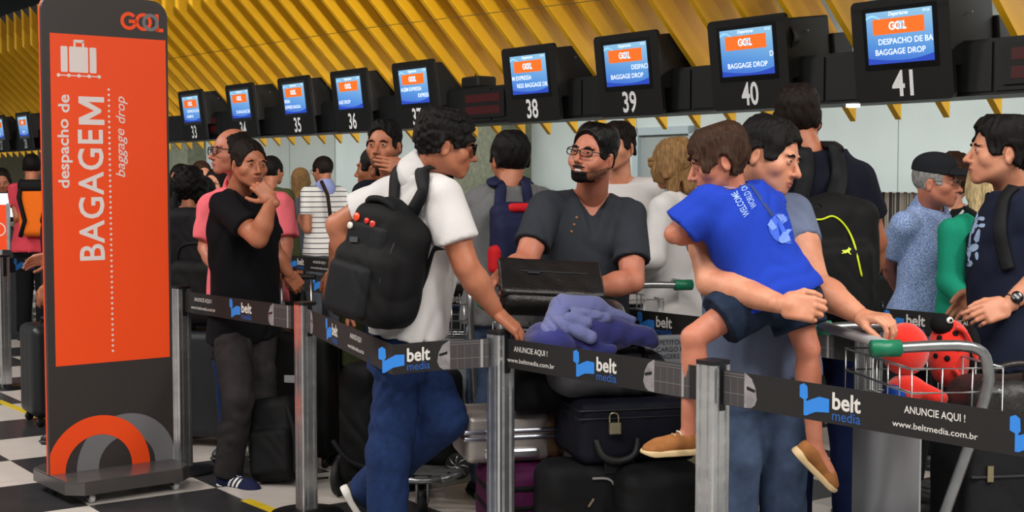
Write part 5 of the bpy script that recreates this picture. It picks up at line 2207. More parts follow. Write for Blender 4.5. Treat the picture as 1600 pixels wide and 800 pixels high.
p.trousers(C_denim2, thigh=.056, knee=.047, ankle=.042, wr=.006, h=.012)
for a in 'LR':
    shoe(p.root, p.J['an' + a], p.toe[a], m_dark_shoe, m_dark_shoe, h=.013)

# ------------------------------------------------------------------ the boy
PJ = p = Person(X_at(1190, 4.46), 4.46, 1.26, 92, 'small boy in bright blue T-shirt and denim shorts carried on a man\'s arm', g=.98,
           J=dict(head=P(1121, 250, 4.50), neck=P(1147, 300, 4.50), shL=P(1104, 318, 4.46), shR=P(1173, 312, 4.54), elL=P(1053, 366, 4.46), wrL=P(1092, 372, 4.62), elR=P(1206, 330, 4.68), wrR=P(1180, 325, 4.84),
                  hipL=P(1188, 458, 4.46), hipR=P(1234, 462, 4.50), knL=P(1083, 528, 4.40), anL=P(1076, 680, 4.42), knR=P(1262, 545, 4.46), anR=P(1274, 702, 4.52)))
p.root.location = (float(X_at(1190, 4.46)), 4.46, 0.0)
p.toe['L'] = nrm([-.92, -.25, -.22]); p.toe['R'] = nrm([.62, .2, -.75])
hd = Head(p.J['head'], (-.93, .02, -.30), (.10, .02, .98), .90, fem=True, neck=p.J['neck'], neck_r=.045, jaw=.92)
p.body(SK['rosy'], LP['rosy'], hd, [hand_mesh(p.J['wrL'], p.J['wrL'] - p.J['elL'], np.array([0, -.2, 1]), 'L', .7)], legs=True, h=.008)
fld_obj('hair', hd.hair_mesh(thick=.014, top=.012, back=.004, nape=-.10, face=((0, .138, -.055), (0.106, 0.103, 0.122)), rough=(.0022, 170), seed=6, ears=True), HR['brown'], p.root)
eye_parts(hd, p.root, (0, 1, -.3)); brow_parts(hd, p.root, HR['brown'])
p.shirt(C_boy, sleeve=.78, hem=-.06, infl=.020, wr=.0055, freq=30, seed=3, sl_r=(.048, .056), flare=.03, h=.007)
SHIRT_J_M = p.shirt_mesh
p.trousers(C_denimd, 'shorts', shorts=True, length=.62, infl=.014, thigh=.074, knee=.064, top=.16, h=.008, freq=36)
m_suede = fabric('suede_tan', (150, 98, 56), noise=.2, nscale=30)
m_tsole = mat('sole_tan', srgb(196, 170, 128), rough=.6)
m_lace = mat('lace_cream', srgb(214, 204, 186), rough=.8)
for a in 'LR':
    upv = nrm(p.J['kn' + a] - p.J['an' + a])
    upv = nrm(upv + np.array([0, 0, .4])) if a == 'L' else nrm(np.array([.72, -.15, .68]))
    sh_ = shoe(p.root, p.J['an' + a], p.toe[a], m_suede, m_tsole, H=1.34, up=upv, laces=m_lace, h=.004)
# print on the back: two lines of lettering and a guitar
m_pr_ = mat('print_sky', srgb(150, 178, 236), rough=.8)
m_pr2 = mat('print_mid', srgb(74, 112, 222), rough=.8)
kpx = 4.0 / F_PX
def view_frame(x0, y0, x1, y1):
    a, b = P(x0, y0, 4.0), P(x1, y1, 4.0)
    return frame(a, b - a, -nrm(ray((x0 + x1) / 2, (y0 + y1) / 2))), float(np.linalg.norm(b - a))
for (tx, x0, y0, x1, y1, hpx) in (('WELCOME TO THE', 1172, 335, 1135, 268, 15), ('WORLD OF ROAD', 1183, 322, 1154, 266, 14)):
    Mv, L_ = view_frame(x0, y0, x1, y1)
    decal(SHIRT_J_M, txt_geo2(tx, hpx * kpx, L_, .01), Mv, p.root, 'shirt_lettering', m_pr_, off=.003, persp=True)
Mv, L_ = view_frame(1164, 275, 1232, 372)
def blob(cx, cy, rx, ry, n=18, seed=0):
    return [(cx + rx * math.cos(2 * math.pi * i / n) * (1 + .12 * math.sin(3 * i * 6.28 / n + seed)), cy + ry * math.sin(2 * math.pi * i / n)) for i in range(n)]
def shape(pts, nm, mm, off=.003):
    decal(SHIRT_J_M, (pts, [tuple(range(len(pts)))]), Mv, p.root, nm, mm, off=off, sub=2, persp=True)
shape([(0, -2 * kpx), (L_ * .64, -3 * kpx), (L_ * .64, 3 * kpx), (0, 2 * kpx)], 'print_guitar_neck', mat('print_dark', srgb(40, 58, 120), rough=.8))
k_ = kpx
shape(blob(L_ * .86, 0, 26 * k_, 19 * k_, seed=.5), 'print_guitar_body', mat('print_mid2', srgb(58, 98, 216), rough=.8))
m_sk2 = mat('print_sky2', srgb(112, 146, 228), rough=.8)
shape([(L_ * .66, 5 * k_), (L_ * .80, 5 * k_), (L_ * .80, 14 * k_), (L_ * .70, 15 * k_)], 'print_guitar_horn', m_sk2, .006)
shape([(L_ * .66, -5 * k_), (L_ * .70, -15 * k_), (L_ * .80, -14 * k_), (L_ * .80, -5 * k_)], 'print_guitar_horn', m_sk2, .006)
shape(blob(L_ * .97, 0, 9 * k_, 15 * k_, n=12), 'print_guitar_bridge', m_sk2, .006)
# ================================================================== PEOPLE FURTHER BACK AND AT THE RIGHT
# ------------------------------------------------------------------ tall man with black backpack
Y = 5.6
PK = p = Person(X_at(1290, Y), Y, 1.95, 88, 'very tall man in a navy T-shirt seen from behind', g=1.04,
           J=dict(head=P(1247, 184, 5.64), neck=P(1262, 240, 5.6), shL=P(1208, 268, 5.6), shR=P(1338, 282, 5.62), elR=P(1368, 378, 5.66), wrR=P(1356, 450, 5.80), elL=P(1185, 370, 5.66), wrL=P(1190, 440, 5.86)))
hd = Head(p.J['head'], (.30, .95, 0), (-.04, 0, 1), 1.06, h=.005, neck=p.J['neck'], neck_r=.058)
p.body(SK['tan'], LP['tan'], hd, [relaxed_hand(p, 'R')])
fld_obj('hair', hd.hair_mesh(thick=.010, top=.014, back=.003, nape=-.062, slope=.32, rough=(.0022, 190)), HR['dark'], p.root)
beard(hd, p, HR['dark'], t=.0025)
p.shirt(C_navy, sleeve=.62, infl=.016, wr=.006, seed=2, sl_r=(.040, .043))
SHIRT_K_M = p.shirt_mesh
p.trousers(fabric('denim_navy', (18, 28, 66), noise=.2, nscale=40))
for a in 'LR':
    shoe(p.root, p.J['an' + a], p.toe[a], m_dark_shoe, m_dark_shoe, h=.013)

# ------------------------------------------------------------------ older man in cap
Y = 6.62
p = Person(X_at(1432, Y), Y, 1.64, -22, 'older man in black cap and glasses, light blue speckled polo shirt', g=1.06, belly=1.25,
           J=dict(head=P(1463, 284, 6.58), neck=P(1452, 330, 6.66), shR=P(1412, 352, 6.50), shL=P(1466, 352, 6.82), elR=P(1388, 410, 6.66), wrR=P(1405, 455, 6.86), elL=P(1440, 420, 6.98), wrL=P(1420, 458, 7.0)))
hd = Head(p.J['head'], (.86, -.5, -.04), (.04, 0, 1), 1.0, h=.004, neck=p.J['neck'], neck_r=.056, nose=1.15)
p.body(SK['rosy'], LP['rosy'], hd, [])
fld_obj('hair', hd.hair_mesh(thick=.004, cuts=((ell((0, 0, .12), (.12, .14, .10)), .004),), face=((0, .11, -.03), (.09, .105, .15))), HR['grey'], p.root)
eye_parts(hd, p.root); brow_parts(hd, p.root, HR['grey'])
glasses(hd, p.root, m_glm, None, w=.025, h=.014, r=.0012)
F_ = hd.field_from_skull(.012)
X_, Y_, Z_ = F_.grid()
F_.f = np.maximum(F_.f, (.036 - .12 * (Y_ - .05) - Z_)).astype(np.float32)
F_.add(ell((0, -.012, .082), (.084, .104, .062)), .02)
capm = fabric('cap_black', (30, 32, 38))
capo = fld_obj('cap', [hd.to_world_fld(F_)], capm, p.root)
F_ = Fld((-.12, .02, -.03), (.12, .25, .10), .004)
F_.add(ell((0, .080, .036), (.084, .135, .032)))
F_.cut(ell((0, .076, .020), (.088, .140, .030)), .002)
F_.cut(rbx((0, -.0, .03), (.12, .075, .1), .01), .004)
V_, Q_ = F_.mesh()
fld_obj('cap_visor', [(hd.to_world(V_), Q_)], capm, p.root)
C_spk = speckle_mat('speckle_blue', (108, 132, 184), (168, 186, 220), 190)
p.shirt(C_spk, sleeve=.72, hem=-.2, infl=.018, wr=.005, seed=7, sl_r=(.040, .046), flare=.08)
p.collar(C_spk, open_=.4)
p.trousers(C_blk_tr)
for a in 'LR':
    shoe(p.root, p.J['an' + a], p.toe[a], m_dark_shoe, m_dark_shoe, h=.013)

# ------------------------------------------------------------------ woman in green cardigan
Y = 6.2
p = Person(X_at(1516, Y), Y, 1.62, 118, 'woman with long straight blonde hair in a green cardigan', g=.92, sw=.9,
           J=dict(head=P(1543, 290, 6.2), neck=P(1534, 342, 6.18), shL=P(1488, 362, 6.12), elL=P(1482, 440, 6.1), wrL=P(1512, 474, 5.98)))
hd = Head(p.J['head'], (.1, .97, -.05), (0, 0, 1), 1.0, fem=True, h=.005, neck=p.J['neck'], neck_r=.044)
p.body(SK['fair'], LP['fair'], hd, [relaxed_hand(p, 'L')])
fld_obj('hair', hd.hair_mesh(thick=.014, nape=-.12, slope=.2, ears=False, face=((0, .15, -.06), (.075, .10, .15)), rough=(.003, 90), st=(1.6, 1.6, .12),
                             adds=((cone((-.04, -.05, .03), (-.06, -.06, -.24), .05, .032), .02), (cone((.04, -.05, .03), (.06, -.06, -.24), .05, .032), .02), (cone((0, -.08, .02), (0, -.085, -.27), .045, .03), .03))), HR['sandy'], p.root)
p.shirt(C_green, name='cardigan', sleeve=1.95, infl=.018, wr=.006, seed=5, h=.010)
p.trousers(C_blk_tr)
for a in 'LR':
    shoe(p.root, p.J['an' + a], p.toe[a], m_dark_shoe, m_dark_shoe, h=.013)

# ------------------------------------------------------------------ man at the right edge
Y = 5.05
PO = p = Person(X_at(1590, Y), Y, 1.81, 172, 'man with tousled dark hair in navy printed T-shirt, wearing a wristwatch', g=1.04,
           J=dict(head=P(1562, 236, 5.04), neck=P(1582, 300, 5.08), shL=P(1602, 330, 4.92), shR=P(1592, 325, 5.26), elL=P(1634, 425, 4.90), wrL=P(1574, 478, 4.86), elR=P(1570, 420, 5.38), wrR=P(1532, 455, 5.4)))
hd = Head(p.J['head'], (-.96, .10, .04), (0, 0, 1), 1.04, neck=p.J['neck'], neck_r=.057, nose=1.05)
p.body(SK['fair'], LP['fair'], hd, [hand_mesh(p.J['wrL'], P(1540, 490, 4.84) - p.J['wrL'], np.array([-.1, -.9, .3]), 'L', 1.02, curl=(.25, .4, .5, .55), curl2=(.3, .6, .7, .7), thumb=(.5, .2)), relaxed_hand(p, 'R')])
fld_obj('hair', hd.hair_mesh(thick=.014, top=.014, back=.006, rough=(.0045, 130), seed=9, face=((0, .140, -.040), (0.106, 0.117, 0.136)), nape=-.075), HR['black'], p.root)
eye_parts(hd, p.root); brow_parts(hd, p.root, HR['black'], .0034)
p.shirt(fabric('cotton_navy_print', (22, 27, 46)), sleeve=.66, infl=.016, wr=.006, seed=6)
SHIRT_O_M = p.shirt_mesh
p.trousers(C_denimd)
# printed motif on the chest
geo_v, geo_f = [], []
rr = random.Random(4)
for k in range(26):
    cx, cy = rr.uniform(-.05, .05), rr.uniform(-.1, .1)
    w_, h_ = rr.uniform(.012, .035), rr.uniform(.008, .03)
    n0_ = len(geo_v)
    nn = 7
    for i in range(nn):
        a = 2 * math.pi * i / nn
        q = rr.uniform(.6, 1.0)
        geo_v.append((cx + w_ * q * math.cos(a), cy + h_ * q * math.sin(a)))
    geo_f.append(tuple(range(n0_, n0_ + nn)))
Mc = frame(P(1544, 372, 5.0) + np.array([-.4, -.15, 0]), nrm(np.cross(Z3, np.array([-.9, -.42, 0]))), np.array([-.9, -.42, 0]))
dd = decal(SHIRT_O_M, (geo_v, geo_f), Mc, p.root, 'shirt_print', mat('print_pale_blue', srgb(150, 172, 206), rough=.8))
dd['kind'] = 'stuff'
# watch
wd = nrm(p.J['wrL'] - p.J['elL'])
wc = p.J['wrL'] - wd * .035
Mw = frame(wc, nrm(np.cross(wd, [0, -.9, .3])), wd)
MB().lathe([(.027, -.011), (.031, -.011), (.031, .011), (.027, .011)], 24, Mw).build('watch_strap', m_blk2, p.root)
bkv = nrm(np.array([-.1, -.9, .3]) - wd * (np.array([-.1, -.9, .3]) @ wd))
MB().lathe([(.002, -.002), (.021, -.002), (.022, .008), (.018, .010), (.002, .010)], 24, frame(wc + bkv * .027, wd, bkv)).build('watch_case', m_bez, p.root)
for a in 'LR':
    shoe(p.root, p.J['an' + a], p.toe[a], m_dark_shoe, m_dark_shoe, h=.013)


# ------------------------------------------------------------------ simpler figures at the desks
def back_person(px, Y, H, yaw, label, skin_k='tan', hair='black', shirt=None, trous=None, fwd=None, fem=False, sleeve=.6, longhair=0.0, gl=False, sw=1.0, g=1.0, J=None, name='shirt', hair_kw=None, bald=False, hh=.0075, hands=('L', 'R'), group=None):
    p = Person(X_at(px, Y), Y, H, yaw, label, g=g * (.93 if fem else 1), sw=sw * (.92 if fem else 1), J=J, group=group)
    f = fwd if fwd is not None else p.fw
    hd = Head(p.J['head'], f, (0, 0, 1), 1.0, fem=fem, h=hh, neck=p.J['neck'], neck_r=.046 if fem else .055)
    p.body(SK[skin_k], LP[skin_k], hd, [relaxed_hand(p, a, h=.009) for a in hands], h=.02)
    kw = dict(hair_kw or {})
    if longhair:
        L = longhair
        kw.setdefault('ears', False); kw.setdefault('nape', -.12); kw.setdefault('slope', .2)
        kw.setdefault('adds', ((cone((-.045, -.04, .02), (-.06, -.045, -L), .045, .03), .02), (cone((.045, -.04, .02), (.06, -.045, -L), .045, .03), .02), (cone((0, -.075, .02), (0, -.08, -L), .045, .03), .03)))
    fld_obj('hair', hd.hair_mesh(**kw), HR[hair], p.root)
    if float(np.dot(np.asarray(f, float), [0, -1, 0])) > -.5:
        eye_parts(hd, p.root); brow_parts(hd, p.root, HR[hair])
    if gl:
        glasses(hd, p.root, m_gl, None, w=.025, h=.018)
    p.shirt(shirt or C_navy, name=name, sleeve=sleeve, h=.018, wr=.005)
    p.trousers(trous or C_blk_tr, h=.024)
    for a in 'LR':
        shoe(p.root, p.J['an' + a], p.toe[a], m_dark_shoe, m_dark_shoe, h=.014, H=H)
    return p


PP = back_person(506, 12.9, 1.765, 128, 'man in white polo shirt with thin dark stripes standing at a desk', 'tan', 'dark', stripes_mat('polo_stripes', (226, 222, 220), (44, 44, 56), .048, .17), C_dgrey, fwd=(-.75, .55, -.2),
                 J=dict(elL=P(480, 358, 12.75), wrL=P(470, 345, 13.0)), hair_kw=dict(thick=.010))
PP.collar(fabric('collar_lilac', (150, 160, 214)), h=.009)
glasses(PP.hd, PP.root, m_glm, None)
back_person(594, 15.4, 1.68, 265, 'grey-haired attendant with glasses and an orange scarf behind the desk', 'tan', 'grey', C_or, fwd=(-.45, -.85, -.25), fem=True, gl=True, hair_kw=dict(thick=.018, rough=(.004, 150)))
back_person(470, 13.6, 1.66, 70, 'woman with long light brown hair seen from behind at a desk', 'fair', 'dblonde', C_dgrey, fem=True, longhair=.2, sleeve=1.9)
back_person(424, 11.6, 1.75, 60, 'person in a dark olive jacket behind the man in pink', 'tan', 'black', C_khaki, sleeve=1.9)
R_ = back_person(296, 9.2, 1.62, 84, 'woman with black curly hair and a dark tank top seen from behind', 'tan', 'black', C_black, fem=True, sleeve=.05, hair_kw=dict(thick=.032, rough=(.006, 110), nape=-.13, slope=.15, ears=False, st=(1, 1, 1)))
back_person(284, 11.2, 1.67, 262, 'dark-haired woman with glasses in the crowd behind the totem', 'tan', 'black', C_navy, fem=True, gl=True, fwd=(-.2, -.95, -.15), longhair=.12)
back_person(320, 12.3, 1.71, 200, 'brown-haired woman looking sideways in the crowd', 'fair', 'brown', C_dgrey, fem=True, fwd=(.5, -.8, -.1), hair_kw=dict(thick=.012))
back_person(340, 10.6, 1.63, 255, 'dark-haired woman with round glasses beside the balding man', 'fair', 'black', C_redT, fem=True, gl=True, longhair=.14, fwd=(-.35, -.9, -.05))
back_person(318, 10.2, 1.56, 90, 'short dark-haired person seen from behind in the crowd', 'brown', 'black', C_blk_tr, hair_kw=dict(thick=.014))
back_person(252, 9.5, 1.60, 90, 'brown-haired woman mostly hidden by the totem edge', 'tan', 'brown', C_greyT, fem=True, longhair=.16)
PV = back_person(50, 13.25, 1.80, 75, 'young man in a red T-shirt with an orange rucksack', 'tan', 'black', C_redT, C_blk_tr, hair_kw=dict(thick=.009), fwd=(-.1, .98, 0), J=dict(elL=P(28, 340, 13.2), wrL=P(30, 380, 13.5)))
back_person(4, 14.6, 1.66, 300, 'young woman with long brown hair looking down at a desk', 'tan', 'dark', C_navy, fem=True, longhair=.2, fwd=(.3, -.85, -.35))
back_person(1489, 7.3, 1.68, 60, 'woman with short brown curls in a black and white striped top', 'fair', 'brown', stripes_mat('top_stripes', (20, 20, 24), (206, 204, 204), .05, .22, 2, .9), fem=True, fwd=(.5, .85, 0), sleeve=1.3, hair_kw=dict(thick=.026, rough=(.005, 120), nape=-.1, ears=False, st=(1, 1, 1)))
PH_ = back_person(112, 8.15, 1.70, 185, 'person in black clothes hidden behind the totem with one hand showing', 'tan', 'black', C_black, C_blk_tr, sleeve=1.85, hands=('R',),
                  J=dict(elL=P(112, 372, 8.0), wrL=P(78, 402, 8.0)))
fld_obj('hand', [hand_mesh(PH_.J['wrL'], P(40, 410, 8.0) - PH_.J['wrL'], np.array([.1, .8, .5]), 'L', .98)], SK['tan'], PH_.root)
back_person(100, 9.35, 1.72, 180, 'person in black trousers standing beyond the totem', 'tan', 'black', C_black, C_blk_tr, sleeve=1.85)
print('TRIS people', NTRI)
# ================================================================== BACKPACKS, LUGGAGE, CARTS
m_nyl = fabric('nylon_black', (13, 13, 15), noise=.2, nscale=60, rough=.7)
m_nyl2 = fabric('nylon_black_panel', (20, 20, 23), noise=.2, nscale=60, rough=.65)
m_web = fabric('webbing_black', (18, 18, 20), rough=.75)
m_zip = mat('zip_dark', srgb(44, 44, 48), rough=.4, metal=.4)
m_zipm = mat('zip_metal', srgb(170, 160, 130), rough=.3, metal=1.0)


class Surf:
    def __init__(s, mesh):
        V, Q = mesh
        s.bv = BVHTree.FromPolygons([tuple(v) for v in V], [tuple(int(i) for i in q) for q in Q])

    def px(s, x, y, off=.004):
        d = nrm(ray(x, y))
        h = s.bv.ray_cast(Vector((0, 0, CAM_H)), Vector(d))
        if h[0] is None:
            return None
        n = np.array(h[1])
        return np.array(h[0]) + n * off, n

    def near(s, p, off=.004):
        h = s.bv.find_nearest(Vector(p))
        return np.array(h[0]) + np.array(h[1]) * off, np.array(h[1])


def ribbon(pts, nrms, width, th, name, m, parent):
    mb = MB()
    pts = [np.asarray(p, float) for p in pts]
    n = len(pts)
    V = []
    for i in range(n):
        t = nrm(pts[min(i + 1, n - 1)] - pts[max(i - 1, 0)])
        nn = nrm(nrms[i] - t * (nrms[i] @ t))
        s = np.cross(t, nn)
        w = width(i / (n - 1)) if callable(width) else width
        for (a, b) in ((-1, -1), (-.8, 1), (.8, 1), (1, -1)):
            V.append(pts[i] + s * a * w / 2 + nn * b * th / 2)
    Fc = []
    for i in range(n - 1):
        for k in range(4):
            k2 = (k + 1) % 4
            Fc.append((i * 4 + k, (i + 1) * 4 + k, (i + 1) * 4 + k2, i * 4 + k2))
    Fc += [(0, 1, 2, 3), tuple((n - 1) * 4 + k for k in (3, 2, 1, 0))]
    mb.add(V, Fc, True)
    return mb.build(name, m, parent)


def smooth_path(pts, n=16):
    pts = [np.asarray(p, float) for p in pts]
    out = []
    N = len(pts)
    for i in range(N - 1):
        p0, p1, p2, p3 = pts[max(i - 1, 0)], pts[i], pts[i + 1], pts[min(i + 2, N - 1)]
        for k in range(n):
            t = k / n
            out.append(.5 * ((2 * p1) + (-p0 + p2) * t + (2 * p0 - 5 * p1 + 4 * p2 - p3) * t * t + (-p0 + 3 * p1 - 3 * p2 + p3) * t ** 3))
    out.append(pts[-1])
    return out


def local_fld(M, fields, name, m, parent, h=.0095, lo=(-.4, -.5, -.3), hi=(.4, .5, .4), wr=0, freq=24, seed=0, cuts=(), k=.02):
    """soft shape in the local frame M (Matrix)"""
    F_ = Fld(lo, hi, h)
    for pr in fields:
        if isinstance(pr[1], (int, float)):
            F_.add(pr[0], pr[1])
        else:
            F_.add(pr, k)
    if wr:
        F_.wrinkle(wr, freq, seed, (.3, .5, .6))
    for pr in cuts:
        F_.cut(pr[0], pr[1])
    V, Q = F_.mesh()
    R = np.array(M.to_3x3()).T
    V = V @ R + np.array(M.translation)
    return fld_obj(name, [(V, Q)], m, parent), (V, Q)


def pack_root(M, label, group=None, name='backpack'):
    t = M.translation
    r = empty(name, (t.x, t.y, t.z))
    tag(r, label, 'backpack' if 'pack' in name or 'ruck' in name else 'bag', group)
    return r


# ---- the big black backpack on the man in white
bk = nrm(np.array([-.66, -.74, .10]))
MD = frame(P(604, 408, 5.12), nrm(np.array([.74, -.66, -.16])), bk)
rD = pack_root(MD, 'large black laptop backpack with badges worn over the white polo shirt')
_, mD = local_fld(MD, [(rbx((0, -.03, .0), (.172, .205, .085), .075), 0), (ell((0, .08, .02), (.145, .16, .095)), .04), (rbx((-.0, -.09, .075), (.155, .145, .075), .06), .03), (rbx((0, .08, .06), (.12, .125, .055), .05), .03)], 'pack_body', m_nyl, rD, wr=.004, freq=22, h=.008)
_, mD2 = local_fld(MD, [(rbx((-.02, -.115, .145), (.11, .10, .03), .028), 0)], 'front_pocket', m_nyl2, rD, wr=.002, h=.006)
_, mD3 = local_fld(MD, [(rbx((-.01, .075, .105), (.105, .06, .022), .02), 0)], 'upper_pocket', m_nyl2, rD, wr=.002, h=.006)
sD = Surf((np.concatenate([mD[0], mD2[0], mD3[0]]), np.concatenate([mD[1], mD2[1] + len(mD[0]), mD3[1] + len(mD[0]) + len(mD2[0])])))
loopz = [(x, y, z) for x, y, z in ((-.07, .185, .07), (-.06, .215, .085), (0, .228, .09), (.06, .215, .085), (.07, .185, .07))]
MB().tube(smooth_path([np.array(MD @ Vector(q)) for q in loopz], 5), .013, 8).build('grab_handle', m_web, rD)
for (cx, w_, y0, y1, z_) in ((-.125, .004, -.18, .10, .10), (.125, .004, -.18, .10, .10)):
    MB().tube([np.array(MD @ Vector(q)) for q in ((cx, y0, z_ + .02), (cx * 1.02, -.05, z_ + .04), (cx * .95, y1, z_ - .01), (cx * .6, y1 + .09, z_ - .01))], w_, 6).build('zip_line', m_zip, rD)
for (bx_, by_, rad, col) in ((558, 339, .017, (222, 70, 30)), (548, 352, .013, (214, 208, 196)), (574, 345, .011, (206, 40, 34)), (583, 350, .013, (190, 60, 50))):
    hit = sD.px(bx_, by_, .004)
    if hit:
        MB().lathe([(.0005, -.004), (rad, -.004), (rad, .001), (rad * .9, .003), (.0005, .0035)], 18, frame(hit[0], nrm(np.cross(hit[1], Z3)), hit[1])).build('pin_badge', mat('badge_%d_%d' % (bx_, by_), srgb(*col), rough=.3), rD)
hit = sD.px(554, 374, .004)
if hit:
    MB().box((-.022, -.010, -.002), (.022, .010, .002), frame(hit[0], nrm(np.cross(Z3, hit[1])), hit[1])).build('logo_badge', mat('badge_grey', srgb(96, 96, 98), rough=.4, metal=.5), rD)
sSh = Surf(SHIRT_D_M)
# straps: over the near shoulder, over the far shoulder, and the lower webbing
def px_strap(surf, pxs, width, th, name, m, root, off=.012, pre=(), post=()):
    pts, ns = [], []
    for q in pre:
        pts.append(np.asarray(q[0])); ns.append(np.asarray(q[1]))
    for (x, y) in pxs:
        h = surf.px(x, y, off)
        if h:
            pts.append(h[0]); ns.append(h[1])
    for q in post:
        pts.append(np.asarray(q[0])); ns.append(np.asarray(q[1]))
    if len(pts) < 2:
        return
    sp = smooth_path(pts, 6)
    nn = []
    for i in range(len(sp)):
        k = i / 6
        a = int(min(k, len(ns) - 1)); b = min(a + 1, len(ns) - 1)
        nn.append(nrm(ns[a] * (1 - (k - a)) + ns[b] * (k - a)))
    return ribbon(sp, nn, width, th, name, m, root)
def strap_over(surf, start, sh, fwv, width, th, m, root, off=.014):
    """padded strap: from the pack over the shoulder and down the chest"""
    fwv = nrm(fwv)
    z = np.array([0, 0, 1.0])
    pts, ns = [np.asarray(start)], [-fwv]
    for (f, u) in ((-.30, -.02), (-.24, .10), (-.14, .22), (.0, .30), (.12, .24), (.22, .10), (.26, -.02), (.26, -.12)):
        q, n = surf.near(sh + fwv * f + z * u, off)
        if np.linalg.norm(q - pts[-1]) > .015:
            pts.append(q); ns.append(n)
    sp = smooth_path(pts, 6)
    nn = []
    for i in range(len(sp)):
        k = i / 6
        a = int(min(k, len(ns) - 1)); b = min(a + 1, len(ns) - 1)
        nn.append(nrm(ns[a] * (1 - (k - a)) + ns[b] * (k - a)))
    return ribbon(sp, nn, width, th, 'shoulder_strap', m, root)


def sh_pt(p, a, k=.55):
    return p.J['neck'] * (1 - k) + p.J['sh' + a] * k


top_r = np.array(MD @ Vector((.06, .19, -.02)))
top_l = np.array(MD @ Vector((-.07, .19, -.02)))
strap_over(sSh, top_r, sh_pt(PD, 'R'), -bk * np.array([1, 1, 0]), .060, .016, m_nyl2, rD)
strap_over(sSh, top_l, sh_pt(PD, 'L'), -bk * np.array([1, 1, 0]), .060, .016, m_nyl2, rD)
low_r = np.array(MD @ Vector((.14, -.16, -.02)))
hA = sSh.px(693, 384, .012)
if hA:
    pts = []
    for f in np.linspace(0, 1, 7):
        q = low_r * (1 - f) + hA[0] * f
        n_, nn_ = sSh.near(q, .012)
        pts.append((n_ if 0 < f else q, nn_))
    ribbon([q[0] for q in pts], [q[1] for q in pts], .022, .004, 'lower_strap', m_web, rD)

# ---- navy and red backpack on the grey sweater
bk = nrm(np.array([.22, -.97, .06]))
ME = frame(P(807, 372, 6.45), nrm(np.array([.97, .22, 0])), bk)
rE = pack_root(ME, 'navy and red backpack worn over the grey sweater')
m_pn = fabric('nylon_navy', (26, 30, 62), rough=.7)
m_pr = fabric('nylon_red', (196, 26, 34), rough=.7)
local_fld(ME, [(rbx((0, 0, 0), (.125, .17, .065), .055), 0), (rbx((-.01, -.03, .06), (.10, .12, .04), .04), .02)], 'pack_body', m_pn, rE, wr=.003)
local_fld(ME, [(rbx((.095, -.03, .035), (.045, .13, .06), .04), 0)], 'side_panel', m_pr, rE)
local_fld(ME, [(rbx((-.10, -.10, .03), (.04, .07, .06), .035), 0)], 'side_panel', m_pr, rE)
local_fld(ME, [(rbx((.02, .14, .05), (.07, .022, .03), .018), 0)], 'top_panel', m_pr, rE)
sSh = Surf(SHIRT_E_M)
strap_over(sSh, np.array(ME @ Vector((-.05, .14, .0))), sh_pt(PE, 'L', .6), -bk * np.array([1, 1, 0]), .055, .014, m_pn, rE)
strap_over(sSh, np.array(ME @ Vector((.06, .14, .0))), sh_pt(PE, 'R', .6), -bk * np.array([1, 1, 0]), .055, .014, m_pn, rE)

# ---- black backpack with lime piping on the tall man
bk = nrm(np.array([.10, -.99, .05]))
MK = frame(P(1300, 405, 5.30), nrm(np.array([.99, .10, 0])), bk)
rK = pack_root(MK, 'black backpack with lime green piping and a leaping cat emblem')
_, mK = local_fld(MK, [(rbx((0, -.01, 0), (.182, .245, .08), .075), 0), (ell((0, .12, .0), (.135, .14, .08)), .03), (rbx((0, -.08, .07), (.135, .14, .05), .045), .03)], 'pack_body', m_nyl, rK, wr=.003)
sK = Surf(mK)
lime = mat('piping_lime', srgb(198, 216, 20), rough=.5)
pts = [sK.px(x, y, .003) for x, y in ((1250, 346), (1266, 343), (1284, 343), (1300, 338), (1314, 346), (1326, 362), (1335, 384), (1341, 408), (1346, 432))]
pts = [q[0] for q in pts if q]
MB().tube(smooth_path(pts, 4), .0042, 6).build('piping', lime, rK)
hit = sK.px(1322, 393, .003)
if hit:
    sc_ = .040
    cat = [(-.5, .06), (-.32, .12), (-.1, .10), (.18, .22), (.3, .42), (.38, .30), (.52, .26), (.48, .12), (.34, .06), (.30, -.16), (.44, -.32), (.34, -.36), (.16, -.18), (.02, -.12), (-.12, -.22), (-.34, -.20), (-.52, -.28), (-.5, -.16), (-.3, -.08), (-.42, 0)]
    MB().poly([(x * sc_, y * sc_) for x, y in cat], frame(hit[0], nrm(np.cross(Z3, hit[1])), hit[1]), .0015).build('cat_emblem', lime, rK)
sSh = Surf(SHIRT_K_M)
strap_over(sSh, np.array(MK @ Vector((.0, .20, .0))), sh_pt(PK, 'R', .45), -bk * np.array([1, 1, 0]), .075, .016, m_nyl2, rK)
strap_over(sSh, np.array(MK @ Vector((-.14, .18, .0))), sh_pt(PK, 'L', .5), -bk * np.array([1, 1, 0]), .070, .016, m_nyl2, rK)
hit = sK.px(1256, 338, .02)
tg = np.array(MK @ Vector((-.12, .17, .08)))
MB().tube(smooth_path([tg, tg + np.array([.0, -.02, .03]), tg + np.array([.03, -.02, .045]), tg + np.array([.05, 0, .03])], 4), .003, 6).build('tag_cord', m_web, rK)
MB().box((-.028, -.018, -.001), (.028, .018, .001), frame(tg + np.array([-.01, -.03, -.02]), nrm([.95, .05, .25]), (0, -1, .1))).build('paper_tag', mat('tag_cream', srgb(214, 186, 164), rough=.7), rK)

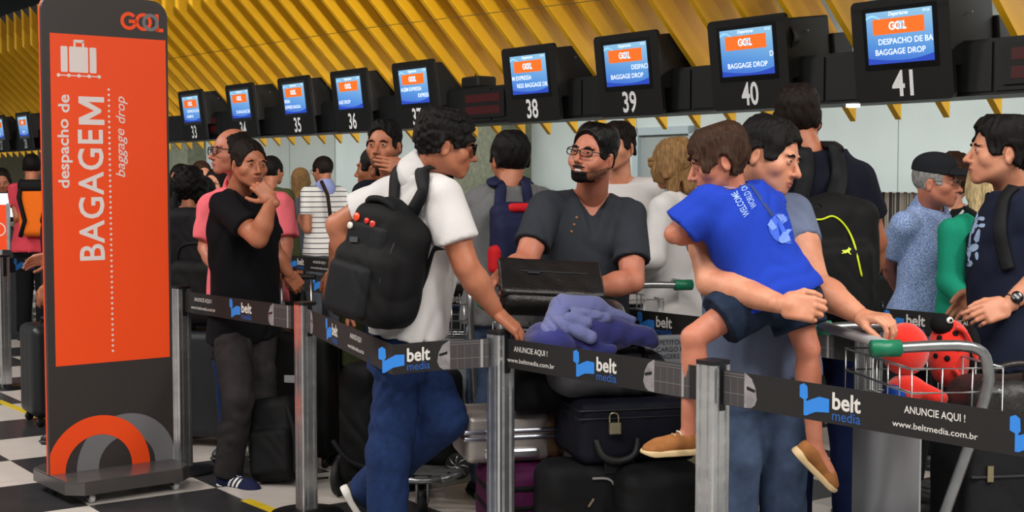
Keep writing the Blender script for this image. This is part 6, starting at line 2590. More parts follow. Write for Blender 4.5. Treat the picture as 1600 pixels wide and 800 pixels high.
# ---- strap and pack of the man at the right edge
sSh = Surf(SHIRT_O_M)
MO = frame(P(1640, 380, 5.0), nrm(np.array([-.1, .99, 0])), nrm(np.array([.99, .1, 0])))
rO = pack_root(MO, 'dark backpack worn by the man with the wristwatch')
local_fld(MO, [(rbx((0, 0, .02), (.15, .22, .08), .07), 0)], 'pack_body', m_nyl, rO)
px_strap(sSh, [(1584, 296), (1572, 312), (1566, 336), (1564, 362), (1568, 390), (1576, 420)], .05, .014, 'shoulder_strap', m_nyl2, rO)

# ---- orange rucksack, black bag of the curly-haired woman
bk = nrm(np.array([.1, -.99, 0]))
MV = frame(P(56, 325, 13.05), nrm(np.array([.99, .1, 0])), bk)
rV = pack_root(MV, 'orange and black hiking rucksack on the young man in red', name='rucksack')
local_fld(MV, [(rbx((0, 0, 0), (.15, .27, .09), .07), 0)], 'pack_body', fabric('nylon_orange', (238, 112, 26)), rV, h=.01)
for a in (-1, 1):
    MB().tube([np.array(MV @ Vector(q)) for q in ((a * .11, .27, .06), (a * .13, .1, .10), (a * .08, -.12, .10), (a * .13, -.27, .07))], .022, 6).build('strap', m_web, rV)
local_fld(MV, [(rbx((-.02, .21, .03), (.13, .06, .08), .05), 0)], 'lid', m_nyl, rV, h=.01)
bk = nrm(np.array([0, -1, 0]))
MR = frame(P(294, 372, 8.95), (1, 0, 0), bk)
rR = pack_root(MR, 'black backpack worn by the curly-haired woman')
local_fld(MR, [(rbx((0, 0, 0), (.155, .20, .08), .07), 0)], 'pack_body', m_nyl2, rR, h=.008, wr=.004)
for a in (-1, 1):
    MB().tube([np.array(MR @ Vector(q)) for q in ((a * .09, .17, 0), (a * .11, .25, -.08), (a * .11, .27, -.16))], .024, 6).build('strap', m_web, rR)
# shoulder strap of the striped man
a0, a1 = P(502, 283, 12.72), P(517, 345, 12.68)
ps = MB().tube([a0, P(512, 305, 12.66), a1], .018, 6).build('bag_strap', fabric('leather_brown', (48, 34, 28)), PP.root)

# ------------------------------------------------------------------ suitcases
def suitcase(c, ax, w, h, d, m, label, ribs=5, handle=True, tele=0.0, wheels=True, tag_=None, name='suitcase', rad=.05):
    """upright case standing on the floor: c (x,y) centre, ax = direction of its width"""
    ax = nrm(np.array([ax[0], ax[1], 0]))
    nv = np.cross(ax, Z3)      # front normal
    wz = .055 if wheels else 0.0
    M = frame(np.array([c[0], c[1], wz + h / 2]), ax, nv)
    r = empty(name, (c[0], c[1], 0))
    tag(r, label, 'suitcase')
    F_ = Fld((-w / 2 - .02, -h / 2 - .02, -d / 2 - .02), (w / 2 + .02, h / 2 + .02, d / 2 + .02), .013)
    F_.add(rbx((0, 0, 0), (w / 2, h / 2, d / 2), rad))
    for k in range(ribs):
        x = (k - (ribs - 1) / 2) * w * .8 / max(ribs - 1, 1)
        for s in (-1, 1):
            F_.cut(cone((x, -h * .42, s * (d / 2 + .004)), (x, h * .42, s * (d / 2 + .004)), .009, .009), .004)
    V, Q = F_.mesh()
    R = np.array(M.to_3x3()).T
    fld_obj('shell', [(V @ R + np.array(M.translation), Q)], m, r)
    MB().box((-w / 2 - .003, -h / 2 + rad, -.006), (-w / 2 + .004, h / 2 - rad, .006), M).box((w / 2 - .004, -h / 2 + rad, -.006), (w / 2 + .003, h / 2 - rad, .006), M).build('zip', m_zip, r)['kind'] = 'stuff'
    if handle:
        MB().tube(smooth_path([np.array(M @ Vector(q)) for q in ((-.07, h / 2, 0), (-.06, h / 2 + .03, 0), (.06, h / 2 + .03, 0), (.07, h / 2, 0))], 4), .011, 8).build('carry_handle', m_blk2, r)
    if tele:
        for s in (-1, 1):
            MB().tube([np.array(M @ Vector((s * .085, h / 2 - .02, d / 2 - .03))), np.array(M @ Vector((s * .085, h / 2 + tele, d / 2 - .03)))], .008, 8).build('telescopic_rod', mat('rod_steel', (.6, .6, .62), rough=.3, metal=1), r)
        MB().tube([np.array(M @ Vector((-.11, h / 2 + tele, d / 2 - .03))), np.array(M @ Vector((.11, h / 2 + tele, d / 2 - .03)))], .015, 8).build('telescopic_grip', m_blk2, r)
    if wheels:
        for sx_ in (-1, 1):
            for sz in (-1, 1):
                q = M @ Vector((sx_ * (w / 2 - .05), -h / 2 - .028, sz * (d / 2 - .05)))
                MB().lathe([(.004, -.012), (.026, -.011), (.027, 0), (.026, .011), (.004, .012)], 14, Matrix.Translation(q) @ frame((0, 0, 0), ax, Z3), 'x').build('wheel', m_blk2, r)
                MB().box((-.015, 0, -.015), (.015, .04, .015), frame(np.array(q), ax, nv)).build('wheel_mount', m_blk2, r)
    if tag_:
        MB().rect(*tag_, M @ Matrix.Translation((0, 0, d / 2 - .002)), .005, r=.004).build('label_plate', mat('label_silver', srgb(180, 178, 184), rough=.4), r)
    return r


rowax = np.array([.93, -.36])
suitcase((X_at(474, 7.47), 7.47), (.97, -.25), .40, .68, .27, fabric('case_black', (11, 11, 12), rough=.5), 'large black soft suitcase standing behind the queue post', ribs=0, tele=.30, tag_=(-.06, .07, .03, .11))
suitcase((X_at(318, 8.05), 8.05), (.97, -.2), .46, .62, .28, mat('case_slate', srgb(28, 34, 39), rough=.55, bump=.2, bscale=200), 'dark slate suitcase with a small white label behind the man in black', ribs=0, tag_=(-.12, .13, -.06, .17))
suitcase((X_at(66, 8.75), 8.75), (.5, -.8), .40, .58, .24, mat('case_graphite', srgb(22, 25, 28), rough=.45), 'graphite cabin suitcase half hidden by the totem', ribs=4)
# black backpack standing between the man and the suitcase
MF = frame(P(430, 672, 7.0) , nrm(np.array([.9, -.2, .12])), nrm(np.array([-.1, -.95, .2])))
q = MF.translation; q.z = .225; MF.translation = q
rB = pack_root(MF, 'black backpack set down on the floor beside the dark jeans')
local_fld(MF, [(rbx((0, 0, 0), (.135, .215, .075), .065), 0), (rbx((0, -.07, .065), (.11, .12, .04), .035), .02)], 'pack_body', m_nyl, rB, wr=.004)
MB().tube(smooth_path([np.array(MF @ Vector(q)) for q in ((.1, .16, .06), (.15, 0, .10), (.14, -.18, .09))], 5), .014, 6).build('strap', m_web, rB)
MB().tube(smooth_path([np.array(MF @ Vector(q)) for q in ((.12, -.20, .05), (.20, -.218, .10), (.30, -.219, .06))], 5), .006, 6).build('loose_strap', m_web, rB)
# black tote on the slate suitcase
MT = frame(np.array([X_at(312, 7.98), 7.98, .64]), (.97, -.2, 0), (-.2, -.97, .05))
q = MT.translation; q.z = .90; MT.translation = q
rT = pack_root(MT, 'soft black shoulder bag lying on the slate suitcase', name='shoulder_bag')
local_fld(MT, [(rbx((0, 0, 0), (.19, .19, .08), .07), 0)], 'bag_body', m_nyl2, rT, wr=.006, freq=18)
MB().tube(smooth_path([np.array(MT @ Vector(q)) for q in ((-.14, .16, .02), (-.1, .27, .03), (.1, .27, .03), (.14, .16, .02))], 5), .012, 6).build('strap', m_web, rT)

# ------------------------------------------------------------------ luggage cart
m_tube = mat('cart_steel', srgb(150, 152, 154), rough=.32, metal=.85, noise=.12, nscale=20)
m_wire = mat('cart_wire', srgb(176, 178, 180), rough=.3, metal=.9)
m_grip = mat('cart_green', srgb(14, 110, 78), rough=.4)
m_gripg = mat('cart_grip_grey', srgb(150, 148, 150), rough=.5)
m_tyre = mat('tyre_black', srgb(20, 20, 21), rough=.7)
m_deck = mat('cart_deck', srgb(110, 110, 110), rough=.45, metal=.6)


def cart(x, y, yaw, label, grip=m_grip, L=.92, W=.58, HH=1.0):
    """local: x forward, y left, z up; origin under the rear axle"""
    r = empty('luggage_cart', (x, y, 0), 0)
    tag(r, label, 'cart', 'airport luggage carts')
    M = Matrix.Translation((x, y, 0)) @ Matrix.Rotation(math.radians(yaw), 4, 'Z')
    T_ = lambda q: np.array(M @ Vector(q))
    # deck frame
    for s in (-1, 1):
        MB().tube([T_((0, s * W / 2, .20)), T_((L * .75, s * W / 2 * .8, .19)), T_((L, s * .10, .19))], .016, 8).build('deck_rail', m_tube, r)
        # side upright: rises from the deck, bends back to the handle
        MB().tube(smooth_path([T_((.0, s * W / 2, .20)), T_((.10, s * W / 2, .50)), T_((.22, s * W / 2, .84)), T_((.24, s * W / 2, .97)), T_((.18, s * W / 2, 1.04)), T_((-.08, s * W / 2, 1.04))], 5), .0175, 10).build('upright', m_tube, r)
        MB().tube([T_((-.14, s * W / 2, 1.04)), T_((-.05, s * W / 2, 1.04))], .027, 10).build('handle_end', grip, r)
        w_ = MB().lathe([(.01, -.022), (.085, -.02), (.09, -.012), (.09, .012), (.085, .02), (.01, .022)], 22, M @ Matrix.Translation((.0, s * (W / 2 + .03), .09)), 'y').build('wheel', m_tyre, r)
        MB().lathe([(.004, -.0245), (.035, -.024), (.035, .024), (.004, .0245)], 14, M @ Matrix.Translation((.0, s * (W / 2 + .03), .09)), 'y').build('hub', m_tube, w_)
        MB().box((-.02, s * W / 2 - .012, .08), (.02, s * W / 2 + .006, .21), M).build('wheel_bracket', m_tube, r)
    for k in range(6):
        xx = L * (.05 + k * .15)
        ww = (W / 2 - .01) * (1.0 if k < 4 else (.82 if k == 4 else .62))
        MB().box((xx, -ww, .195), (xx + .055 * L, ww, .207), M).build('deck_slat', m_deck, r)
    MB().tube([T_((L, -.10, .19)), T_((L + .03, 0, .19)), T_((L, .10, .19))], .016, 8).build('deck_nose', m_tube, r)
    MB().tube([T_((-.09, -W / 2, 1.05)), T_((-.09, W / 2, 1.05))], .017, 10).build('handle_bar', m_gripg, r)
    w_ = MB().lathe([(.01, -.018), (.058, -.016), (.06, 0), (.058, .016), (.01, .018)], 18, M @ Matrix.Translation((L - .1, 0, .06)), 'y').build('caster', m_tyre, r)
    MB().box((L - .12, -.03, .06), (L - .08, -.022, .19), M).box((L - .12, .022, .06), (L - .08, .03, .19), M).box((L - .13, -.03, .17), (L - .07, .03, .19), M).build('caster_fork', m_tube, w_)
    # wire basket near the handle
    b = MB()
    x0, x1, z0, z1 = .0, .30, .82, .97
    for z in (z0, (z0 + z1) / 2, z1):
        b.tube([T_((x0, -W / 2 + .02, z)), T_((x1, -W / 2 + .02, z)), T_((x1, W / 2 - .02, z)), T_((x0, W / 2 - .02, z))], .0042, 6, closed=True)
    for k in range(7):
        yy = -W / 2 + .02 + k * (W - .04) / 6
        b.tube([T_((x0, yy, z1)), T_((x0, yy, z0)), T_((x1, yy, z0)), T_((x1, yy, z1))], .0032, 6)
    for k in range(1, 3):
        xx = x0 + k * (x1 - x0) / 3
        b.tube([T_((xx, -W / 2 + .02, z1)), T_((xx, -W / 2 + .02, z0)), T_((xx, W / 2 - .02, z0)), T_((xx, W / 2 - .02, z1))], .0032, 6)
    b.build('wire_basket', m_wire, r)
    MB().box((.03, -W / 2 + .02, .30), (.036, W / 2 - .02, .78), M @ Matrix.Translation((0, 0, 0))).build('ad_panel', mat('panel_grey', srgb(128, 130, 134), rough=.5), r)
    return r, M


# heaped cart pushed by the smiling man
cx_, cy_ = X_at(856, 5.68), 5.68
cartA, MA = cart(cx_, cy_, 282, 'luggage cart heaped with bags in front of the smiling man', L=.66, W=.50)
# cart with green handle at the right
cartB, MBm = cart(1.20, 4.50, 8, 'luggage cart with green handle ends carrying plush toys', HH=1.02)
# cart of the blonde woman
cartC, MC = cart(X_at(1016, 6.88), 6.88, 196, 'luggage cart beside the blonde woman in white', L=.42, W=.40)
# cart behind the white polo man
cartD, MDm = cart(-.37, 6.72, 264, 'luggage cart with black bags behind the blue jeans', L=.52, W=.40)


def soft_bag(c, ax, hw, hh, hd_, m, label, rad=.06, wr=.006, freq=18, name='travel_bag', tilt=0.0, seed=0, cat='bag', k=()):
    ax = nrm(np.array(ax, float))
    nv = nrm(np.cross(ax, Z3))
    M = frame(np.array(c, float), ax, nv) @ Matrix.Rotation(tilt, 4, 'Z')
    r = empty(name, (c[0], c[1], c[2] - hh))
    tag(r, label, cat)
    ob, ms = local_fld(M, [(rbx((0, 0, 0), (hw, hh, hd_), rad), 0)] + list(k), 'bag_body', m, r, wr=wr, freq=freq, seed=seed, lo=(-hw - .1, -hh - .1, -hd_ - .1), hi=(hw + .1, hh + .1, hd_ + .1))
    return r, M, ms


ZL = lambda px, py, Y: P(px, py, Y)
LX = nrm(np.array([.97, .22, 0]))
# silver and bronze hard case lying on the cart
c = ZL(815, 682, 5.36)
r = empty('suitcase', (c[0], c[1], c[2] - .1)); tag(r, 'silver and bronze hard-shell suitcase lying flat in the luggage heap', 'suitcase')
Ms = frame(c, LX, nrm(np.cross(LX, Z3)))
m_sil = mat('shell_silver', srgb(176, 168, 164), rough=.35, metal=.5)
m_brz = mat('shell_bronze', srgb(126, 98, 70), rough=.35, metal=.5)
local_fld(Ms, [(rbx((-.06, 0, -.12), (.17, .095, .16), .03), 0)], 'shell', m_sil, r, lo=(-.4, -.2, -.4), hi=(.3, .2, .2))
local_fld(Ms, [(rbx((.12, 0, -.12), (.065, .093, .158), .045), 0)], 'shell_end', m_brz, r, lo=(-.3, -.2, -.4), hi=(.3, .2, .2))
for yy in (.022, -.004):
    MB().box((-.24, yy, -.29), (.17, yy + .018, .047), Ms, .006).build('rim', mat('rim_aluminium', srgb(168, 170, 184), rough=.25, metal=.9), r)
MB().box((-.16, -.075, .03), (.06, -.035, .058), Ms, .012).build('lock_plate', mat('lock_silver', srgb(190, 190, 196), rough=.25, metal=.8), r)
# purple bag underneath
m_pur = fabric('nylon_purple', (74, 16, 62), rough=.6)
r, Mp, ms = soft_bag(ZL(830, 772, 5.34), LX, .20, .125, .15, m_pur, 'purple suitcase with black piping at the bottom of the heap', rad=.045, wr=.002, cat='suitcase', name='suitcase')
for yy in (.045, -.03):
    MB().box((-.205, yy, -.13), (.205, yy + .022, .156), Mp, .008).build('piping_band', m_nyl, r)
MB().lathe([(.01, -.02), (.045, -.018), (.045, .018), (.01, .02)], 16, Mp @ Matrix.Translation((.10, -.03, .185)), 'x').build('wheel', m_blk2, r)
# dark navy soft suitcase with handle and padlock
m_nav = fabric('nylon_midnight', (15, 17, 30), rough=.6)
r, Mn, ms = soft_bag(ZL(975, 664, 5.24) + np.array([0, 0, .006]), LX, .235, .115, .20, m_nav, 'dark navy soft suitcase with padlock and padded handle in the heap', rad=.04, wr=.003, cat='suitcase', name='suitcase')
MB().tube(smooth_path([np.array(Mn @ Vector(q)) for q in ((-.17, -.02, .2), (-.15, -.075, .225), (-.09, -.095, .23), (-.03, -.075, .225), (-.01, -.02, .2))], 5), .014, 8).build('padded_handle', m_blk2, r)
MB().box((-.14, -.15, .195), (-.02, -.10, .212), Mn, .006).build('handle_base', m_nyl2, r)
MB().box((-.125, .0, .2), (-.078, .045, .222), Mn, .005).build('padlock', mat('lock_brass', srgb(150, 142, 118), rough=.35, metal=.8), r)
MB().tube(smooth_path([np.array(Mn @ Vector(q)) for q in ((-.12, .04, .208), (-.118, .075, .208), (-.09, .075, .208), (-.086, .04, .208))], 4), .0045, 6).build('padlock_shackle', m_zipm, r)
for yy in (.085, .055):
    MB().box((-.236, yy, -.19), (.236, yy + .006, .2035), Mn, .002).build('zip_track', m_zip, r)
MB().box((.16, .07, .203), (.166, .10, .208), Mn @ Matrix.Rotation(.0, 4, 'Z')).build('zip_pull', m_zipm, r)
# black rucksack at the lower front
r, Mq, ms = soft_bag(np.array([*ZL(905, 772, 5.10)[:2], .36]), LX, .16, .15, .11, m_nyl, 'black rucksack with a metal zip pull at the foot of the heap', rad=.06, wr=.007, name='rucksack')
MB().tube(smooth_path([np.array(Mq @ Vector(q)) for q in ((.02, .10, .11), (.09, .09, .12), (.11, .0, .115), (.09, -.12, .12))], 5), .005, 6).build('cord', mat('cord_grey', srgb(120, 118, 116), rough=.7), r)
MB().box((.0, .0, .108), (.008, .035, .116), Mq @ Matrix.Rotation(-.6, 4, 'Z')).build('zip_pull', m_zipm, r)
soft_bag(np.array([*ZL(1030, 772, 5.02)[:2], .36]), LX, .17, .15, .14, m_nyl, 'plain black holdall next to the rucksack at the foot of the heap', rad=.06, wr=.006, seed=3, name='holdall')
# grey and black duffel on top
r, Mg, ms = soft_bag(ZL(945, 580, 5.24), LX, .22, .085, .14, fabric('duffel_grey', (66, 66, 70)), 'grey duffel bag with black trim under the blue fleece', rad=.07, wr=.005, name='duffel_bag')
for xx in (-.10, .12):
    MB().tube(smooth_path([np.array(Mg @ Vector((xx, .02 + .085 * math.sin(a), -.12 + .0 + .27 * (.5 - .5 * math.cos(a))))) for a in np.linspace(.0, math.pi, 9)], 2), .012, 6).build('trim_band', m_web, r)
soft_bag(ZL(838, 606, 5.36), LX, .13, .085, .13, m_nyl, 'black soft bag lying on the silver suitcase', rad=.06, wr=.006, seed=2, name='soft_bag')
# cardboard-grey parcel with print behind the duffel
r = empty('parcel', ZL(1045, 566, 5.5)); tag(r, 'grey parcel with dark printed lettering behind the duffel', 'parcel')
cpx = ZL(1045, 550, 5.48)
Mpx = frame(cpx, LX, nrm(np.cross(LX, Z3)))
MB().box((-.12, -.10, -.08), (.12, .06, .0), Mpx, .006).build('box', mat('parcel_grey', srgb(116, 118, 122), rough=.7), r)
for k, tx in enumerate(('COMPETITORS', 'AIR CARGO BAG', 'PASSENGERS')):
    mb = MB(); mb.text(tx, Mpx @ Matrix.Translation((-.10, .03 - k * .028, .0015)), size=.026); mb.build('print_line', mat('print_navy', srgb(40, 44, 66), rough=.7), r)
# black leather satchel in the basket
m_lea = mat('leather_black', srgb(26, 22, 22), rough=.42, noise=.2, nscale=30, bump=.25, bscale=90)
Ml = frame(ZL(860, 450, 5.55), nrm(np.array([.98, .16, -.06])), nrm(np.array([.1, -.62, .78])))
r = empty('satchel', (Ml.translation.x, Ml.translation.y, Ml.translation.z - .1)); tag(r, 'black leather satchel lying in the cart basket', 'bag')
local_fld(Ml, [(rbx((0, 0, -.02), (.205, .115, .055), .04), 0)], 'satchel_body', m_lea, r, wr=.003, freq=14)
local_fld(Ml, [(rbx((.0, .02, .03), (.212, .105, .02), .015), 0)], 'flap', m_lea, r, wr=.003, freq=12)
MB().box((-.13, .035, .049), (.15, .043, .055), Ml, .002).build('zip_track', m_zip, r)
MB().box((-.10, .02, .052), (-.05, .032, .060), Ml, .003).build('zip_pull', m_zip, r)
MB().tube(smooth_path([np.array(Ml @ Vector(q)) for q in ((-.12, .11, .0), (-.11, .128, .015), (-.01, .130, .02), (.0, .11, .0))], 5), .009, 8).build('carry_handle', m_lea, r)
MB().lathe([(.012, -.003), (.018, -.003), (.018, .003), (.012, .003)], 16, Ml @ Matrix.Translation((-.20, -.02, .03))).build('ring', m_zipm, r)
# blue fleece jacket heaped on top
Mj = frame(ZL(915, 512, 5.16), LX, nrm(np.cross(LX, Z3)))
r = empty('fleece_jacket', (Mj.translation.x, Mj.translation.y, Mj.translation.z - .09)); tag(r, 'crumpled blue fleece jacket with pale blue lining on the bags', 'jacket')
m_fl = fabric('fleece_blue', (54, 56, 124), bump=.5, bscale=250, sheen=.3)
m_fl2 = fabric('fleece_pale', (112, 118, 170), bump=.5, bscale=250, sheen=.3)
local_fld(Mj, [(ell((-.02, -.035, 0), (.22, .06, .13)), 0), (ell((-.15, -.03, .06), (.09, .065, .09)), .03), (cone((-.05, .02, .08), (.22, -.03, .10), .05, .035), .03), (cone((.10, .0, .09), (.25, -.06, .06), .035, .018), .02), (cone((-.02, -.06, .12), (.06, -.065, .14), .022, .02), .01)], 'jacket_outer', m_fl, r, wr=.009, freq=30, seed=2)
local_fld(Mj, [(cone((-.16, .0, .09), (-.10, .08, .03), .04, .045), 0), (cone((-.10, .085, .03), (.02, .08, .03), .042, .04), .02), (cone((-.13, .03, .11), (-.02, -.02, .15), .026, .022), .015), (cone((-.06, .06, .10), (.05, .045, .11), .026, .022), .015), (cone((-.10, .05, .12), (-.03, .03, .13), .02, .018), .008), (cone((.02, .08, .03), (.16, .03, .08), .035, .015), .02)],
          'jacket_lining', m_fl2, r, wr=.006, freq=46, seed=5, h=.005)

# plush toys in the green-handled cart
m_red = fabric('plush_red', (222, 40, 26), bump=.4, bscale=300, sheen=.4)
m_blu = fabric('plush_blue', (24, 64, 150), bump=.4, bscale=300)
c = P(1414, 548, 4.52)
r = empty('plush_cushion', (c[0], c[1], c[2] - .16)); tag(r, 'plain round red plush toy sitting in the wire basket', 'plush toy')
F_ = Fld(c - .22, c + .22, .006)
F_.add(ell(c + np.array([0, 0, .005]), (.078, .075, .088)))
fld_obj('round_body', [F_.mesh()], m_red, r)
F_ = Fld(c - .3, c + .22, .006)
F_.add(ell(c + np.array([.0, -.02, -.13]), (.065, .06, .055))); F_.add(cone(c + np.array([.03, -.04, -.12]), c + np.array([.10, -.06, -.15]), .03, .026), .01)
fld_obj('lower_body', [F_.mesh()], m_red, r)
F_ = Fld(c - .3, c + .22, .006)
F_.add(ell(c + np.array([-.035, -.03, -.14]), (.04, .055, .04)))
fld_obj('blue_patch', [F_.mesh()], m_blu, r)
c = P(1484, 552, 4.62)
r = empty('ladybird_backpack', (c[0], c[1], c[2] - .15)); tag(r, 'red ladybird-shaped plush backpack with black spots', 'backpack')
F_ = Fld(c - .22, c + .22, .006)
F_.add(ell(c, (.075, .07, .115)))
V_, Q_ = F_.mesh()
fld_obj('shell', [(V_, Q_)], m_red, r)
sl = Surf((V_, Q_))
m_pb = fabric('plush_black', (16, 16, 18))
for (x, y, rr_) in ((1468, 528, .010), (1493, 521, .010), (1480, 541, .009), (1466, 540, .009), (1482, 515, .008), (1480, 560, .010), (1462, 556, .009), (1497, 545, .009)):
    h_ = sl.px(x, y, .0005)
    if h_:
        MB().lathe([(.0005, -.004), (rr_, -.004), (rr_, .0015), (rr_ * .8, .003), (.0005, .003)], 14, frame(h_[0], nrm(np.cross(h_[1], Z3)), h_[1])).build('spot', m_pb, r)
F_ = Fld(c - .25, c + .25, .006)
F_.add(ell(c + np.array([.07, .0, -.0]), (.03, .068, .095)))
fld_obj('side_panel', [F_.mesh()], m_pb, r)
F_ = Fld(c - .25, c + .25, .006)
F_.add(ell(c + np.array([-.035, -.02, .10]), (.038, .04, .035)))
fld_obj('head', [F_.mesh()], m_pb, r)
MB().lathe([(.0005, -.004), (.011, -.004), (.011, .002), (.0005, .004)], 14, frame(c + np.array([-.02, -.058, .118]), (1, 0, 0), (0, -1, .3))).build('button_eye', mat('eye_plastic', srgb(230, 228, 222), rough=.3), r)
MB().lathe([(.0005, .003), (.005, .003), (.005, .006), (.0005, .006)], 10, frame(c + np.array([-.018, -.06, .117]), (1, 0, 0), (0, -1, .3))).build('pupil', m_pb, r)
for (pp, w_) in (([(1496, 512), (1508, 520), (1520, 545), (1526, 565)], .03), ([(1488, 575), (1500, 590), (1506, 615), (1500, 635)], .03)):
    MB().tube(smooth_path([P(x, y, 4.56) for x, y in pp], 4), .015, 8, rfun=lambda t: (.017, .008)).build('strap', m_red, r)

# black bags stacked at the right edge
r, M_, ms = soft_bag(np.array([1.60, 4.40, .50]), nrm([.97, .14, 0]), .21, .29, .15, m_nyl2, 'black wheeled travel bag with metal zip at the end of the belt', rad=.05, wr=.003, name='travel_bag')
MB().box((-.15, .12, .15), (-.13, .17, .16), M_).build('zip_pull', m_zipm, r)
MB().box((-.20, .13, .14), (.20, .138, .156), M_, .002).build('zip_track', m_zip, r)
r2, M2_, ms = soft_bag(np.array([1.60, 4.42, .852]), nrm([.97, .14, 0]), .17, .07, .12, mat('leather_grey', srgb(34, 32, 32), rough=.5, bump=.3, bscale=80), 'worn dark leather handbag with loop handles on the travel bag', rad=.06, wr=.006, name='handbag')
MB().tube(smooth_path([np.array(M2_ @ Vector(q)) for q in ((.02, .05, .08), (.04, .14, .07), (.10, .16, .06), (.15, .10, .05), (.16, .03, .06))], 5), .012, 8).build('loop_handle', m_lea, r2)
MB().tube(smooth_path([np.array(M2_ @ Vector(q)) for q in ((-.16, .02, .06), (-.08, .11, .09), (.04, .12, .10), (.13, .06, .10))], 5), .010, 8).build('loop_handle', m_lea, r2)
r3, M3_, ms = soft_bag(P(1534, 418, 6.02), nrm([.97, .2, 0]), .055, .16, .07, m_nyl, 'slim black shoulder bag worn over the green cardigan', rad=.04, wr=.003, name='shoulder_bag')
MB().tube(smooth_path([np.array(M3_ @ Vector(q)) for q in ((0, .15, .0), (-.01, .22, -.02), (-.03, .26, -.10))], 4), .012, 6).build('strap', m_web, r3)
# bags on the rear cart
r, M_, ms = soft_bag(np.array([*P(570, 655, 6.72)[:2], .365]), nrm([.97, -.25, 0]), .10, .30, .14, m_nyl, 'tall black wheeled rucksack standing behind the blue jeans', rad=.07, wr=.008, freq=20, name='rucksack')
q_ = MB().tube(smooth_path([np.array(M_ @ Vector(q)) for q in ((-.12, -.08, .12), (-.02, -.16, .17), (.1, -.2, .16))], 5), .012, 6).build('strap', m_web, r)
for wx_ in (-.10, .10):
    MB().lathe([(.01, -.018), (.085, -.016), (.092, -.008), (.092, .008), (.085, .016), (.01, .018)], 22, M_ @ Matrix.Translation((wx_ * 1.15, -.272, .05)), 'x').build('wheel', m_tyre, r)
r, M_, ms = soft_bag(np.array([*P(668, 665, 6.55)[:2], .425]), nrm([.97, -.25, 0]), .15, .22, .13, m_nyl2, 'black upright travel case with a chrome spoked wheel', rad=.05, wr=.004, name='travel_case')
wc_ = P(716, 728, 6.40)
whm = frame(wc_, nrm([.97, -.25, 0]), nrm([-.2, -.97, 0]))
w_ = MB().lathe([(.05, -.015), (.062, -.013), (.064, 0), (.062, .013), (.05, .015)], 24, whm).build('wheel', m_tyre, r)
for k in range(8):
    a = k * math.pi / 4
    MB().tube([np.array(whm @ Vector((0, 0, .012))), np.array(whm @ Vector((.03 * math.cos(a + .25), .03 * math.sin(a + .25), .014))), np.array(whm @ Vector((.052 * math.cos(a), .052 * math.sin(a), .012)))], .0042, 5).build('spoke', m_wire, w_)

# ------------------------------------------------------------------ check-in desks
m_desk = mat('desk_dark', srgb(38, 40, 44), rough=.5)
m_dtop = mat('desk_top', srgb(120, 120, 118), rough=.4)
m_scrw = mat('desk_screen_light', srgb(220, 228, 232), emit=srgb(224, 236, 244), estr=1.0)
DL = {'41': 'below monitor forty-one', '40': 'below monitor forty', '39': 'below monitor thirty-nine', '38': 'below monitor thirty-eight', '37': 'below monitor thirty-seven', '36': 'below monitor thirty-six', '35': 'below monitor thirty-five', '34': 'below monitor thirty-four', '33': 'below monitor thirty-three', '28': 'below monitor twenty-eight', '27': 'below monitor twenty-seven'}
for a in MON:
    t, _ = row_t(a[1], 180, -0.10)
    r = empty('checkin_desk', row(t, .35, 0)); tag(r, 'dark check-in desk with grey top ' + DL[str(a[0])], 'desk', 'check-in desks')
    rbox(MB(), t - .45, t + .45, 0.10, .62, 0, 1.02).build('desk_body', m_desk, r)
    rbox(MB(), t - .50, t + .50, 0.02, .70, 1.02, 1.06, .008).build('desk_top', m_dtop, r)
    rbox(MB(), t - .45, t + .45, 0.085, .10, .10, .95).build('front_panel', m_beam, r)
    # desk screen turned to the passengers
    s = empty('desk_monitor', row(t + .1, .36, 1.06)); tag(s, 'pale flat desk screen standing on the desk ' + DL[str(a[0])], 'monitor', 'desk screens')
    rbox(MB(), t - .12, t + .32, .36, .40, 1.09, 1.40, .006).build('screen_case', m_blk, s)
    rbox(MB(), t - .105, t + .305, .354, .3601, 1.105, 1.385).build('screen_panel', m_scrw if a[0] in (36, 35, 34, 28, 27) else m_desk, s)
    rbox(MB(), t + .06, t + .14, .38, .42, 1.06, 1.2).build('stand', m_blk, s)
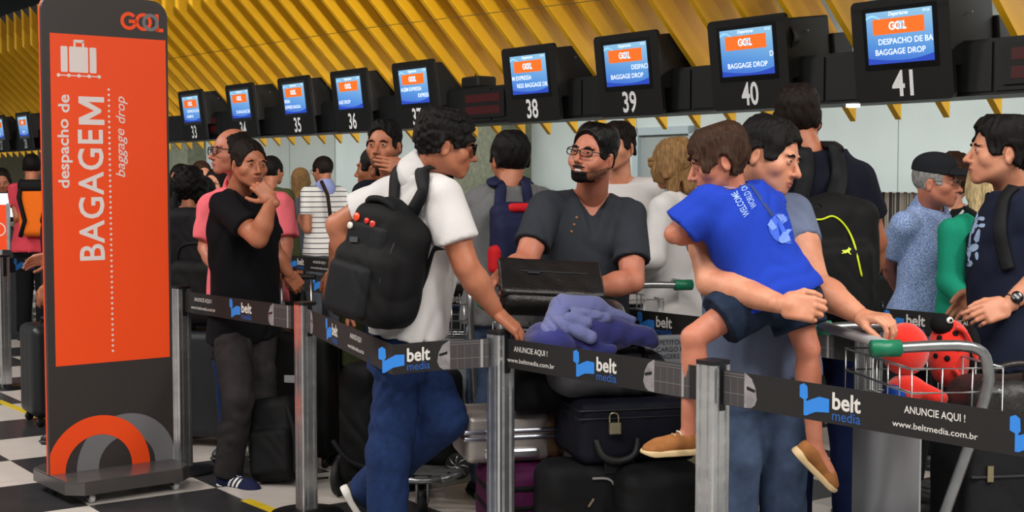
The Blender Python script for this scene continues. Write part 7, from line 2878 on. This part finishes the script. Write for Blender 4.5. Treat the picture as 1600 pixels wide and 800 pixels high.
# small service desk in front of the far left counters
kc = P(12, 345, 14.0)
r = empty('service_desk', (kc[0], kc[1] , 0)); tag(r, 'dark service desk in front of the young woman with long hair', 'desk')
Mk_ = frame((kc[0], kc[1], 0), (.9, .3, 0), (0, 0, 1))
MB().box((-.5, -.25, 0), (.22, .25, 1.08), Mk_).build('desk_body', m_desk, r)
MB().box((-.53, -.28, 1.08), (.25, .28, 1.12), Mk_, .006).build('desk_top', m_dtop, r)
s_ = empty('desk_monitor', (kc[0], kc[1], 1.12)); tag(s_, 'bright white screen on the small service desk', 'monitor')
MB().box((-.16, -.04, 1.16), (.16, 0, 1.42), Mk_, .005).build('screen_case', m_blk, s_)
MB().box((-.15, -.046, 1.17), (.15, -.0395, 1.41), Mk_).build('screen_panel', m_scrw, s_)
MB().box((-.03, -.03, 1.12), (.03, .0, 1.2), Mk_).build('stand', m_blk, s_)
# striped screen partition behind the man in the cap
pc = P(1402, 375, 9.6)
Mp_ = frame(pc, -R3, -N3)
r = empty('partition_screen', (pc[0], pc[1], 0)); tag(r, 'partition screen printed with thin vertical stripes behind the capped man', 'partition')
z_top = P(1402, 300, 9.6)[2]
MB().box((-.22, -pc[2], -.03), (.22, z_top - pc[2], 0), Mp_, .005).build('board', stripes_mat('stripe_print', (196, 192, 186), (74, 68, 64), .037, .45, 0), r)
rr = random.Random(3)
xx = -.21
while xx < .20:
    w_ = rr.uniform(.006, .02)
    MB().rect(xx, -pc[2] + .3, xx + w_, z_top - pc[2] - .01, Mp_, .001).build('stripe', mat('stripe_%d' % rr.randint(0, 3), srgb(*[(92, 84, 80), (150, 140, 132), (60, 60, 66), (176, 160, 140)][rr.randint(0, 3)]), rough=.7), r)
    xx += w_ + rr.uniform(.008, .025)
# small orange notice stand at the far left desk
pc = P(2, 355, 12.2)
r = empty('notice_stand', (pc[0], pc[1], 0)); tag(r, 'small orange notice board with silver edge near the far desk', 'notice')
Mp_ = frame(pc, (1, 0, 0), (0, -1, 0))
MB().box((-.10, -.2, -.01), (.05, .2, 0), Mp_).build('board', m_sor, r)
MB().box((.05, -.2, -.02), (.075, .21, .01), Mp_).build('edge', m_alu, r)
MB().ring(-.02, -.02, .05, .06, 0, 360, Mp_, .002).build('ring_mark', m_swh, r)
MB().box((-.03, -pc[2], -.03), (.0, -.2, -.005), Mp_).build('leg', m_alu, r)
print('TRIS', NTRI)
